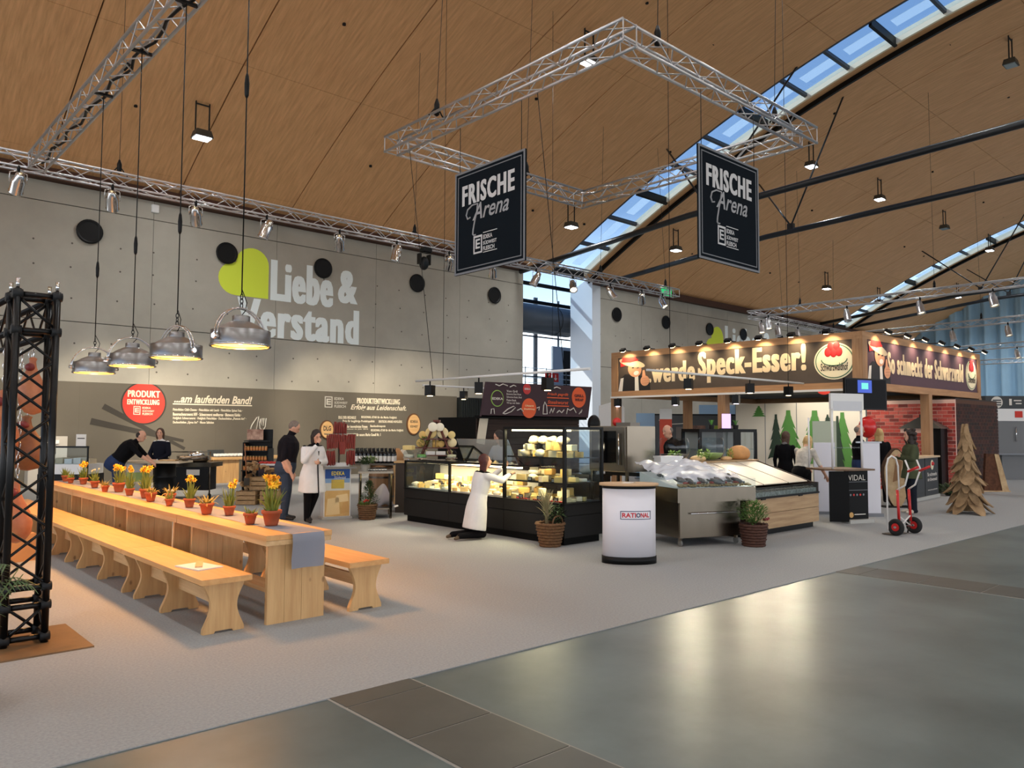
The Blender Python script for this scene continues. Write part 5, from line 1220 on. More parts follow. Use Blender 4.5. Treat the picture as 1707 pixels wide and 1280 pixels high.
for k in range(5): MB().ell((-.13+.02*k, -.1+.01*(k % 2), .34+.012*(k % 3)), (.022, .022, .018), 8, 6).build('bloom', m_redf, t, False)
# steel table with cloth below
A, B = gz(590, 870), gz(648, 867); A = gz(592, 868); tu = (B-A).normalized(); tv = Vector((-tu.y, tu.x, 0))
c = A.lerp(B, .5)+tv*.62+tu*.06; W_ = (B-A).length
t = thing('steel_table', 'stainless steel table with lower shelf between pedestal and cheese counter', 'table', c)
obox(MB(), c, tu, tv, W_+.04, .72, .83, .87).build('top', m_ss, t); obox(MB(), c, tu, tv, W_-.04, .66, .17, .19).build('shelf', m_ss, t)
for a_ in (-1, 1):
    for b_ in (-1, 1): w_ = c+tu*(a_*(W_/2-.02))+tv*(b_*.33); MB().bb(w_.x-.018, w_.x+.018, w_.y-.018, w_.y+.018, 0, .83).build('leg', m_ss, t)
# draped cloth on the shelf
b = MB()
def df(u_, v_):
    w_ = c+tu*(-.12+.55*u_)+tv*(-.2+.2*math.sin(u_*3)); s_ = math.sin(PI*min(1, u_*1.15)); z = .2+.42*s_*(1-v_)**1.5
    return (w_.x+tv.x*.3*v_*0-tv.x*.06*math.sin(9*u_+v_*4)+tv.x*.25*(v_-.5), w_.y-tv.y*.06*math.sin(9*u_+v_*4)+tv.y*.25*(v_-.5), z+.02*math.sin(u_*14))
b.grid(df, 24, 12); tag(b.build('draped_cloth', M('white_cloth', (222, 214, 216), .9)), 'crumpled white cloth lying on the lower shelf of the steel table', 'cloth')
# small tins on the table
tin = thing('small_tin', 'small dark tin with white label in a row on the steel table', 'tin', (0, 0, 0), 0, 'tins on the steel table'); MB().lathe([(.025, 0), (.025, .05), (.001, .051)], (0, 0, 0), 10).build('can', m_dark, tin, False); MB().lathe([(.0256, .012), (.0256, .036)], (0, 0, 0), 10, closed=True).build('label_band', m_paper, tin, False)
for k in range(8):
    w_ = c+tu*(-.2+.055*k)-tv*.2; (copy_tree(tin, None, (w_.x, w_.y, .87)) if k else setattr(tin, 'location', (w_.x, w_.y, .87)))
t = thing('herb_planter', 'grey planter of leafy herbs on the steel table', 'potted plant', c-tu*.3-tv*.38); w_ = c-tu*.2-tv*.3; MB().lathe([(.06, .87), (.08, 1.0), (.07, 1.0), (.001, .98)], (w_.x, w_.y, 0), 16, closed=True).build('pot', M('planter_grey', (150, 150, 142), .7), t)
b = MB(); bush(b, (w_.x, w_.y, .98), .13, .13, 260, .06, rnd); b.build('foliage', m_shrub, t); b = MB(); bush(b, (w_.x+.12, w_.y, 1.02), .12, .1, 200, .06, rnd); b.build('pale_foliage', m_shrub2, t)
# barrel with bottles
q = gd(636, 790, 16.2); t = thing('wine_barrel', 'wooden barrel carrying rows of dark bottles', 'barrel', (q.x, q.y, 0)); rr_ = .27
MB().lathe([(rr_*.86, 0), (rr_*.97, .2), (rr_, .45), (rr_*.97, .7), (rr_*.86, .9), (.001, .9)], (q.x, q.y, 0), 28).build('staves', wood('barrel_wood', (150, 112, 74), (122, 88, 56), 2), t)
for z in (.06, .25, .65, .84): MB().lathe([(rr_*(.885 if z in (.06, .84) else .985), z-.02), (rr_*(.9 if z in (.06, .84) else .99), z+.02)], (q.x, q.y, 0), 28, closed=True).build('hoop', m_ssd, t)
bt = thing('wine_bottle', 'dark bottle with white label standing in rows on the barrel', 'bottle', (0, 0, 0), 0, 'bottles on the barrel')
MB().lathe([(.034, 0), (.036, .01), (.036, .19), (.03, .22), (.014, .25), (.013, .3), (.016, .305), (.001, .31)], (0, 0, 0), 12).build('glass', M('bottle_black', (18, 18, 20), .15), bt, False); MB().lathe([(.0366, .04), (.0366, .15)], (0, 0, 0), 12, closed=True).build('label_band', m_paper, bt, False); MB().lathe([(.0165, .24), (.0165, .31), (.001, .312)], (0, 0, 0), 10, closed=True).build('capsule', m_black, bt, False)
n_ = 0
obox(MB(), q-u*.14, u, aw, .84, .46, .9, .94).build('board', m_ssd, t)
for i in range(10):
    for k in range(3):
        w_ = q+u*(-.5+.085*i)+aw*(-.16+.11*k); (copy_tree(bt, None, (w_.x, w_.y, .94)) if n_ else setattr(bt, 'location', (w_.x, w_.y, .94))); n_ += 1
# sacks / wrapped goods right of the barrel
rnd = random.Random(8)
for k, (px, z, lab) in enumerate(((662, .9, 'tan paper bag of goods beside the barrel'), (672, .86, 'pale cloth sack of goods behind the steel table'), (660, .72, 'pale paper sack low behind the steel table'))):
    q = gd(px, 770, 17.2+.45*k); t = thing('goods_sack', lab, 'sack', (q.x, q.y, 0)); obox(MB(), q, u, aw, .3, .3, 0, z-.02).build('plinth', m_pineE, t)
    b = MB().lathe([(.1, 0), (.15, .05), (.14, .2), (.08, .28), (.06, .34)], (q.x, q.y, z-.02), 14); b.v = [(v[0]+.012*math.sin(v[2]*40+v[1]*30), v[1]+.012*math.cos(v[2]*36+v[0]*20), v[2]) for v in b.v]; b.build('sack', (bxm, M('sack_pale', (220, 206, 184), .9), m_paper)[k], t)
# A-frame ladder shelf with cheese domes
q = gd(728, 740, 16.5); m_ladder = wood('ladder_red', (106, 50, 34), (84, 36, 26), 2)
t = thing('ladder_shelf', 'reddish wooden A frame ladder shelf with round cheeses', 'shelf', (q.x, q.y, 0))
def zpx(py, d=16.5): return EYE-(py-713.)*d/F
for s_ in (-1, 1):
    MB().path([Vector((q.x, q.y, zpx(701)))+u*(.02*s_)-aw*.1, Vector((q.x, q.y, .3))+u*(.62*s_)-aw*.12], .028, 4).build('rail', m_ladder, t)
    MB().path([Vector((q.x, q.y, zpx(701)))+u*(.02*s_)+aw*.1, Vector((q.x, q.y, .3))+u*(.62*s_)+aw*.3], .028, 4).build('rail', m_ladder, t)
obox(MB(), q, u, aw, .14, .26, zpx(703), zpx(700)).build('cap', m_ladder, t)
for z, w_ in ((zpx(731), .62), (zpx(745.5), .9), (zpx(758), .8)): obox(MB(), q, u, aw, w_, .3, z-.02, z).build('board', m_ladder, t)
m_ch = [M('cheese_%d' % i, c_, .45, var=.08, vscale=9) for i, c_ in enumerate(((240, 214, 140), (246, 228, 176), (228, 190, 108), (236, 224, 196), (214, 164, 84), (250, 240, 214)))]
def wedge(name_mesh, r_, h, ang=50, n=5): return MB().prism([(0, 0)]+[(r_*math.cos(R(ang)*i/n), r_*math.sin(R(ang)*i/n)) for i in range(n+1)], (0, 0, 0), X, Y, Z, h).mesh(name_mesh)
whl = MB().lathe([(.95, 0), (1, .05), (1, .35), (.95, .4), (.001, .4)], (0, 0, 0), 18).mesh('round_cheese')
def wheel_at(p_, r_, tilt, mt, lab, grp):
    me = MB().lathe([(.95*r_, 0), (r_, .05*r_), (r_, .35*r_), (.95*r_, .4*r_), (.001, .4*r_)], (0, 0, 0), 18).mesh('round_cheese'); o = link('round_cheese', me, mt); o.location = p_
    if tilt: o.rotation_euler = (PI/2*tilt, 0, heading(0, 1))
    return tag(o, lab, 'cheese', grp)
for dx, py, r_ in ((-.12, 731, .12), (.13, 731, .12), (-.3, 731, .08), (.32, 731, .08), (-.34, 745.5, .09), (.33, 745.5, .1), (.1, 745.5, .07), (-.25, 758, .06), (.28, 758, .06)):
    w_ = q+u*dx-aw*.02; wheel_at((w_.x, w_.y, zpx(py)+r_), r_, .95, m_ch[int(abs(dx)*100) % 4], 'round cheese set upright on the ladder shelf', 'cheeses on the ladder shelf')
for dx, r_ in ((-.07, .1), (.08, .09)): w_ = q+u*dx-aw*.14; wheel_at((w_.x, w_.y, zpx(712)), r_, .95, m_ch[5], 'round cheese near the top of the ladder shelf', 'cheeses near the ladder top')
for dx, hh in ((-.06, .16), (.02, .15)): w_ = q+u*dx; o = tag(MB().lathe([(.035, 0), (.035, hh), (.001, hh)], (w_.x, w_.y, zpx(745.5)), 10).build('cheese_roll', m_ch[2]), 'small cheese roll standing on the middle ladder board', 'cheese', 'cheese rolls')
for dx in (-.12, .1): w_ = q+u*dx-aw*.12; tag(MB().bevbox((w_.x, w_.y, zpx(758)+.04), (.2, .03, .08), .006, heading(0, 1)).build('shelf_card', m_paper), 'white card leaning on the lowest ladder board', 'card', 'cards on the ladder shelf')
w_ = q-u*.27-aw*.05; b = MB(); bush(b, (w_.x, w_.y, zpx(745.5)), .12, .2, 240, .06, rnd); tag(b.build('herb_bunch', m_shrub2), 'green herb bunch on the middle board of the ladder shelf', 'plant')
# counter behind the low case with cake stands
q = gd(712, 780, 15.6); t = thing('back_counter', 'dark back counter behind the low cheese case with cake domes on it', 'counter', (q.x, q.y, 0)); obox(MB(), q+u*.15, u, aw, 1.5, .5, 0, .98).build('body', M('counter_brown', (58, 46, 38), .6), t); obox(MB(), q+u*.15, u, aw, 1.56, .55, .98, 1.01).build('top', m_pineX, t)
for k, dx in enumerate((-.36, -.1, .5)):
    w_ = q+u*dx-aw*.1; t = thing('cake_dome', ('glass cake dome with yellow lid on the back counter', 'cake stand with green garnish on the back counter', 'small glass dome over cheese on the back counter')[k], 'cake stand', (w_.x, w_.y, 1.01))
    MB().lathe([(.06, 0), (.02, .03), (.02, .05), (.12, .06), (.12, .07), (.001, .07)], (w_.x, w_.y, 1.01), 18).build('stand', m_chrome, t); MB().lathe([(.11, .075), (.11, .16), (.08, .21), (.001, .23)], (w_.x, w_.y, 1.01), 18, closed=True).build('dome', m_glass, t)
    if k == 0: MB().bevbox((w_.x, w_.y, 1.28), (.2, .2, .09), .01, .6).build('lid', m_ch[0], t)
    b = MB().lathe([(.09, .075), (.09, .13), (.001, .14)], (w_.x, w_.y, 1.01), 14); b.build('cake', (m_ch[3], M('garnish_green', (110, 176, 70), .6), m_ch[1])[k], t)
# dark bush in front of the cabin and paddle
p = gd(779, 740, 23.); t = thing('bay_tree', 'dark conical bay tree before the black cabin', 'plant', (p.x, p.y, 0)); pot_mesh(.2).build('pot', m_dark, t, False); b = MB(); bush(b, (0, 0, .5), .38, 1.3, 1500, .07, rnd, False); b.build('foliage', M('bay_green', (34, 58, 40), .6, var=.3, vscale=12), t, False); MB().tube((0, 0, .3), (0, 0, .6), .03, n=8).build('stem', m_ladder, t, False)
p = gy(804, 716, 13.62); t = thing('wooden_paddle', 'pale wooden baking paddle hanging from the lintel of the grill kiosk', 'paddle', p)
MB().box(p-Z*.02, (.24, .02, .62), mat=Matrix.Rotation(R(10), 3, 'Y')).build('blade', M('paddle_pale', (226, 214, 190), .7), t); MB().tube(p+Vector((.03, 0, .26)), (p.x+.12, 13.62, 1.93), .015, n=6).build('handle', m_pineE, t)
# ================================================================== CHEESE COUNTER
m_cnt = M('counter_black', (26, 25, 24), .55, spec=.25); m_cnt2 = M('counter_plinth', (9, 9, 9), .7, spec=.15)
cc = thing('cheese_counter', 'black cheese counter with low glass case and lit tall glass case', 'counter', (8.5, 9.7, 0))
X0, X1, YA, YM, YB, YP = 8.06, 8.9, 7.73, 9.04, 11.75, 10.43
MB().bb(X0+.05, X1-.03, YA+.06, YB-.04, 0, .11).build('plinth', m_cnt2, cc)
for y0, y1 in ((YA, YM), (YM, YP), (YP, YB)):
    MB().bb(X0, X1, y0+.003, y1-.003, .11, .415).build('lower_panel', m_cnt, cc); MB().bb(X0, X1, y0+.003, y1-.003, .425, .575).build('upper_panel', m_cnt, cc)
MB().bb(X0+.02, X1-.02, YA+.02, YB-.02, .41, .43).build('groove', m_cnt2, cc)
MB().bb(X0-.008, X1+.008, YA-.008, YB+.008, .576, .6).build('deck', m_black, cc)
m_liner = M('case_liner', (206, 200, 188), .5)
MB().bb(X0+.06, X1-.06, YM+.05, YB-.05, .601, .62).build('case_floor', m_liner, cc)
MB().bb(X1-.06, X1-.02, YM+.03, YB-.04, .601, .98).build('case_back', m_liner, cc)
MB().bb(X0+.35, X1, YM+.03, YB-.03, 1.06, 1.09).build('case_top', M('case_top_black', (22, 22, 24), .15), cc)
MB().bb(X0+.38, X0+.46, YM+.06, YB-.06, 1.03, 1.06).build('light_strip', M('strip_warm', (255, 240, 210), .4, emit=(255, 226, 170), es=6.), cc)
for y in (YB-.02, YP): MB().bb(X0, X0+.035, y-.02, y+.02, .6, 1.09).build('post', m_black, cc); MB().bb(X1-.035, X1, y-.02, y+.02, .6, 1.09).build('post', m_black, cc); MB().bb(X0, X1, y-.015, y+.015, 1.06, 1.09).build('cross_rail', m_black, cc)
MB().bb(X0, X0+.03, YP, YB, 1.06, 1.09).build('top_rail', m_black, cc)
MB().bb(X0+.01, X0+.018, YP+.02, YB-.04, .602, 1.06).build('front_glass', m_glass, cc); MB().bb(X0+.03, X0+.36, YP+.02, YB-.04, 1.07, 1.078).build('top_glass', m_glass, cc); MB().bb(X0+.04, X1-.04, YB-.025, YB-.017, .602, 1.06).build('end_glass', m_glass, cc)
# lifted pane of the open half, on gas struts
m_refl2 = glassmat('mirror_glass', (214, 226, 236), 1., .01)
_n = m_refl2.node_tree.nodes; _mx = [n for n in _n if n.type == 'MIX_SHADER'][0]
for l_ in list(m_refl2.node_tree.links):
    if l_.to_node == _mx and l_.to_socket == _mx.inputs[0]: m_refl2.node_tree.links.remove(l_)
_mx.inputs[0].default_value = .45
lp = MB(); a0, a1 = Vector((X0+.34, 0, 1.1)), Vector((X0+.12, 0, 1.5)); d_ = (a1-a0).normalized(); nn = Vector((-d_.z, 0, d_.x))
lp.add([Vector((p_.x, y, p_.z))+nn*t_ for t_ in (0, .008) for p_, y in ((a0, YM+.04), (a0, YP), (a1, YP-.05), (a1, YM+.04))], [(3, 2, 1, 0), (4, 5, 6, 7), (0, 1, 5, 4), (1, 2, 6, 5), (2, 3, 7, 6), (3, 0, 4, 7)]); lp.build('lifted_pane', m_refl2, cc)
for y in (YM+.06, YP-.02): MB().tube((X0+.5, y, 1.08), (X0+.26, y, 1.26), .01, n=6).build('gas_strut', m_black, cc)
# tall case
for x, y in ((X0+.02, YM), (X0+.02, YA+.02), (X1-.02, YA+.02), (X1-.02, YM)): MB().bb(x-.022, x+.022, y-.022, y+.022, .6, 1.69).build('corner_post', m_black, cc)
MB().bb(X0, X1, YA, YM+.02, 1.66, 1.7).build('roof', m_black, cc)
MB().bb(X1-.05, X1-.02, YA+.04, YM-.02, .61, 1.66).build('back_frame', m_glass, cc)
MB().bb(X0+.012, X0+.02, YA+.045, YM-.025, .602, 1.66).build('front_glass', m_glass, cc); MB().bb(X0+.045, X1-.045, YA+.012, YA+.02, .602, 1.66).build('side_glass', m_glass, cc)
for z in (.885, 1.25):
    MB().bb(X0+.05, X1-.08, YA+.05, YM-.03, z-.012, z).build('shelf', M('shelf_glass_dark', (40, 36, 32), .2), cc)
    MB().bb(X0+.045, X0+.055, YA+.05, YM-.03, z-.02, z+.004).build('shelf_edge', m_black, cc)
MB().bb(X0+.12, X0+.2, YA+.06, YM-.05, 1.635, 1.66).build('light_strip', _mats['strip_warm'], cc)
area('case_light', (X0+.16, (YA+YM)/2, 1.625), .08, 16, (1, .78, .46), (X0+.5, (YA+YM)/2, 0), 'RECTANGLE', cc, PI, 1.2)
for z in (.87, 1.235): area('case_light', (X0+.1, (YA+YM)/2, z-.01), .05, 8, (1, .78, .46), (X0+.45, (YA+YM)/2, z-.6), 'RECTANGLE', cc, PI, 1.1)
area('case_light', (X0+.42, (YM+YB)/2, 1.02), .08, 22, (1, .8, .5), (X0+.4, (YM+YB)/2, 0), 'RECTANGLE', cc, PI, 2.5)
for o in [o for o in col.objects if o.name.startswith('case_light')]:
    o.rotation_euler = (0, R(12) if o.location.x < X0+.3 else 0, 0)
# --- goods: wedges, blocks, wheels, wrapped packs
rnd = random.Random(31)
protos = []
m_film = M('wrapped_cheese', (246, 232, 196), .2, var=.1, vscale=20, bump=.5, bscale=40)
def proto(me, mt, name, lab, grp):
    me.materials.append(mt); o = bpy.data.objects.new(name, me); return (o, name, lab, grp)
kinds = []
for i, (r_, h, ang) in enumerate(((.1, .06, 45), (.13, .07, 35), (.09, .05, 60))):
    for mi in (0, 1, 2): kinds.append((wedge('cheese_wedge', r_, h, ang), m_ch[mi], 'cheese_wedge', 'wedge'))
for mi in (0, 3, 4): kinds.append((MB().bevbox((0, 0, .03), (.12, .08, .06), .008).mesh('cheese_block'), m_ch[mi], 'cheese_block', 'block'))
for mi in (1, 3, 5): kinds.append((MB().lathe([(.055, 0), (.06, .005), (.06, .035), (.055, .04), (.001, .04)], (0, 0, 0), 14).mesh('round_cheese'), m_ch[mi], 'round_cheese', 'wheel'))
b = MB().ell((0, 0, .04), (.07, .055, .045), 10, 7); b.v = [(v[0]+.01*math.sin(v[2]*90), v[1]+.008*math.sin(v[0]*80), max(0, v[2])) for v in b.v]
kinds.append((b.mesh('wrapped_cheese'), m_film, 'wrapped_cheese', 'wrapped'))
for k in kinds: k[0].materials.append(k[1])
def goods(x, y, z, where, s_=1., only=None):
    k = rnd.choice([q_ for q_ in kinds if only is None or q_[3] in only]); o = link(k[2], k[0]); o.location = (x, y, z); o.rotation_euler = (0, 0, rnd.uniform(0, 6.28)); o.scale = (s_,)*3
    nm = {'wedge': 'cheese wedge', 'block': 'cheese block', 'wheel': 'small round cheese', 'wrapped': 'film wrapped cheese'}[k[3]]
    tag(o, nm+' '+where, 'cheese', nm+'s '+where); return o
y = YM+.16
ny = 17
for i in range(ny):
    yy = YM+.14+(YB-YM-.3)*i/(ny-1)
    for j in range(4):
        xx = X0+.13+j*.165; z = .621
        goods(xx+rnd.uniform(-.012, .012), yy, z+.02*j, 'in the low glass case', 1.05)
for i in range(13): goods(X0+.58+rnd.uniform(-.03, .03), YM+.2+.19*i, 0.75, 'heaped at the back of the low glass case', 1.35, ('wedge', 'block'))
tagm = MB().prism([(-.045, 0), (.045, 0), (.045, .06), (-.045, .06)], (0, 0, 0), Y, Z, X, .004).mesh('price_tag'); tagm.materials.append(m_black)
linem = MB().bb(-.001, .001, -.03, .03, .035, .042).mesh('tag_line'); linem.materials.append(m_paper)
def price(x, y, z, where):
    t = thing('price_tag', 'small black price tag with white writing '+where, 'price tag', (x, y, z), 0, 'price tags '+where); o = link('card', tagm, None, t, False); o2 = link('writing', linem, None, t, False); o2.location = (-.003, 0, 0); o3 = link('writing', linem, None, t, False); o3.location = (-.003, 0, -.02)
for i in range(9): price(X0+.21+.17*(i % 2), YM+.22+.27*i, .655+.02*(i % 2), 'in the low glass case')
# tall case, bottom level
for i in range(7):
    for j in range(4): goods(X0+.14+j*.16, YA+.14+.172*i, .602, 'on the floor of the tall glass case', 1.15)
for i in range(7): goods(X0+.24+.1*(i % 3), YA+.2+.15*i, .675, 'stacked in the tall glass case', 1.5, ('wedge', 'block'))
for z, lab, n_, big in ((.886, 'on the middle shelf of the tall glass case', 7, 1.2), (1.251, 'on the top shelf of the tall glass case', 7, 1.35)):
    for i in range(n_):
        for j in range(3): goods(X0+.16+j*.19, YA+.15+.168*i, z, lab, big, ('wrapped', 'wedge') if z > 1 else None)
    for i in range(6): goods(X0+.27+.06*(i % 2), YA+.22+.17*i, z+.075*big, 'piled '+lab, big*1.3, ('wrapped', 'wheel', 'wedge') if z > 1 else None)
for i in range(4): goods(X0+.3, YA+.32+.2*i, 1.44, 'crowning the top shelf pile', 1.5, ('wrapped',))
for y_, z in ((YA+.3, .886), (YA+.8, .886), (YA+.25, .61), (YA+.6, .61), (YA+1.0, .61)): price(X0+.075, y_, z, 'in the tall glass case')
# red berries as garnish
bm = MB()
for i in range(40): bm.ell((X0+.075+rnd.uniform(-.012, .012), YA+.08+rnd.uniform(0, 1.15), .612), (.012, .012, .012), 6, 5)
tag(bm.build('berry_garnish', m_redf), 'row of small red berries along the front of the tall case', 'garnish', kind='stuff')
# wicker basket plant by the counter
p = gz(918, 913); t = thing('basket_plant', 'dry grassy plant and green sprigs in a wicker basket before the cheese counter', 'potted plant', p+aw*.15)
basket(t, .13, .2, .34, 8, M('wicker_brown', (128, 92, 56), .8, rgb2=(84, 56, 34), vscale=40, bump=.6, bscale=60)); b = MB(); rnd = random.Random(5)
for k in range(90):
    a_ = rnd.uniform(0, 6.28); hh = rnd.uniform(.15, .5); sp_ = rnd.uniform(.02, .12); blade(b, (-.07+sp_*.2*math.cos(a_), sp_*.2*math.sin(a_), .3+hh*.6), (-.07+sp_*1.3*math.cos(a_), sp_*1.3*math.sin(a_), .36+hh), .008, .12, a_)
b.build('dry_leaves', M('dry_grass', (150, 142, 104), .8), t, False); b = MB(); bush(b, (.08, -.02, .32), .17, .25, 420, .06, rnd); b.build('green_sprigs', m_shrub, t, False); MB().tube((-.07, 0, .3), (-.06, 0, .72), .028, .02, n=8).build('stem', M('dry_stem', (130, 118, 86), .9), t, False)
MB().path([(.0+.1*math.cos(a_), -.15, .34+.1*math.sin(a_)) for a_ in [PI*i/10 for i in range(11)]], .012, 6).build('handle', m_basket, t, False)
# ================================================================== GRILL KIOSK WITH WINE RED SIGN
gk = thing('grill_kiosk', 'dark timber grill kiosk behind the cheese counter under the wine red sign', 'kiosk', (13, 13.8, 0))
m_dkw = wood('kiosk_wood', (58, 38, 28), (38, 24, 18), 0, .7)
for k in range(12): MB().bb(11.4, 14.85, 13.72, 13.76, .0+k*.162, .155+k*.162).build('plank', m_dkw, gk)
MB().bb(11.35, 14.9, 13.5, 13.76, 1.9, 1.97).build('lintel', m_cnt2, gk); MB().bb(11.4, 14.85, 13.76, 15.2, 0, 1.93).build('body', m_cnt2, gk)
gs = thing('grill_sign', 'wine red chalk style menu sign with orange circles above the grill kiosk', 'sign', (13.2, 13.5, 2.0))
m_wine = M('sign_wine', (58, 36, 44), .7); m_or = M('sign_orange', (226, 96, 52), .7); m_chalk = M('chalk_white', (222, 216, 206), .8); m_gr = M('chalk_green', (150, 190, 90), .8)
MB().prism([(11.34, 1.94), (14.95, 1.95), (15.1, 2.76), (11.5, 2.74)], (0, 13.5, 0), X, Z, Y, .06).build('board', m_wine, gs)
def spt(px, py): return gy(px, py, 13.49)
def sdisc(px, py, wpx, mt, sc_=1., y=13.496, n=28):
    a_, b_ = spt(px-wpx, py), spt(px+wpx, py); disc((a_.x+b_.x)/2, a_.z, (b_.x-a_.x)/2, y, mt, gs, 'disc', n, 1.)
sdisc(829, 663.5, 10.5, m_gr); sdisc(829, 663.5, 9.3, m_wine, y=13.489); sdisc(882, 680, 12, m_or); sdisc(965, 662, 11.5, m_or); sdisc(878.5, 648, 6.5, M('sign_red2', (196, 60, 58), .7))
def stext(s_, x0, y0, x1, h, mt, **k):
    a_, b_, c_ = spt(x0, y0), spt(x1, y0), spt(x0, y0-h); text(s_, (a_.x, 13.484, a_.z), X, Z, b_.x-a_.x, c_.z-a_.z, mt, gs, off=.006, **k)
stext('EDEKA', 820, 666, 838, 4, m_chalk, bold=.03); stext('GRILL', 957, 661.5, 973, 4.5, m_wine, bold=.03); stext('WRAP', 958, 668.5, 972, 4.5, m_wine, bold=.03)
for i, s_ in enumerate(('Vom Grill', 'Bratwurst, Rote Wurst', 'Schweine-Steak, Rind', 'Puten-Steak', 'Wrap mit Salat')): stext(s_, 844, 653.5+i*5, (862, 868, 869, 860, 866)[i], 3.6, m_chalk, bold=.01)
stext('Frisch gegrillt', 912, 660, 947, 6, m_or, shear=.3); stext('Steakwurst', 912, 673, 947, 6, m_or, shear=.3); stext('Unsere', 875, 677.5, 889, 3.2, m_ch[1], shear=.2); stext('Empfehlung', 873, 683.5, 891, 3.4, m_ch[1], shear=.2); stext('EDEKA', 874, 649.5, 883, 3.0, m_chalk, bold=.03)
for x0, x1, y_ in ((912, 948, 662.5), (912, 948, 676)):
    a_, b_ = spt(x0, y_), spt(x1, y_+1); MB().bb(a_.x, b_.x, 13.485, 13.495, a_.z-.012, a_.z+.012).build('underline', m_or, gs)
b = MB()   # chalk doodles: sausages, bottle, leaves
for pts in ([(818, 690), (819, 682), (823, 681), (824, 690)], [(838, 689), (846, 682), (856, 677), (859, 679), (852, 686), (842, 690), (838, 689)], [(905, 690), (906, 676), (908, 670), (911, 676), (912, 690), (905, 690)], [(916, 689), (919, 681), (921, 688), (924, 680)], [(928, 688), (932, 684), (936, 688), (940, 683)], [(944, 690), (946, 681), (950, 684), (956, 680), (960, 688)], [(862, 684), (868, 681), (872, 686)], [(895, 680), (899, 678), (898, 684)], [(826, 640.5), (832, 643), (838, 640), (846, 643)], [(850, 645), (856, 642), (860, 644)], [(920, 648), (928, 645), (934, 648)], [(965, 690), (970, 683), (968, 688)]):
    b.path([spt(*q_)+Y*-.004 for q_ in pts], .014, 4)
tag(b.build('chalk_doodle', m_chalk, gs))
# ================================================================== TRACK RAILS WITH BLACK SPOTLIGHTS
def track(p0, p1, spots, label, aims=None):
    p0, p1 = Vector(p0), Vector(p1); t = thing('track_rail', label, 'track light', p0.lerp(p1, .5)); d_ = (p1-p0).normalized(); sd_ = d_.cross(Z)
    b_ = MB(); P = []
    MB().path([p0, p1], .028, 4).build('rail', m_white, t)
    for f_ in (.12, .88): q_ = p0.lerp(p1, f_); MB().tube(q_, (8.295, q_.y, 6.975) if abs(q_.x-8.9) < .1 else (q_.x, q_.y, zc(q_.y)+.01), .006, n=5).build('cable', m_black, t)
    for i, f_ in enumerate(spots):
        c_ = p0.lerp(p1, f_); sp_t = thing('track_spotlight', 'black box spotlight on '+label, 'spotlight', c_, 0, 'spotlights on '+label)
        MB().tube(c_+Z*.005, c_-Z*.1, .014, n=6).build('stem', m_black, sp_t)
        MB().box(c_-Z*.2, (.15, .15, .2), R(20+30*i)).build('box', m_black, sp_t); MB().tube(c_-Z*.302, c_-Z*.31, .055, n=12).build('lens', m_warmlamp, sp_t.children[-1])
        if aims: spot('track_beam', c_-Z*.34, aims[i % len(aims)], 130 if 'header' in label else 120, (1, .84, .6), 60, .6, .04, sp_t)
    return t
track((8.9, 12.6, 2.6), (8.9, 8.0, 2.6), (.1, .42, .8), 'the white rail above the cheese counter', ((8.2, 11.5, .5), (7.6, 10, 0), (8.2, 8.4, .6)))
a, b_ = gz(705, 642, 2.7), gz(945, 654, 2.7); track(a, (b_.x, a.y, 2.7), (.25, .8), 'the white rail behind the grill sign', ((9, 14, .8), (12, 15, 1)))
a, b_ = gz(1086, 616, 2.75), gz(1317, 640, 2.75); track((a.x, 8.75, 2.75), (b_.x, 8.75, 2.75), (.22, .6, .88), 'the white rail before the timber stand header', ((10.2, 6.6, .8), (12., 5.9, 0), (12.8, 5.8, 0)))
# ================================================================== RATIONAL PROMO COUNTER
p = gz(1053, 942)+aw*.21
rc = thing('promo_counter', 'white oval promotion counter with red logo and beech top', 'counter', p, heading(0, 1))
def oval(a_, b_, z0, z1, n=40): return MB().lathe([(1, z0), (1, z1)], (0, 0, 0), n, sx=a_, sy=b_)
oval(.345, .205, .0, .09).build('base', m_black, rc, False); oval(.335, .198, .09, .93).build('skin', M('promo_white', (226, 224, 230), .45), rc, False)
oval(.34, .202, .93, .965).build('collar', m_black, rc, False); oval(.375, .235, .965, .995).build('top', M('beech', (206, 170, 130), .5), rc, False)
def on_oval(bw, x0, z0, w_, h, mt, body=None, name='lettering', off=.004):
    if body is None: v = np.array([(x, z, 0) for z in (0, 1) for x in np.linspace(0, 1, 9)]); fs = [(i, i+1, i+10, i+9) for i in range(8)]
    else: v, fs = textmesh(body, .03, 0, 1., 1.)
    mn, mx = v.min(0), v.max(0); P = []
    for q_ in v:
        x = x0+(q_[0]-mn[0])/(mx[0]-mn[0])*w_; z = z0+(q_[1]-mn[1])/(mx[1]-mn[1])*h
        P.append((x, -.198*math.sqrt(1-(x/.335)**2)-off, z))
    me = bpy.data.meshes.new(name); me.from_pydata(P, [], fs); link(name, me, mt, rc, False)
m_lr = M('logo_red', (200, 42, 52), .5); m_lb = M('logo_blue', (44, 56, 90), .5)
LX, LZ, LW, LH = -.135, .555, .385, .105
for x0, z0, w_, h in ((LX, LZ, LW, .008), (LX, LZ+LH-.008, LW, .008), (LX, LZ, .008, LH), (LX+LW-.008, LZ, .008, LH)): on_oval(0, x0, z0, w_, h, m_lb, None, 'logo_frame')
on_oval(0, LX+.022, LZ+.024, .172, .058, m_lr, 'RATI'); on_oval(0, LX+.197, LZ+.024, .052, .058, m_lb, 'O'); on_oval(0, LX+.252, LZ+.024, .112, .058, m_lr, 'NAL')
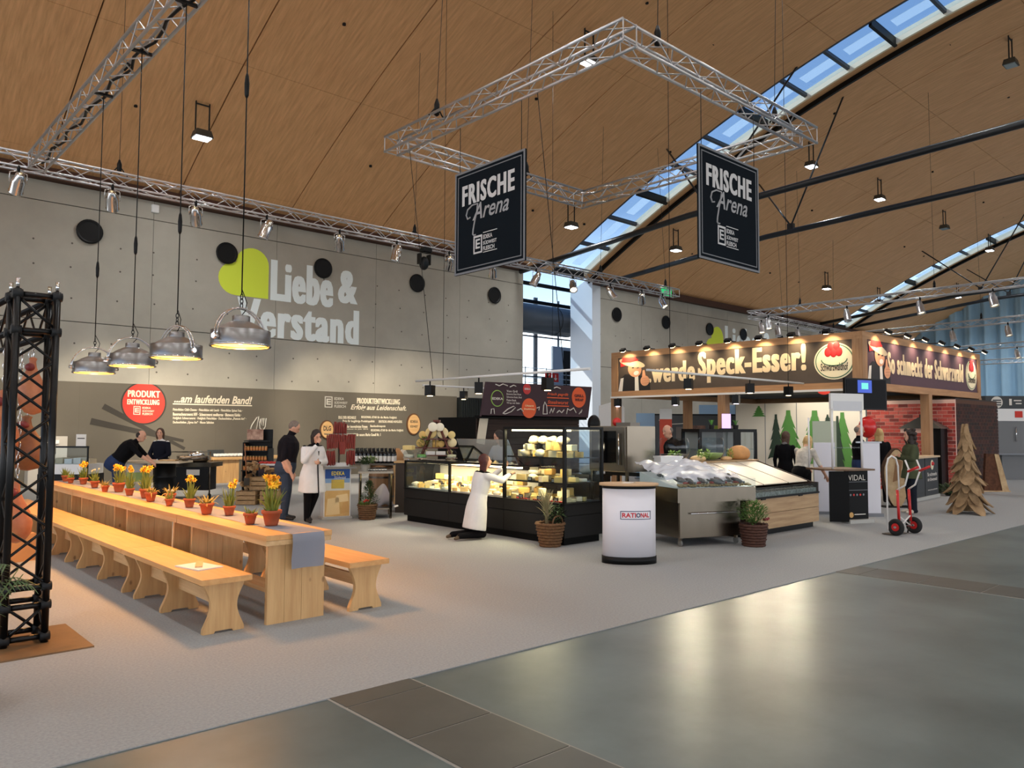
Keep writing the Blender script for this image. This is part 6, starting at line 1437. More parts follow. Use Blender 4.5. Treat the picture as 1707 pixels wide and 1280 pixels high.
t = thing('flyer_stack', 'loose flyers on the beech top of the white counter', 'flyer', p+Z*.995); MB().box((p.x-.02, p.y, .998), (.15, .1, .006), .3).build('sheet', m_paper, t); MB().box((p.x+.06, p.y+.03, .999), (.12, .08, .005), -.4).build('sheet', M('flyer_grey', (160, 156, 150), .6), t)
# ================================================================== COMBI OVEN ON STAND
q = gd(1042, 745, 12.6); q.z = 0; ou_, ov_ = Vector((_r0[0], _r0[1], 0)), aw
co = thing('combi_oven', 'stainless combi oven with dark glass door on a stand behind the white counter', 'oven', q); a_ = R(-48); ou_ = Vector((math.cos(heading(0, 1)+a_), math.sin(heading(0, 1)+a_), 0)); ov_ = Vector((-ou_.y, ou_.x, 0))
oc = q+aw*.3
obox(MB(), oc, ou_, ov_, .8, .72, .98, 1.72).build('housing', m_ss, co); od_ = obox(MB(), oc-ov_*.375+ou_*-.0, ou_, ov_, .76, .04, 1.0, 1.7).build('door', m_ssd, co); obox(MB(), oc-ov_*.398-ou_*.06, ou_, ov_, .52, .012, 1.12, 1.64).build('door_glass', M('oven_black_glass', (14, 14, 16), .06), od_); MB().tube(oc-ov_*.43+ou_*.28+Z*1.1, oc-ov_*.43+ou_*.28+Z*1.6, .014, n=8).build('handle', m_chrome, od_)
obox(MB(), oc, ou_, ov_, .78, .7, .0, .05).build('stand_foot', m_dark, co)
for s1 in (-1, 1):
    for s2 in (-1, 1): w_ = oc+ou_*(.37*s1)+ov_*(.33*s2); MB().bb(w_.x-.02, w_.x+.02, w_.y-.02, w_.y+.02, .04, .98).build('stand_leg', m_ss, co)
obox(MB(), oc, ou_, ov_, .7, .6, .5, .52).build('stand_shelf', m_ssd, co); obox(MB(), oc-ou_*.0, ou_, ov_, .72, .05, .9, .96).build('tray_rail', m_dark, co)
obox(MB(), oc+ou_*.12, ou_, ov_, .3, .25, 1.72, 1.78).build('vent_box', m_ssd, co)
tag(MB().ell((oc.x-ou_.x*.12, oc.y-ou_.y*.12, 1.79), (.075, .075, .075), 14, 10).build('red_ball', M('ball_red', (206, 40, 34), .4)), 'small red ball on top of the combi oven', 'ball')
# steel side table left of oven
q2 = oc-ou_*.75; t = thing('side_table', 'stainless side table with wrapped goods between oven and glass case', 'table', q2); obox(MB(), q2, ou_, ov_, .55, .6, .86, .9).build('top', m_ss, t); obox(MB(), q2, ou_, ov_, .5, .55, .0, .86).build('cabinet', m_ssd, t)
b = MB().ell((q2.x, q2.y, .95), (.16, .14, .09), 14, 10); b.v = [(v[0]+.02*math.sin(v[1]*60), v[1]+.02*math.sin(v[2]*70), max(v[2], .9)) for v in b.v]; tag(b.build('film_bundle', M('film_bundle', (216, 216, 214), .2, bump=.6, bscale=20)), 'bundle of clear film on the side table', 'film')
# ================================================================== FISH COUNTER
A, B = gz(1137, 912), gz(1232, 906); fu = (B-A).normalized(); fv = Vector((-fu.y, fu.x, 0)); W_ = (B-A).length+.08; c = A.lerp(B, .5)
fc = thing('fish_counter', 'stainless fish counter on castors with plastic sheet over ice and fish', 'counter', c)
b0 = c+fv*.42
obox(MB(), b0, fu, fv, W_, .8, .12, .64).build('cabinet', m_ss, fc); obox(MB(), c+fv*.012, fu, fv, W_-.02, .02, .13, .63).build('front_panel', m_ss, fc); fp_ = fc.children[-1]
MB().tube(c-fv*.03-fu*(W_*.34)+Z*.47, c-fv*.03+fu*(W_*.4)+Z*.47, .012, n=8).build('handle', m_chrome, fp_)
for s_ in (-.3, .36): MB().tube(c-fv*.03+fu*(W_*s_)+Z*.47, c+fv*.01+fu*(W_*s_)+Z*.47, .008, n=6).build('handle_post', m_chrome, fp_)
for s1 in (-1, 1):
    for s2 in (.06, .76):
        w_ = c+fu*(s1*(W_/2-.05))+fv*s2; MB().tube(w_+Z*.045-fu*.014, w_+Z*.045+fu*.014, .045, n=14).build('castor_wheel', M('castor_grey', (120, 120, 116), .5), fc); MB().box((w_.x, w_.y, .1), (.04, .04, .05)).build('castor_fork', m_ss, fc)
TW = W_+.28; t0 = c-fv*.14+fu*.02; obox(MB(), t0+fv*.56, fu, fv, TW, 1.12, .64, .84).build('tub', m_ss, fc)
# sloping ice bed
P = []; 
def bp(a_, d_, z): return t0+fu*a_+fv*d_+Z*z
b = MB(); b.add([bp(-TW/2+.03, .05, .845), bp(TW/2-.03, .05, .845), bp(TW/2-.03, 1.06, 1.02), bp(-TW/2+.03, 1.06, 1.02), bp(-TW/2+.03, .05, .80), bp(TW/2-.03, .05, .80), bp(TW/2-.03, 1.06, .80), bp(-TW/2+.03, 1.06, .80)], [(0, 1, 2, 3), (7, 6, 5, 4), (4, 5, 1, 0), (5, 6, 2, 1), (6, 7, 3, 2), (7, 4, 0, 3)]); b.build('ice_bed', M('ice', (226, 232, 230), .3, bump=.8, bscale=40), fc)
for s_ in (-1, 1): b = MB(); b.add([bp(s_*TW/2, .0, .84), bp(s_*TW/2, 1.1, .84), bp(s_*TW/2, 1.1, 1.1), bp(s_*TW/2, .3, .98), bp(s_*TW/2, .0, .98)], [(0, 1, 2, 3, 4)]); b.build('side_glass', m_glass, fc)
b = MB(); b.add([bp(-TW/2, -.0, .84), bp(TW/2, -.0, .84), bp(TW/2, -.0, .96), bp(-TW/2, -.0, .96)], [(0, 1, 2, 3)]); b.build('front_glass', m_glass, fc)
rnd = random.Random(77); fm = MB().lathe([(.002, -.13), (.012, -.12), (.035, -.05), (.038, .02), (.022, .08), (.008, .1), (.02, .13), (.001, .135)], (0, 0, 0), 10, sx=.55, sy=1.).mesh('fish'); fm.materials.append(M('fish_silver', (120, 124, 124), .3, .4, rgb2=(70, 70, 66), vscale=12))
for k in range(12):
    o = link('fish', fm); dd = rnd.uniform(.1, .8); w_ = bp(-TW/2+.12+k*(TW-.24)/11, dd, .9+.16*dd); o.location = w_; o.rotation_euler = (PI/2+.15, 0, rnd.uniform(-.5, .5)+math.atan2(fu.y, fu.x)); o.scale = (1.1,)*3; tag(o, 'whole silver fish lying on the ice of the fish counter', 'fish', 'fish on ice')
b = MB()
for k in range(260):
    dd = rnd.uniform(.02, .14); w_ = bp(rnd.uniform(-TW/2+.05, TW/2-.05), dd, .86+.17*dd); b.ell(w_, (.022, .018, .012), 6, 4)
tag(b.build('shellfish_row', M('mussel_mix', (92, 76, 52), .4, rgb2=(150, 132, 70), vscale=30)), 'row of mussels and herbs along the front edge of the fish counter', 'shellfish', kind='stuff')
for k in range(5): w_ = bp(-TW/2+.25+k*.22, .16, .9); tag(MB().ell(w_, (.07, .035, .02), 10, 6, Matrix.Rotation(.4*k, 3, 'Z')).build('fish_fillet', M('fillet_red', (140, 52, 40), .4)), 'dark red fish fillet under the plastic sheet', 'fish', 'fillets on ice')
# crumpled plastic sheet over the counter
b = MB()
def sf(u_, v_):
    a2 = -TW/2-.02+(TW+.0)*u_; dd = .2+.95*v_; hump = .16*math.exp(-((u_-.5)/.22)**2)*math.sin(PI*min(1, v_*1.1))+.08*math.exp(-((u_-.15)/.15)**2)*v_
    z = .93+.17*dd+hump+.018*math.sin(17*u_+9*v_)+.012*math.sin(31*u_-23*v_)+.008*math.sin(53*v_+11*u_)
    if v_ < .08: z -= .03
    w_ = bp(a2, dd+.03*math.sin(8*u_), z); return (w_.x, w_.y, w_.z)
b.grid(sf, 70, 40); tag(b.build('plastic_sheet', filmmat('plastic_film', (230, 234, 244), .55, .18)), 'crumpled clear plastic sheet covering the fish counter', 'plastic sheet')
t = thing('polystyrene_box', 'white polystyrene box standing at the back of the fish counter', 'box', bp(.05, 1.2, 1.0)); w_ = bp(.0, 1.26, 0); obox(MB(), w_, fu, fv, .4, .2, .84, 1.22).build('tub', m_white, t); obox(MB(), w_, fu, fv, .42, .22, 1.22, 1.25).build('lid', m_white, t)
# basket plant between the counters
p = gz(1259, 911)-aw*.08; t = thing('basket_plant', 'leafy plant with dark red bloom in a dark wicker basket between two counters', 'potted plant', p+aw*.15)
basket(t, .14, .19, .32, 8, M('wicker_dark', (88, 52, 36), .7, rgb2=(58, 32, 24), vscale=40, bump=.6, bscale=60)); b = MB(); rnd = random.Random(9); bush(b, (0, 0, .32), .2, .3, 700, .07, rnd); b.build('foliage', M('leaf_fresh', (92, 126, 58), .6, var=.3, vscale=12), t, False)
for k in range(4): MB().ell((.1+.03*k, -.12, .38+.01*(k % 2)), (.03, .03, .02), 8, 6).build('bloom', M('bloom_wine', (130, 22, 34), .5), t, False)
# ================================================================== SLOPING WOODEN COUNTER
m_oak = wood('oak_front', (190, 160, 120), (160, 128, 92), 0, .5)
sc_ = thing('sloping_counter', 'oak fronted sloping counter with closed pale lids over an ice tray', 'counter', (11.7, 6.9, 0))
XA, XB, YF = 10.75, 13.06, 6.42
MB().bb(XA+.05, XB-.06, YF+.08, 7.6, 0, .1).build('plinth', m_black, sc_)
for z0, z1 in ((.1, .345), (.352, .58)): MB().bb(XA, XB, YF, YF+.03, z0, z1).build('front_board', m_oak, sc_)
MB().bb(XA+.01, XB-.01, YF+.03, 7.6, .1, .58).build('body', m_dkw, sc_); MB().bb(XA-.01, XB+.01, YF-.012, 7.62, .58, .61).build('worktop_edge', m_black, sc_)
for x in (11.2, 12.4): MB().bb(x-.06, x+.06, YF-.02, YF, .565, .585).build('grip', m_black, sc_)
MB().bb(XA+.02, XB-.02, YF+.02, YF+.42, .61, .68).build('ice_tray', M('ice_dark', (104, 98, 84), .35, rgb2=(190, 186, 172), vscale=18, bump=.8, bscale=30), sc_)
MB().bb(XA, XB, YF, YF+.008, .61, .76).build('front_glass', m_glass, sc_)
for x0, x1 in ((XA, 11.5), (11.52, 12.3), (12.32, XB-.08)):
    MB().prism([(YF+.16, .775), (YF+.16, .79), (7.58, 1.1), (7.58, 1.085)], (x0+.01, 0, 0), Y, Z, X, x1-x0-.02).build('lid', M('lid_cream', (214, 202, 182), .5), sc_)
for x in (XA, XB-.04): MB().prism([(YF, .61), (7.62, .61), (7.62, 1.12), (YF+.1, .77), (YF, .77)], (x, 0, 0), Y, Z, X, .04).build('cheek', m_dkw, sc_)
MB().bb(XA, XB, 7.6, 7.98, 0, 1.1).build('back_shelf', m_dkw, sc_); MB().bb(XA-.02, XB+.02, 7.56, 8.0, 1.1, 1.125).build('back_top', m_oak, sc_)
rnd = random.Random(15); om = MB().ell((0, 0, .012), (.035, .026, .016), 8, 5).mesh('oyster'); om.materials.append(M('oyster_shell', (128, 120, 102), .5, rgb2=(70, 64, 52), vscale=30))
for i in range(44):
    o = link('oyster', om); o.location = (XA+.1+(XB-XA-.2)*(i % 22)/21.+rnd.uniform(-.01, .01), YF+.07+.09*(i//22), .68); o.rotation_euler = (0, 0, rnd.uniform(0, 6)); tag(o, 'oyster on ice below the closed lids', 'oyster', 'oysters in the ice tray')
# loaves and bowls on the back shelf
def loaf(x, y, l_, w_, h, mt, lab): 
    b = MB().ell((x, y, 1.125+h*.4), (l_/2, w_/2, h*.6), 16, 10); b.v = [(v[0], v[1], max(1.125, v[2])) for v in b.v]; tag(b.build('bread_loaf', mt), lab, 'bread')
m_crust = M('crust', (206, 150, 92), .7, var=.15, vscale=6); loaf(12.75, 7.78, .55, .34, .26, m_crust, 'large golden loaf at the visitor end of the back shelf')
loaf(11.4, 7.75, .4, .2, .1, M('crust_pale', (226, 192, 140), .7), 'flat pale loaf on the back shelf'); loaf(10.9, 7.75, .3, .18, .1, m_crust, 'small loaf beside the glass bowls'); loaf(12.2, 7.7, .3, .16, .07, M('crust_pale2', (220, 176, 124), .7), 'flat roll in front of the glass bowl')
for k, (x, r_) in enumerate(((10.85, .27), (11.95, .25))):
    t = thing('glass_bowl', ('large round glass bowl with dark sauce on the back shelf', 'round glass bowl with green garnish on the back shelf')[k], 'bowl', (x, 7.85, 1.125)); b = MB().lathe([(.08, 0), (r_*.8, .06), (r_, .2), (r_*.9, .36), (r_*.8, .4)], (x, 7.85, 1.125), 24, closed=True); b.build('glass', m_glass, t)
    MB().lathe([(.08, .01), (r_*.7, .06), (r_*.85, .13), (.001, .13)], (x, 7.85, 1.125), 20, closed=True).build('contents', (M('sauce_dark', (66, 54, 44), .4), M('salad_green', (150, 168, 96), .6))[k], t)
for k, x in enumerate((10.55, 10.7, 11.35, 11.6, 12.3)):
    t = thing('herb_glass', 'small glass of green herbs on the back shelf', 'glass', (x, 7.68, 1.125), 0, 'herb glasses on the back shelf'); MB().lathe([(.03, 0), (.036, .1)], (x, 7.68, 1.125), 12, closed=True).build('glass', m_glass, t); b = MB(); bush(b, (x, 7.68, 1.15), .05, .16, 90, .05, rnd); b.build('herbs', M('herb_green', (140, 180, 76), .6), t)
# black display cabinet behind it
dc = thing('display_cabinet', 'black framed glass display cabinet behind the bread shelf', 'cabinet', (12.2, 9.2, 0))
a, b2 = gd(1166, 740, 14.8), gd(1262, 740, 15.3); du_ = (b2-a); du_.z = 0; Lc = du_.length; du_.normalize(); dv_ = Vector((-du_.y, du_.x, 0)); c = Vector((a.x, a.y, 0)).lerp(Vector((b2.x, b2.y, 0)), .5)+dv_*.3
obox(MB(), c, du_, dv_, Lc, .6, 0, .95).build('base', m_black, dc); obox(MB(), c, du_, dv_, Lc, .6, 1.62, 1.68).build('roof', m_black, dc); obox(MB(), c+dv_*.28, du_, dv_, Lc-.1, .03, .95, 1.62).build('back', M('cab_back', (150, 146, 136), .6), dc)
for f_ in (-.5, .16, .5): 
    for g_ in (-.28, .28): w_ = c+du_*(f_*(Lc-.05))+dv_*g_; obox(MB(), w_, du_, dv_, .06 if f_ != .16 else .16, .04, .95, 1.62).build('post', m_black, dc)
obox(MB(), c-dv_*.29, du_, dv_, Lc-.08, .008, .95, 1.62).build('front_glass', m_glass, dc); obox(MB(), c, du_, dv_, Lc-.1, .5, 1.28, 1.295).build('shelf', m_glass, dc)
for k in range(6): w_ = c+du_*(-.4+.16*k); tag(MB().bevbox((w_.x, w_.y, 1.0), (.12, .16, .1), .02, .3*k).build('packed_meat', M('pack_pink', (206, 150, 140), .4)), 'packed meat in the black display cabinet', 'meat', 'packs in the black cabinet')
a_ = c+du_*.1; ls = thing('lit_card', 'glowing lilac card standing on the black display cabinet', 'lamp', a_+Z*1.68); obox(MB(), a_-dv_*.1, du_, dv_, .2, .02, 1.69, 1.98).build('panel', M('lilac_glow', (214, 190, 240), .5, emit=(206, 176, 236), es=.9), ls); obox(MB(), a_-dv_*.1, du_, dv_, .26, .1, 1.68, 1.695).build('foot', m_black, ls)
for s_ in (-.28, .3):
    w_ = a_+du_*s_; t = thing('grass_pot', 'small pot of green grass beside the lilac card', 'plant', w_+Z*1.68, 0, 'grass pots on the cabinet'); MB().lathe([(.05, 1.68), (.06, 1.76), (.001, 1.75)], (w_.x, w_.y, 0), 12, closed=True).build('pot', m_black, t); b = MB()
    for k in range(40): an = rnd.uniform(0, 6.28); blade(b, (w_.x, w_.y, 1.74), (w_.x+.05*math.cos(an), w_.y+.05*math.sin(an), 1.9), .006, .1, an)
    b.build('blades', M('grass_bright', (96, 160, 70), .6), t)
# ================================================================== TIMBER STAND (PERGOLA) WITH HEADER
PX0, PX1, PY0, PY1, PZ0, PZ1 = 17.6, 25.6, 7.56, 14.96, 2.6, 3.92
m_oakp = wood('stand_oak', (176, 136, 98), (150, 112, 78), 2, .6); m_oakx = wood('stand_oak_x', (182, 140, 100), (156, 116, 80), 0, .6); m_oaky = wood('stand_oak_y', (182, 140, 100), (156, 116, 80), 1, .6)
pg = thing('timber_stand', 'oak timber stand frame with dark printed header on posts', 'stand', (21.6, 11.3, 0))
for x, y in ((PX0+.1, PY1-.1), (PX0+.1, 11.23), (21.6, PY0+.1), (PX1-.1, PY0+.1), (21.3, PY1-.1), (PX1-.1, PY1-.1)): MB().bb(x-.11, x+.11, y-.11, y+.11, 0, PZ0+.02).build('post', m_oakp, pg)
BT = .17
for z0, z1 in ((PZ0, PZ0+BT), (PZ1-BT, PZ1)):
    MB().bb(PX0, PX0+.2, PY0+.2, PY1, z0, z1).build('beam', m_oaky, pg); MB().bb(PX0, PX1, PY0, PY0+.2, z0, z1).build('beam', m_oakx, pg); MB().bb(PX1-.2, PX1, PY0+.2, PY1, z0, z1).build('beam', m_oaky, pg); MB().bb(PX0+.2, PX1-.2, PY1-.2, PY1, z0, z1).build('beam', m_oakx, pg)
for x, y in ((PX0, PY0), (PX0, PY1-.24), (PX1-.24, PY0)): MB().bb(x-.004, x+.24, y-.004, y+.24, PZ0+BT, PZ1-BT).build('stile', m_oakp, pg)
m_hd = M('header_print', (82, 73, 66), .6, var=.12, vscale=1.5, spec=.25); m_hd2 = M('header_plum', (84, 64, 74), .6, var=.1, vscale=1.5, spec=.25)
MB().bb(PX0+.02, PX0+.06, PY0+.24, PY1-.24, PZ0+BT, PZ1-BT).build('header_panel', m_hd, pg); MB().bb(PX0+.24, PX1-.24, PY0+.02, PY0+.06, PZ0+BT, PZ1-BT).build('header_panel', m_hd2, pg)
MB().bb(PX0+.3, PX1-.3, PY1-.06, PY1-.02, PZ0+BT, PZ1-BT).build('header_panel', m_hd, pg); MB().bb(PX1-.06, PX1-.02, PY0+.3, PY1-.3, PZ0+BT, PZ1-BT).build('header_panel', m_hd, pg)
MB().bb(PX0-.05, PX0+.01, PY0-.02, PY1, PZ0-.03, PZ0+.02).build('bottom_ledge', m_white, pg)
m_let3 = M('header_cream', (226, 206, 170), .6); m_let3b = m_let3
# left face lettering (plane x = PX0+.02 facing -X, reads towards -Y)
LXp = PX0+.018
def lpt(px, py): return gx(px, py, LXp)
def ltext(s_, x0, y0, x1, hz, **k):
    a_, b_ = lpt(x0, y0), lpt(x1, y0); text(s_, (LXp, a_.y, k.pop('z')), -Y, Z, a_.y-b_.y, hz, k.pop('mt', m_let3), pg, off=.006, **k)
ltext('...', 1070, 635, 1086, .12, z=2.98, bold=.04)
ltext('werde', 1087, 632, 1158, .56, z=2.98, bold=.02, heavy=.03, space=1.16); ltext('Speck-Esser!', 1165, 630, 1343, .84, z=2.9, bold=.02, heavy=.03, space=1.16)
# oval company badge
def oval_badge(o, ex, a_, b_, word, parent):
    o, ex = Vector(o), Vector(ex); nz = ex.cross(Z)
    for k, (s_, mt) in enumerate(((1., M('badge_cream', (240, 230, 196), .5)), (.93, M('badge_green', (60, 110, 72), .5)), (.88, M('badge_cream', (240, 230, 196), .5)))):
        MB().prism([(a_*s_*math.cos(2*PI*i/40), b_*s_*math.sin(2*PI*i/40)) for i in range(40)], o+nz*(.004*k), ex, Z, nz, .004).build('badge_ring', mt, parent)
    for dx, dz in ((-.3, .5), (-.02, .46), (.24, .5), (-.16, .78), (.12, .8)): MB().ell(o+ex*(dx*a_)+Z*(dz*b_)+nz*.016, Vector((abs(ex.x), abs(ex.y), 0))*(.17*a_)+Vector((abs(nz.x), abs(nz.y), 0))*.012+Z*(.26*b_), 12, 8).build('pompom', M('pompom_red', (200, 36, 40), .5), parent)
    text(word, o+ex*(-.66*a_)+Z*(-.52*b_)+nz*.014, ex, Z, 1.32*a_, .42*b_, M('badge_dark', (58, 44, 36), .6), parent, bold=.02, off=.003)
    MB().path([o+ex*(a_*.62*math.cos(t_))+Z*(b_*(.1+.34*math.sin(t_)))+nz*.014 for t_ in [PI+PI*i/14 for i in range(15)]], .012, 5).build('hat_brim', M('badge_green', (60, 110, 72), .5), parent)
a_ = lpt(1391, 602); oval_badge((LXp-.004, a_.y, 3.27), -Y, (lpt(1357, 602).y-lpt(1426, 602).y)/2, .43, 'Schwarzwaldhof', pg)
# printed winking hat wearer with raised thumb, flat portrait built from simple fields
m_pskin = M('print_skin', (222, 160, 122), .6); m_pred = M('print_hat_red', (206, 48, 44), .6); m_pblk = M('print_black', (26, 22, 24), .6); m_pwht = M('print_white', (232, 226, 216), .6); m_pstraw = M('print_straw', (226, 204, 166), .6)
def portrait(o, ex, w_, h, parent):
    o, ex = Vector(o), Vector(ex); nz = ex.cross(Z)
    def fld(pts, mt, k): MB().prism([(x*w_, z*h) for x, z in pts], o+nz*(.003*k), ex, Z, nz, .003).build('portrait_field', mt, parent)
    def el(cx, cz, a_, b_, mt, k, n=20, rot=0.): fld([(cx+a_*math.cos(t_)*math.cos(rot)-b_*math.sin(t_)*math.sin(rot), cz+a_*math.cos(t_)*math.sin(rot)+b_*math.sin(t_)*math.cos(rot)) for t_ in [2*PI*i/n for i in range(n)]], mt, k)
    fld([(0, 0), (.95, 0), (.93, .3), (.7, .42), (.5, .5), (.2, .5), (.06, .36)], m_pblk, 1); fld([(.0, 0), (.12, 0), (.16, .4), (.07, .38)], m_pwht, 2); fld([(.5, 0), (.62, 0), (.6, .42), (.5, .45)], m_pwht, 2)
    el(.5, .64, .2, .24, m_pskin, 3, rot=.2); fld([(.08, .72), (.06, .95), (.2, 1.), (.5, 1.), (.62, .9), (.3, .78)], m_pred, 4); el(.42, .82, .4, .11, m_pstraw, 5, rot=-.28); fld([(.1, .86), (.14, 1.), (.52, 1.), (.6, .88), (.36, .84)], m_pred, 6)
    el(.55, .52, .08, .06, m_pwht, 5, rot=.3); el(.45, .68, .035, .02, m_pblk, 5); el(.6, .67, .04, .012, m_pblk, 5, rot=.3)
    el(.8, .28, .13, .15, m_pskin, 4); fld([(.72, .38), (.74, .58), (.79, .6), (.83, .4)], m_pskin, 5)
    for i in range(3): fld([(.72, .2+.07*i), (.93, .22+.07*i), (.93, .225+.07*i), (.72, .205+.07*i)], M('print_line', (150, 96, 70), .6), 6)
a_, b_ = lpt(1024, 640), lpt(1071, 640); portrait((LXp-.001, PY1-.26, PZ0+BT), -Y, 1.22, .98, pg)
FYp = PY0+.018
def fpt(px, py): return gy(px, py, FYp)
portrait((PX0+.26, FYp-.001, PZ0+BT), X, 1.35, .98, pg)
a_, b_ = fpt(1480, 615), fpt(1605, 625); text('So schmeckt der Schwarzwald', (a_.x, FYp, 3.02), X, Z, b_.x-a_.x, .52, m_let3, pg, bold=.018, heavy=.028, space=1.16, off=.006)
a_ = fpt(1618.5, 622); oval_badge((a_.x, FYp-.004, 3.26), X, .46, .43, 'Schwarzwaldhof', pg)
# small header lamps
for k in range(8):
    y = PY0+.7+k*.86
    t = thing('header_lamp', 'small clamp lamp on the upper beam of the timber stand', 'lamp', (PX0-.05, y, PZ1), 0, 'clamp lamps along the header'); MB().bb(PX0-.28, PX0+.06, y-.02, y+.02, PZ1, PZ1+.025).build('arm', m_dark, t); MB().box((PX0-.3, y, PZ1+.02), (.12, .16, .07), mat=Matrix.Rotation(R(-35), 3, 'Y')).build('head', m_black, t); MB().box((PX0-.275, y, PZ1-.02), (.09, .12, .01), mat=Matrix.Rotation(R(-35), 3, 'Y')).build('lamp_glass', m_warmlamp, t.children[-1])
    spot('lamp_beam', (PX0-.27, y, PZ1-.03), (PX0+.05, y, PZ1-.5), 42, (1, .76, .44), 115, .8, .03, t)
for k in range(7):
    x = PX0+.7+k*1.12
    t = thing('header_lamp', 'small clamp lamp on the upper beam of the timber stand front', 'lamp', (x, PY0-.05, PZ1), 0, 'clamp lamps along the front header'); MB().bb(x-.02, x+.02, PY0-.28, PY0+.06, PZ1, PZ1+.025).build('arm', m_dark, t); MB().box((x, PY0-.3, PZ1+.02), (.16, .12, .07), mat=Matrix.Rotation(R(35), 3, 'X')).build('head', m_black, t); MB().box((x, PY0-.275, PZ1-.02), (.12, .09, .01), mat=Matrix.Rotation(R(35), 3, 'X')).build('lamp_glass', m_warmlamp, t.children[-1])
    spot('lamp_beam', (x, PY0-.27, PZ1-.03), (x, PY0+.05, PZ1-.5), 42, (1, .74, .5), 115, .8, .03, t)
# spotlights under the left ledge
for k, px in enumerate((1031, 1127, 1228)):
    a_ = gx(px, 660, PX0+.0); t = thing('downlight', 'black box downlight under the timber stand header that faces the cheese counter', 'spotlight', (PX0, a_.y, PZ0-.03), 0, 'downlights under the ledge'); MB().box((PX0-.03, a_.y, PZ0-.16), (.17, .17, .22), R(15)).build('box', m_black, t); MB().tube((PX0-.03, a_.y, PZ0-.27), (PX0-.03, a_.y, PZ0-.28), .06, n=12).build('lens', M('lens_lilac', (250, 240, 255), .3, emit=(240, 225, 255), es=8), t); MB().tube((PX0-.03, a_.y, PZ0-.06), (PX0-.03, a_.y, PZ0-.02), .02, n=6).build('stem', m_black, t)
# ceiling fabric of the stand interior
MB().bb(PX0+.2, PX1-.2, PY0+.2, PY1-.2, PZ0+.16, PZ0+.2).build('canopy', M('canopy_dark', (62, 62, 60), .8), pg)
area('stand_light', (21, 10.5, PZ0+.1), 3., 70, (1, .9, .76), (21, 10.5, 0), 'SQUARE', pg)
# --- TV screen
a_ = fpt(1402, 682); b_ = fpt(1471, 640); tv = thing('television', 'black television with blue green logo hanging at the stand corner', 'television', (PX0-.1, PY0, 2.0))
tu_ = (Vector((1, -.35, 0))).normalized(); tvv = Vector((-tu_.y, tu_.x, 0)); c = Vector((PX0-.15, PY0-.1, 0))
obox(MB(), c, tu_, tvv, 1.25, .06, 2.12, 2.82).build('panel', m_black, tv); obox(MB(), c-tvv*.032, tu_, tvv, 1.18, .008, 2.15, 2.79).build('screen', M('tv_screen', (5, 6, 12), .5, spec=.15), tv); obox(MB(), c-tvv*.038+tu_*(-.05), tu_, tvv, .42, .006, 2.5, 2.78).build('picture', M('tv_blue', (20, 60, 160), .3, emit=(20, 70, 190), es=.6), tv); obox(MB(), c-tvv*.043+tu_*-.05, tu_, tvv, .2, .006, 2.58, 2.72).build('logo', M('tv_green', (90, 190, 180), .3, emit=(90, 200, 190), es=.8), tv); obox(MB(), c+tvv*.1, tu_, tvv, .2, .2, 2.4, 2.7).build('bracket', m_dark, tv)
# --- fir tree panels along the back of the stand
FX = 22.6
fw = thing('fir_wall', 'white stand wall with green and dark fir tree silhouettes', 'stand wall', (FX, 11.8, 0))
for k in range(4): MB().bb(FX, FX+.05, 9.66+k*1.06, 9.66+(k+1)*1.06-.012, 0, 2.5).build('panel', M('fir_panel', (232, 224, 208), .6), fw)
for k in range(5): MB().bb(FX-.012, FX+.04, 9.655+k*1.06-.012, 9.655+k*1.06+.004, 0, 2.5).build('seam_post', m_grey, fw)
def fir(y, z0, h, w_, mt, off):
    pts = [(0, h)]; n = 5; L_ = []; 
    for i in range(n):
        f0 = (i+1)/n; L_.append((.5*w_*(f0**.9), h*(1-f0*.93)+.02)); L_.append((.5*w_*(f0**.9)*.62, h*(1-f0*.93)+.05*h))
    top = [(.06*w_, h*.97), (.07*w_, h*.88)]
    right = top+L_; poly = [(-x, z) for x, z in reversed(right)]+right
    MB().prism(poly, (FX-.004-off, y, z0), -Y, Z, -X, .008).build('fir_tree', mt, fw)
m_fg = M('fir_green', (84, 140, 66), .7); m_fd = M('fir_dark', (40, 60, 46), .7)
for px, pt, ht, wd, mt, of in ((1265, 676, .4, .5, m_fg, 0), (1314, 681, 1.75, 1.1, m_fg, 0), (1358, 681, 1.9, 1.3, m_fg, .01), (1294, 688, 1.6, .6, m_fd, .02), (1380, 690, .5, .35, m_fd, .02), (1404, 684, 1.9, .9, m_fg, .0), (1396, 690, 1.9, .5, m_fd, .012)):
    a_ = gx(px, pt, FX); fir(a_.y, a_.z-ht, ht, wd, mt, of)
# poster stand with red badge in front of it
a_ = gd(1375, 760, 20.2); t = thing('roll_up_poster', 'pale roll up poster with red badge before the fir wall', 'poster', (a_.x, a_.y, 0)); obox(MB(), a_, u, aw, .62, .02, .1, 1.9).build('sheet', M('poster_green_pale', (214, 222, 196), .6), t); obox(MB(), a_, u, aw, .66, .16, 0, .1).build('foot', m_grey, t)
MB().prism([(.16*math.cos(i*PI/10), .08*math.sin(i*PI/10)) for i in range(20)], a_-aw*.014+Z*1.68, u, Z, -aw, .004).build('red_badge', M('print_red', (206, 58, 46), .8), t)
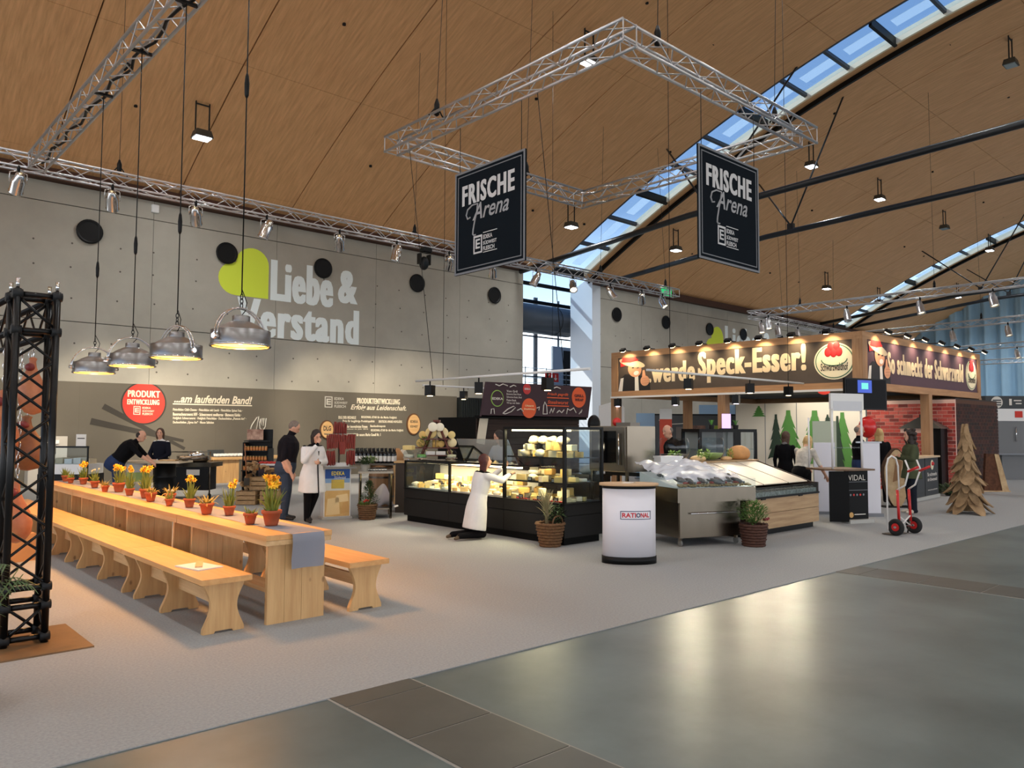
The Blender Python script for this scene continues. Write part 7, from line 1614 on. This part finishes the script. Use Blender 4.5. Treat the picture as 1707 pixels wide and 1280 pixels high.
# --- brick print walls
m_mort = M('mortar', (226, 190, 176), .8)
m_bricks = [M('brick_%d' % i, c_, .75, var=.2, vscale=9) for i, c_ in enumerate(((186, 72, 60), (166, 60, 52), (126, 50, 44), (194, 90, 78)))]; m_shaded_br = [M('shaded_brick_%d' % i, c_, .8) for i, c_ in enumerate(((70, 34, 24), (56, 28, 20), (44, 24, 18)))]  # second set is darker, shade of the outer side painted in
rnd = random.Random(19)
bw = thing('brick_wall', 'red brick wall of the smoke house at the back of the timber stand', 'brick wall', (FX, 8.4, 0)); MB().bb(FX, FX+.06, 7.3, 9.62, 0, 2.5).build('backing', m_mort, bw)
bms = {}
def bricks(parent, o, ex, nz, L_, H_, bl, bh, mats, name='brick'):
    o, ex, nz = Vector(o), Vector(ex), Vector(nz); r_ = 0; z = .01
    while z+bh < H_:
        x = 0.006-(bl/2 if r_ % 2 else 0)
        while x < L_-.02:
            x0, x1 = max(.005, x), min(L_-.005, x+bl-.014)
            if x1-x0 > .03:
                key = (round(x1-x0, 3), bl, tuple(ex)); mi = rnd.randrange(len(mats))
                if (key, mi) not in bms: bms[(key, mi)] = MB().prism([(0, 0), (x1-x0, 0), (x1-x0, bh-.014), (0, bh-.014)], (0, 0, 0), ex, Z, nz, .012).mesh(name); bms[(key, mi)].materials.append(mats[mi])
                ob = link(name, bms[(key, mi)], None, parent); ob.location = o+ex*x0+Z*z
                ob.matrix_parent_inverse = pmat(parent).inverted()
            x += bl
        z += bh; r_ += 1
bricks(bw, (FX, 9.62, 0), -Y, -X, 2.32, 2.5, .25, .1, m_bricks)
dw = thing('brick_wall', 'brick wall with painted in shade forming the outer side of the smoke house', 'brick wall', (24.4, 7.5, 0)); MB().bb(FX+.06, 26.1, 7.3, 7.36, 0, 2.5).build('backing', M('mortar_shaded', (92, 62, 46), .9), dw); bricks(dw, (FX+.06, 7.3, 0), X, -Y, 3.48, 2.5, .25, .1, m_shaded_br)  # shade of this side painted into darker bricks and mortar
MB().bb(FX+.02, 26.1, 7.3, 9.6, 2.5, 2.54).build('cap', m_dkw, dw)
# brick oven front with grey hood
hq = Vector((22.24, 7.98, 0)); t = thing('barbecue_fireplace', 'barbecue fireplace with grey pyramid hood and black chamber before the brick wall', 'fireplace', hq)
MB().bb(22.05, 22.58, 7.75, 8.5, 0, 1.72).build('chimney_breast', m_mort, t); bricks(t, (22.05, 8.5, 0), -Y, -X, .75, 1.7, .25, .1, m_bricks); bricks(t, (22.05, 7.75, 0), X, -Y, .53, 1.7, .25, .1, m_bricks)
MB().bb(22.1, 22.58, 7.5, 7.74, .05, 1.72).build('chamber', m_black, t)
b = MB(); P = []
for z, k in ((1.72, 1.), (2.02, .2)):
    for a2, b3 in ((-1, -1), (1, -1), (1, 1), (-1, 1)): P.append(Vector((22.27+a2*.31*k, 7.98+b3*.54*k, z)))
b.add(P, [(3, 2, 1, 0), (4, 5, 6, 7), (0, 1, 5, 4), (1, 2, 6, 5), (2, 3, 7, 6), (3, 0, 4, 7)]); b.build('hood', M('hood_grey', (84, 84, 80), .5, .4), t); MB().bb(22.2, 22.34, 7.9, 8.06, 2.0, 2.1).build('cap', m_black, t)
w_ = gz(1583, 826); t = thing('fern_plant', 'low green fern at the foot of the brick wall', 'plant', w_); b = MB(); bush(b, (w_.x, w_.y, .0), .28, .3, 350, .09, rnd); b.build('fronds', m_shrub, t); MB().lathe([(.09, 0), (.11, .12), (.001, .11)], (w_.x, w_.y, 0), 12).build('pot', m_dark, t)
# --- black info counters
A, B = gz(1521, 838), gz(1566, 828); bu_ = (B-A).normalized(); bv_ = Vector((-bu_.y, bu_.x, 0)); L_ = (B-A).length
t = thing('info_counter', 'black info counter with small round badge and white slogan', 'counter', A.lerp(B, .5)); c = A.lerp(B, .5)+bv_*.3
obox(MB(), c, bu_, bv_, L_+.06, .62, 0, .08).build('foot', M('foot_grey', (176, 176, 170), .5), t); m_ic = M('info_black', (44, 46, 48), .5)
for f_ in (-.26, .26): obox(MB(), c+bu_*(f_*L_), bu_, bv_, L_*.5, .56, .08, 1.0).build('panel', m_ic, t)
obox(MB(), c, bu_, bv_, L_+.1, .66, 1.0, 1.04).build('top', M('beech2', (206, 180, 146), .5), t)
o = A+bu_*(L_*.58)+bv_*.018
text('So schmeckt', o+Z*.55, bu_, Z, L_*.36, .09, m_chalk, t, bold=.02, off=.008); text('der Schwarzwald', o+Z*.43, bu_, Z, L_*.36, .08, m_chalk, t, bold=.02, off=.008); text('www.schwarzwaldhof.de', o+Z*.2, bu_, Z, L_*.36, .035, m_chalk, t, bold=.01, off=.008)
MB().prism([(.12*math.cos(i*PI/12), .12*math.sin(i*PI/12)) for i in range(24)], A+bu_*(L_*.76)+bv_*.012+Z*.82, bu_, Z, -bv_, .005).build('badge', M('badge_cream', (240, 230, 196), .5), t); MB().ell(A+bu_*(L_*.76)+bv_*.005+Z*.85, (.05, .05, .05), 10, 8).build('badge_pompom', M('pompom_red', (200, 36, 40), .5), t)
w_ = c+bu_*.15; tag(MB().lathe([(.1, 1.04), (.13, 1.1), (.09, 1.25), (.03, 1.3), (.001, 1.3)], (w_.x, w_.y, 0), 14).build('paper_bag', m_paper), 'crumpled white bag on the black info counter', 'bag')
# --- bark edged wood slice and trunk behind the truck
w_ = gz(1497, 846); t = thing('wood_slice', 'large bark edged oval wood slice standing upright behind the hand truck', 'wood slice', w_)
m_slice = M('raw_wood', (206, 180, 140), .8, rgb2=(170, 138, 98), vscale=5); 
pts = []
for i in range(30): t_ = 2*PI*i/30; pts.append((.27*math.cos(t_)*(1+.08*math.sin(3*t_)), .62+.6*math.sin(t_)*(1+.05*math.cos(4*t_))))
MB().prism([(x*1.06, .02+(z-.62)*1.03+.62) for x, z in pts], w_+aw*.02, u, Z, aw, .1).build('bark', M('bark_dark', (84, 60, 42), .9), t); MB().prism(pts, w_+aw*.005, u, Z, aw, .03).build('face', m_slice, t)
MB().prism([(-.1, .55), (.05, .6), (.12, 1.0), (-.02, 1.05)], w_-aw*.0, u, Z, aw, .012).build('carved_field', M('carved', (140, 104, 70), .8), t); obox(MB(), w_+aw*.1, u, aw, .6, .3, 0, .03).build('foot', m_black, t)
# ================================================================== PROMOTION STAND 'VIDAL'
A, B = gz(1418, 874), gz(1455, 872); A = Vector((13.15, 5.95, 0)); 
A = gz(1417, 873); B = gz(1457, 871); vu = (B-A).normalized(); vv = Vector((-vu.y, vu.x, 0)); L_ = (B-A).length
vs = thing('tasting_counter', 'black tasting counter with white lettered poster and white canopy on posts', 'counter', A.lerp(B, .5))
obox(MB(), A.lerp(B, .5)+vv*.1, vu, vv, L_, .22, 0, .06).build('poster_foot', M('foot_grey', (176, 176, 170), .5), vs); obox(MB(), A.lerp(B, .5)+vv*.12, vu, vv, L_-.04, .03, .06, .93).build('poster', M('poster_black', (10, 10, 11), .5, spec=.15), vs)
po = A+vu*.07+vv*.1
text('VIDAL', po+Z*.76, vu, Z, L_-.16, .1, m_chalk, vs, bold=.0, off=.008); MB().prism([(0, 0), (L_-.1, 0), (L_-.1, .008), (0, .008)], po+Z*.73-vv*.004, vu, Z, -vv, .003).build('rule', m_grey, vs); MB().prism([(0, 0), (L_-.1, 0), (L_-.1, .008), (0, .008)], po+Z*.58-vv*.004, vu, Z, -vv, .003).build('rule', m_grey, vs)
for k in range(5): MB().prism([(.05*0+.02*math.cos(i*PI/6), .02*math.sin(i*PI/6)) for i in range(12)], po+vu*(.05+k*.075)+Z*.5-vv*.003, vu, Z, -vv, .003).build('dot', (m_grey, m_pred)[k % 2], vs)
MB().prism([(.05*math.cos(i*PI/8), .05*math.sin(i*PI/8)) for i in range(16)], po+vu*.06+Z*.14-vv*.003, vu, Z, -vv, .003).build('seal', M('seal_gold', (206, 160, 90), .5), vs); MB().prism([(0, 0), (.26, 0), (.26, .015), (0, .015)], po+vu*.13+Z*.14-vv*.003, vu, Z, -vv, .003).build('rule', m_chalk, vs)
A2 = gz(1381, 866); A2 = Vector((A.x-vu.x*.0, A.y, 0)); 
l0 = gd(1383, 800, 13.9); l0.z = 0
su_ = (A-l0).normalized(); sv_ = Vector((-su_.y, su_.x, 0)); sl = (A-l0).length
obox(MB(), l0.lerp(A, .5)+sv_*.03, su_, sv_, sl, .03, .03, .93).build('side_panel', M('poster_black', (10, 10, 11), .5, spec=.15), vs)
tp = [l0-su_*.1, A-vu*.02-vv*.03, A+vu*(L_+.02)-vv*.03, A+vu*(L_+.02)+vv*.75, l0+vv*.6]
MB().prism([(p_.x, p_.y) for p_ in tp], (0, 0, .94), X, Y, Z, .03).build('worktop', wood('worktop_dark', (120, 92, 66), (98, 74, 52), 0), vs)
pc = [l0+su_*.1+sv_*.12, A+vu*(L_-.05)+vv*.2, A+vu*(L_-.05)+vv*.9, l0+sv_*.9]
for p_ in pc[:2]: MB().tube((p_.x, p_.y, .97), (p_.x, p_.y, 2.05), .022, n=8).build('canopy_post', m_white, vs)
pm = pc[0]+vv*.6; MB().tube((pm.x, pm.y, .97), (pm.x, pm.y, 1.9), .018, n=8).build('canopy_post', m_white, vs)
cu = (pc[1]-pc[0]).normalized(); cv = Vector((-cu.y, cu.x, 0)); cl = (pc[1]-pc[0]).length
obox(MB(), pc[0].lerp(pc[1], .5), cu, cv, cl+.08, .05, 2.05, 2.34).build('canopy_sign', m_white, vs); obox(MB(), pc[0].lerp(pc[1], .5)-cv*.028, cu, cv, cl-.02, .01, 2.02, 2.2).build('sign_inset', M('off_white', (206, 208, 212), .5), vs)
obox(MB(), pc[0].lerp(pc[1], .5), cu, cv, cl, .02, 1.34, 1.36).build('shelf_bar', m_glass, vs)
q_ = gd(1424, 788, 13.2); 
# white narrow panel beside it
A = gz(1447, 858); B = gz(1474, 866); wu = (B-A).normalized(); t = thing('rollup_banner', 'narrow white roll up banner standing edge on beside the tasting counter', 'panel', A.lerp(B, .5)); wv = Vector((-wu.y, wu.x, 0)); L2 = .36; c = A.lerp(B, .5)+aw*.15
obox(MB(), c, u, aw, .34, .02, .06, 1.42).build('sheet', M('panel_white', (222, 222, 230), .6), t); obox(MB(), c, u, aw, .38, .16, 0, .06).build('foot', m_grey, t); obox(MB(), c-u*.04, u, aw, .5, .03, 1.42, 1.45).build('top_rail', M('rail_alu', (170, 172, 176), .4, .6), t)
a_ = gd(1374, 765, 15.5); t = thing('privacy_screen', 'plain white screen between the blonde woman and the tasting counter', 'panel', (a_.x, a_.y, 0)); obox(MB(), a_, u, aw, .42, .03, .05, 1.42).build('sheet', M('panel_white', (222, 222, 230), .6), t); obox(MB(), a_, u, aw, .44, .2, 0, .05).build('foot', m_grey, t)
# red balloon
w_ = gd(1446, 712, 17.3); t = thing('red_balloon', 'red balloon behind the man in the black pullover', 'balloon', w_); MB().ell(w_, (.19, .19, .24), 16, 12).build('skin', M('balloon_red', (206, 34, 32), .25), t); MB().tube(w_-Z*.24, (w_.x, w_.y, .95), .004, n=5).build('string', m_white, t)
# ================================================================== HAND TRUCK
ht = thing('hand_truck', 'red and white hand truck with black tyres standing on the carpet', 'hand truck', gz(1508, 892))
wl, wr = gz(1494, 893), gz(1524, 889); hu = (wr-wl).normalized(); hu.z = 0; hv = Vector((-hu.y, hu.x, 0)); axc = wl.lerp(wr, .5); tw_ = (wr-wl).length
m_hred = M('truck_red', (196, 34, 34), .4); m_hwh = M('truck_white', (222, 220, 216), .4); m_tyre = M('tyre', (24, 24, 24), .8)
for s_ in (-1, 1):
    w_ = axc+hu*(s_*tw_/2)+Z*.135
    b = MB().path([w_+(hv*math.cos(t_)+Z*math.sin(t_))*.095 for t_ in [2*PI*i/24 for i in range(24)]], .04, 10, True); b.build('tyre', m_tyre, ht); ty_ = ht.children[-1]; MB().tube(w_-hu*.03, w_+hu*.03, .062, n=16).build('rim', m_hred, ty_); MB().tube(w_-hu*.04, w_+hu*.04, .02, n=10).build('hub', m_chrome, ty_)
MB().tube(axc-hu*(tw_/2)+Z*.135, axc+hu*(tw_/2)+Z*.135, .012, n=8).build('axle', m_chrome, ht)
fr = hv*-.1   # frame leans slightly
for s_ in (-1, 1):
    o_ = axc+hu*(s_*tw_*.32)
    MB().tube(o_+Z*.2, o_+Z*.72+hv*.02, .022, n=8).build('red_sleeve', m_hred, ht)
    MB().path([o_+Z*.72+hv*.02, o_+Z*.8-hu*(s_*.02)-hv*.1, o_+Z*1.05-hv*.18, o_+Z*1.2-hv*.12], .014, 8).build('white_tube', m_hwh, ht)
    MB().tube(o_+Z*1.02-hv*.16, o_+Z*1.1-hv*.33, .02, n=10).build('grip', m_hred, ht)
l_ = axc-hu*.12+hv*.02
MB().path([axc-hu*(tw_*.62)+hv*.1+Z*.08, axc-hu*(tw_*.62)+hv*.1+Z*1.1, axc-hu*(tw_*.55)+hv*.09+Z*1.22, axc-hu*(tw_*.4)+hv*.08+Z*1.26, axc-hu*(tw_*.2)+hv*.07+Z*1.22, axc-hu*(tw_*.12)+hv*.06+Z*1.1, axc-hu*(tw_*.12)+hv*.05+Z*.7], .014, 8).build('hoop', m_hwh, ht)
for z0, z1 in ((.13, .3), (.3, .13)): MB().tube(axc-hu*(tw_*.32)+Z*z0, axc+hu*(tw_*.32)+Z*z1, .012, n=8).build('cross_tube', m_hwh, ht)
MB().tube(axc-hu*(tw_*.32)+Z*1.05-hv*.16, axc+hu*(tw_*.32)+Z*1.05-hv*.16, .012, n=8).build('cross_tube', m_hwh, ht)
obox(MB(), axc+hv*.12-hu*.1, hu, hv, .42, .18, .008, .02).build('toe_plate', m_ssd, ht)
for s_ in (-1, 1): MB().tube(axc+hu*(s_*tw_*.3)+Z*.21, axc+hu*(s_*tw_*.3)+hv*.05+Z*.015, .014, n=8).build('heel', m_ssd, ht)
# ================================================================== CARVED WOODEN FIR
tb_ = gz(1628, 858); wt = thing('wooden_fir', 'rustic fir tree made of overlapping driftwood boards standing on the carpet', 'sculpture', tb_)
m_drift = M('driftwood', (176, 146, 108), .85, rgb2=(124, 98, 68), vscale=6, stretch=(1, 1, 1), bump=.3, bscale=20); rnd = random.Random(41); ctr_ = tb_+aw*.3
MB().tube((ctr_.x, ctr_.y, 0.05), (ctr_.x, ctr_.y, 1.66), .13, .03, n=10).build('core', m_drift, wt)
def board(z, r_, a2, L_, wd, lean):
    d = Vector((math.cos(a2), math.sin(a2), 0)); s_ = Vector((-d.y, d.x, 0)); top = ctr_+d*(r_*.35)+Z*(z+L_); P = []
    for k, (f_, wk) in enumerate(((0, .5), (.25, .85), (.55, 1.), (.85, .75), (1., .3))):
        c_ = top+d*(lean*f_*f_)-Z*(L_*f_); 
        for q_ in (-1, 1): P.append(c_+s_*(q_*wd*wk/2)+d*.0)
        for q_ in (-1, 1): P.append(c_+s_*(q_*wd*wk/2)+d*.035)
    fs = []
    for k in range(4): a3 = k*4; fs += [(a3, a3+1, a3+5, a3+4), (a3+2, a3+6, a3+7, a3+3), (a3, a3+4, a3+6, a3+2), (a3+1, a3+3, a3+7, a3+5)]
    fs += [(0, 2, 3, 1), (16, 17, 19, 18)]
    MB().add(P, fs).build('board', m_drift, wt)
rows = 8
for i in range(rows):
    f_ = i/(rows-1); z = .0 if i == 0 else -.02+1.48*f_; r_ = .37*(1-f_)**.85+.06; n_ = (6, 8, 9, 8, 8, 7, 6, 5)[i]; L_ = .44-.16*f_
    for k in range(n_): board(z+rnd.uniform(-.05, .05)*(1 if i else 0), r_*rnd.uniform(.5, 1.), 2*PI*k/n_+i*.7+rnd.uniform(-.25, .25), L_*rnd.uniform(.85, 1.2) if i else L_, (.26 if i < 4 else .19 if i < 6 else .13)*rnd.uniform(.6, 1.15), r_*rnd.uniform(.5, .95))
# ================================================================== FAR RIGHT BOOTHS
a_ = gd(1668, 740, 27.); a_.z = 0
t = thing('grey_booth', 'grey and white cube booth with dark printed band before the curtain', 'booth', a_)
m_bg = M('booth_grey', (112, 114, 116), .6); m_bd = M('booth_dark', (52, 56, 58), .6)
obox(MB(), a_+u*.12, u, aw, 1.05, 1.0, 0.9, 2.0).build('cabinet', m_bg, t); obox(MB(), a_+u*.12, u, aw, 1.08, 1.04, 2.0, 2.42).build('white_band', m_white, t); obox(MB(), a_-u*.05, u, aw, 1.5, 1.04, 2.42, 2.86).build('dark_band', m_bd, t); obox(MB(), a_+u*.12, u, aw, 1.6, 1.2, .84, .9).build('worktop', m_grey, t); obox(MB(), a_+u*.2, u, aw, .9, .9, 0, .84).build('base', m_bg, t)
MB().prism([(.2*math.cos(i*PI/12), .2*math.sin(i*PI/12)) for i in range(24)], a_-u*.42-aw*.53+Z*2.64, u, Z, -aw, .006).build('round_logo', m_chalk, t); obox(MB(), a_+u*.05-aw*.525, u, aw, .09, .01, 2.54, 2.76).build('print_mark', m_chalk, t); obox(MB(), a_+u*.3-aw*.525, u, aw, .26, .01, 2.68, 2.72).build('print_line', m_chalk, t); obox(MB(), a_+u*.33-aw*.525, u, aw, .2, .01, 2.58, 2.62).build('print_line', m_chalk, t); obox(MB(), a_+u*.32-aw*.53, u, aw, .26, .01, 2.12, 2.34).build('red_logo', m_redp, t)
for k in range(3): obox(MB(), a_-u*.42-aw*.54, u, aw, .28, .012, 2.53+.08*k, 2.57+.08*k).build('logo_stripe', m_bd, t)
MB().tube(a_+u*.2-aw*.55+Z*1.3, a_+u*.2-aw*.55+Z*1.8, .02, n=8).build('handle', m_chrome, t)
w_ = gz(1684, 819); w2 = gz(1697, 819)
lw = gz(1652, 821); lw2 = gz(1690, 819); t = thing('log_slab', 'bark edged log slab leaning beside the grey booth', 'log slab', lw); MB().prism([(0, 0), (.62, 0), (.36, 1.02), (.08, 1.04)], lw+aw*.3, u, Z, aw, .1).build('bark', M('bark_rust', (86, 52, 32), .9, var=.4, vscale=12), t); MB().prism([(.5, 0), (.68, 0), (.42, 1.02), (.3, 1.03)], lw+aw*.28, u, Z, aw, .1).build('cut_edge', m_slice, t); obox(MB(), lw+u*.3+aw*.36, u, aw, .8, .2, 0, .03).build('foot', m_slice, t)
a_ = gd(1702, 760, 30.); a_.z = 0; t = thing('white_kitchen', 'pale kitchen unit with red printed backdrop at the hall end', 'kitchen unit', a_); obox(MB(), a_+u*.6, u, aw, 1.6, .8, 0, 1.0).build('unit', M('pale_blue_grey', (176, 186, 194), .5), t); obox(MB(), a_+u*.6+aw*.4, u, aw, 1.6, .06, 1.0, 2.2).build('backdrop', m_white, t); obox(MB(), a_+u*.6+aw*.36, u, aw, 1.5, .02, 1.55, 1.75).build('red_band', m_redp, t); obox(MB(), a_+u*.6+aw*.36, u, aw, 1.6, .04, 2.2, 2.5).build('dark_band', m_bd, t); obox(MB(), a_+u*.5, u, aw, 1.9, 1., 1.0, 1.05).build('worktop', m_white, t)
# ================================================================== BETWEEN KIOSK AND TIMBER STAND
a_ = gd(1160, 740, 27.); a_.z = 0
t = thing('dark_stand_wall', 'dark grey stand wall with posters seen through the timber stand', 'stand wall', a_)
obox(MB(), a_+u*.1, u, aw, 3.2, .08, 0, 2.15).build('wall', M('stand_dark_grey', (78, 82, 86), .7), t); obox(MB(), a_+u*.1, u, aw, 3.2, .1, 2.15, 2.2).build('cornice', m_dark, t)
for dx, w_, z0, z1, mt in ((.1, .45, 1.2, 1.8, M('photo_poster', (150, 110, 90), .6, rgb2=(80, 60, 56), vscale=6)), (.72, .55, 1.35, 1.8, M('poster_lime', (140, 160, 60), .6)), (1.35, .4, 1.4, 1.8, M('poster_white_red', (230, 214, 206), .6)), (-.5, .4, 1.1, 1.75, M('poster_dim', (110, 104, 100), .6))): obox(MB(), a_+u*dx-aw*.05, u, aw, w_, .01, z0, z1).build('poster', mt, t)
b = MB(); b.path([a_-u*1.3-aw*.08+Z*1.98, a_-u*.9-aw*.08+Z*1.84, a_-u*.5-aw*.08+Z*1.86, a_-u*.2-aw*.08+Z*1.95], .015, 5); b.build('rope', m_chalk, t)
a_ = gd(1110, 740, 24.); a_.z = 0; t = thing('orange_banner', 'orange and white roll up banner behind the fish counter man', 'banner', a_); obox(MB(), a_, u, aw, .38, .02, .08, 1.98).build('orange_sheet', M('banner_orange', (206, 74, 48), .6), t); obox(MB(), a_-aw*.012, u, aw, .38, .01, 1.98, 2.3).build('white_head', m_white, t); obox(MB(), a_, u, aw, .42, .2, 0, .08).build('foot', m_grey, t)
a_ = gd(1076, 730, 26.); a_.z = 0; t = thing('blue_screen', 'pale blue lit partition beside the combi oven', 'partition', a_); obox(MB(), a_, u, aw, .62, .05, 0, 2.2).build('panel', M('panel_sky', (150, 184, 216), .5), t); obox(MB(), a_, u, aw, .7, .3, 0, .05).build('foot', m_grey, t)
a_ = gd(1020, 740, 24.5); a_.z = 0; t = thing('white_partition', 'tall white panel with rounded top beside the grill kiosk', 'panel', a_); MB().prism([(-.4, 0), (.4, 0), (.4, 2.35), (.3, 2.5), (.1, 2.55), (-.4, 2.4)], a_, u, Z, aw, .08).build('sheet', m_white, t)
a_ = gd(1211, 690, 29.); a_.z = 0; t = thing('blue_partition', 'pale blue panels standing behind the dark stand wall', 'panel', a_); 
for dx in (-.6, .35): obox(MB(), a_+u*dx, u, aw, .85, .05, 0, 2.58).build('sheet', M('panel_sky', (150, 184, 216), .5), t)
a_ = gd(990, 705, 17.); t = thing('loudspeaker', 'small black loudspeaker on a pole behind the glass case', 'loudspeaker', (a_.x, a_.y, 0)); MB().ell((a_.x, a_.y, 1.78), (.14, .14, .2), 14, 10).build('cabinet', m_black, t); MB().tube((a_.x, a_.y, 0), (a_.x, a_.y, 1.62), .02, n=8).build('pole', m_black, t); MB().lathe([(.2, 0), (.2, .02), (.001, .03)], (a_.x, a_.y, 0), 16).build('foot', m_black, t)
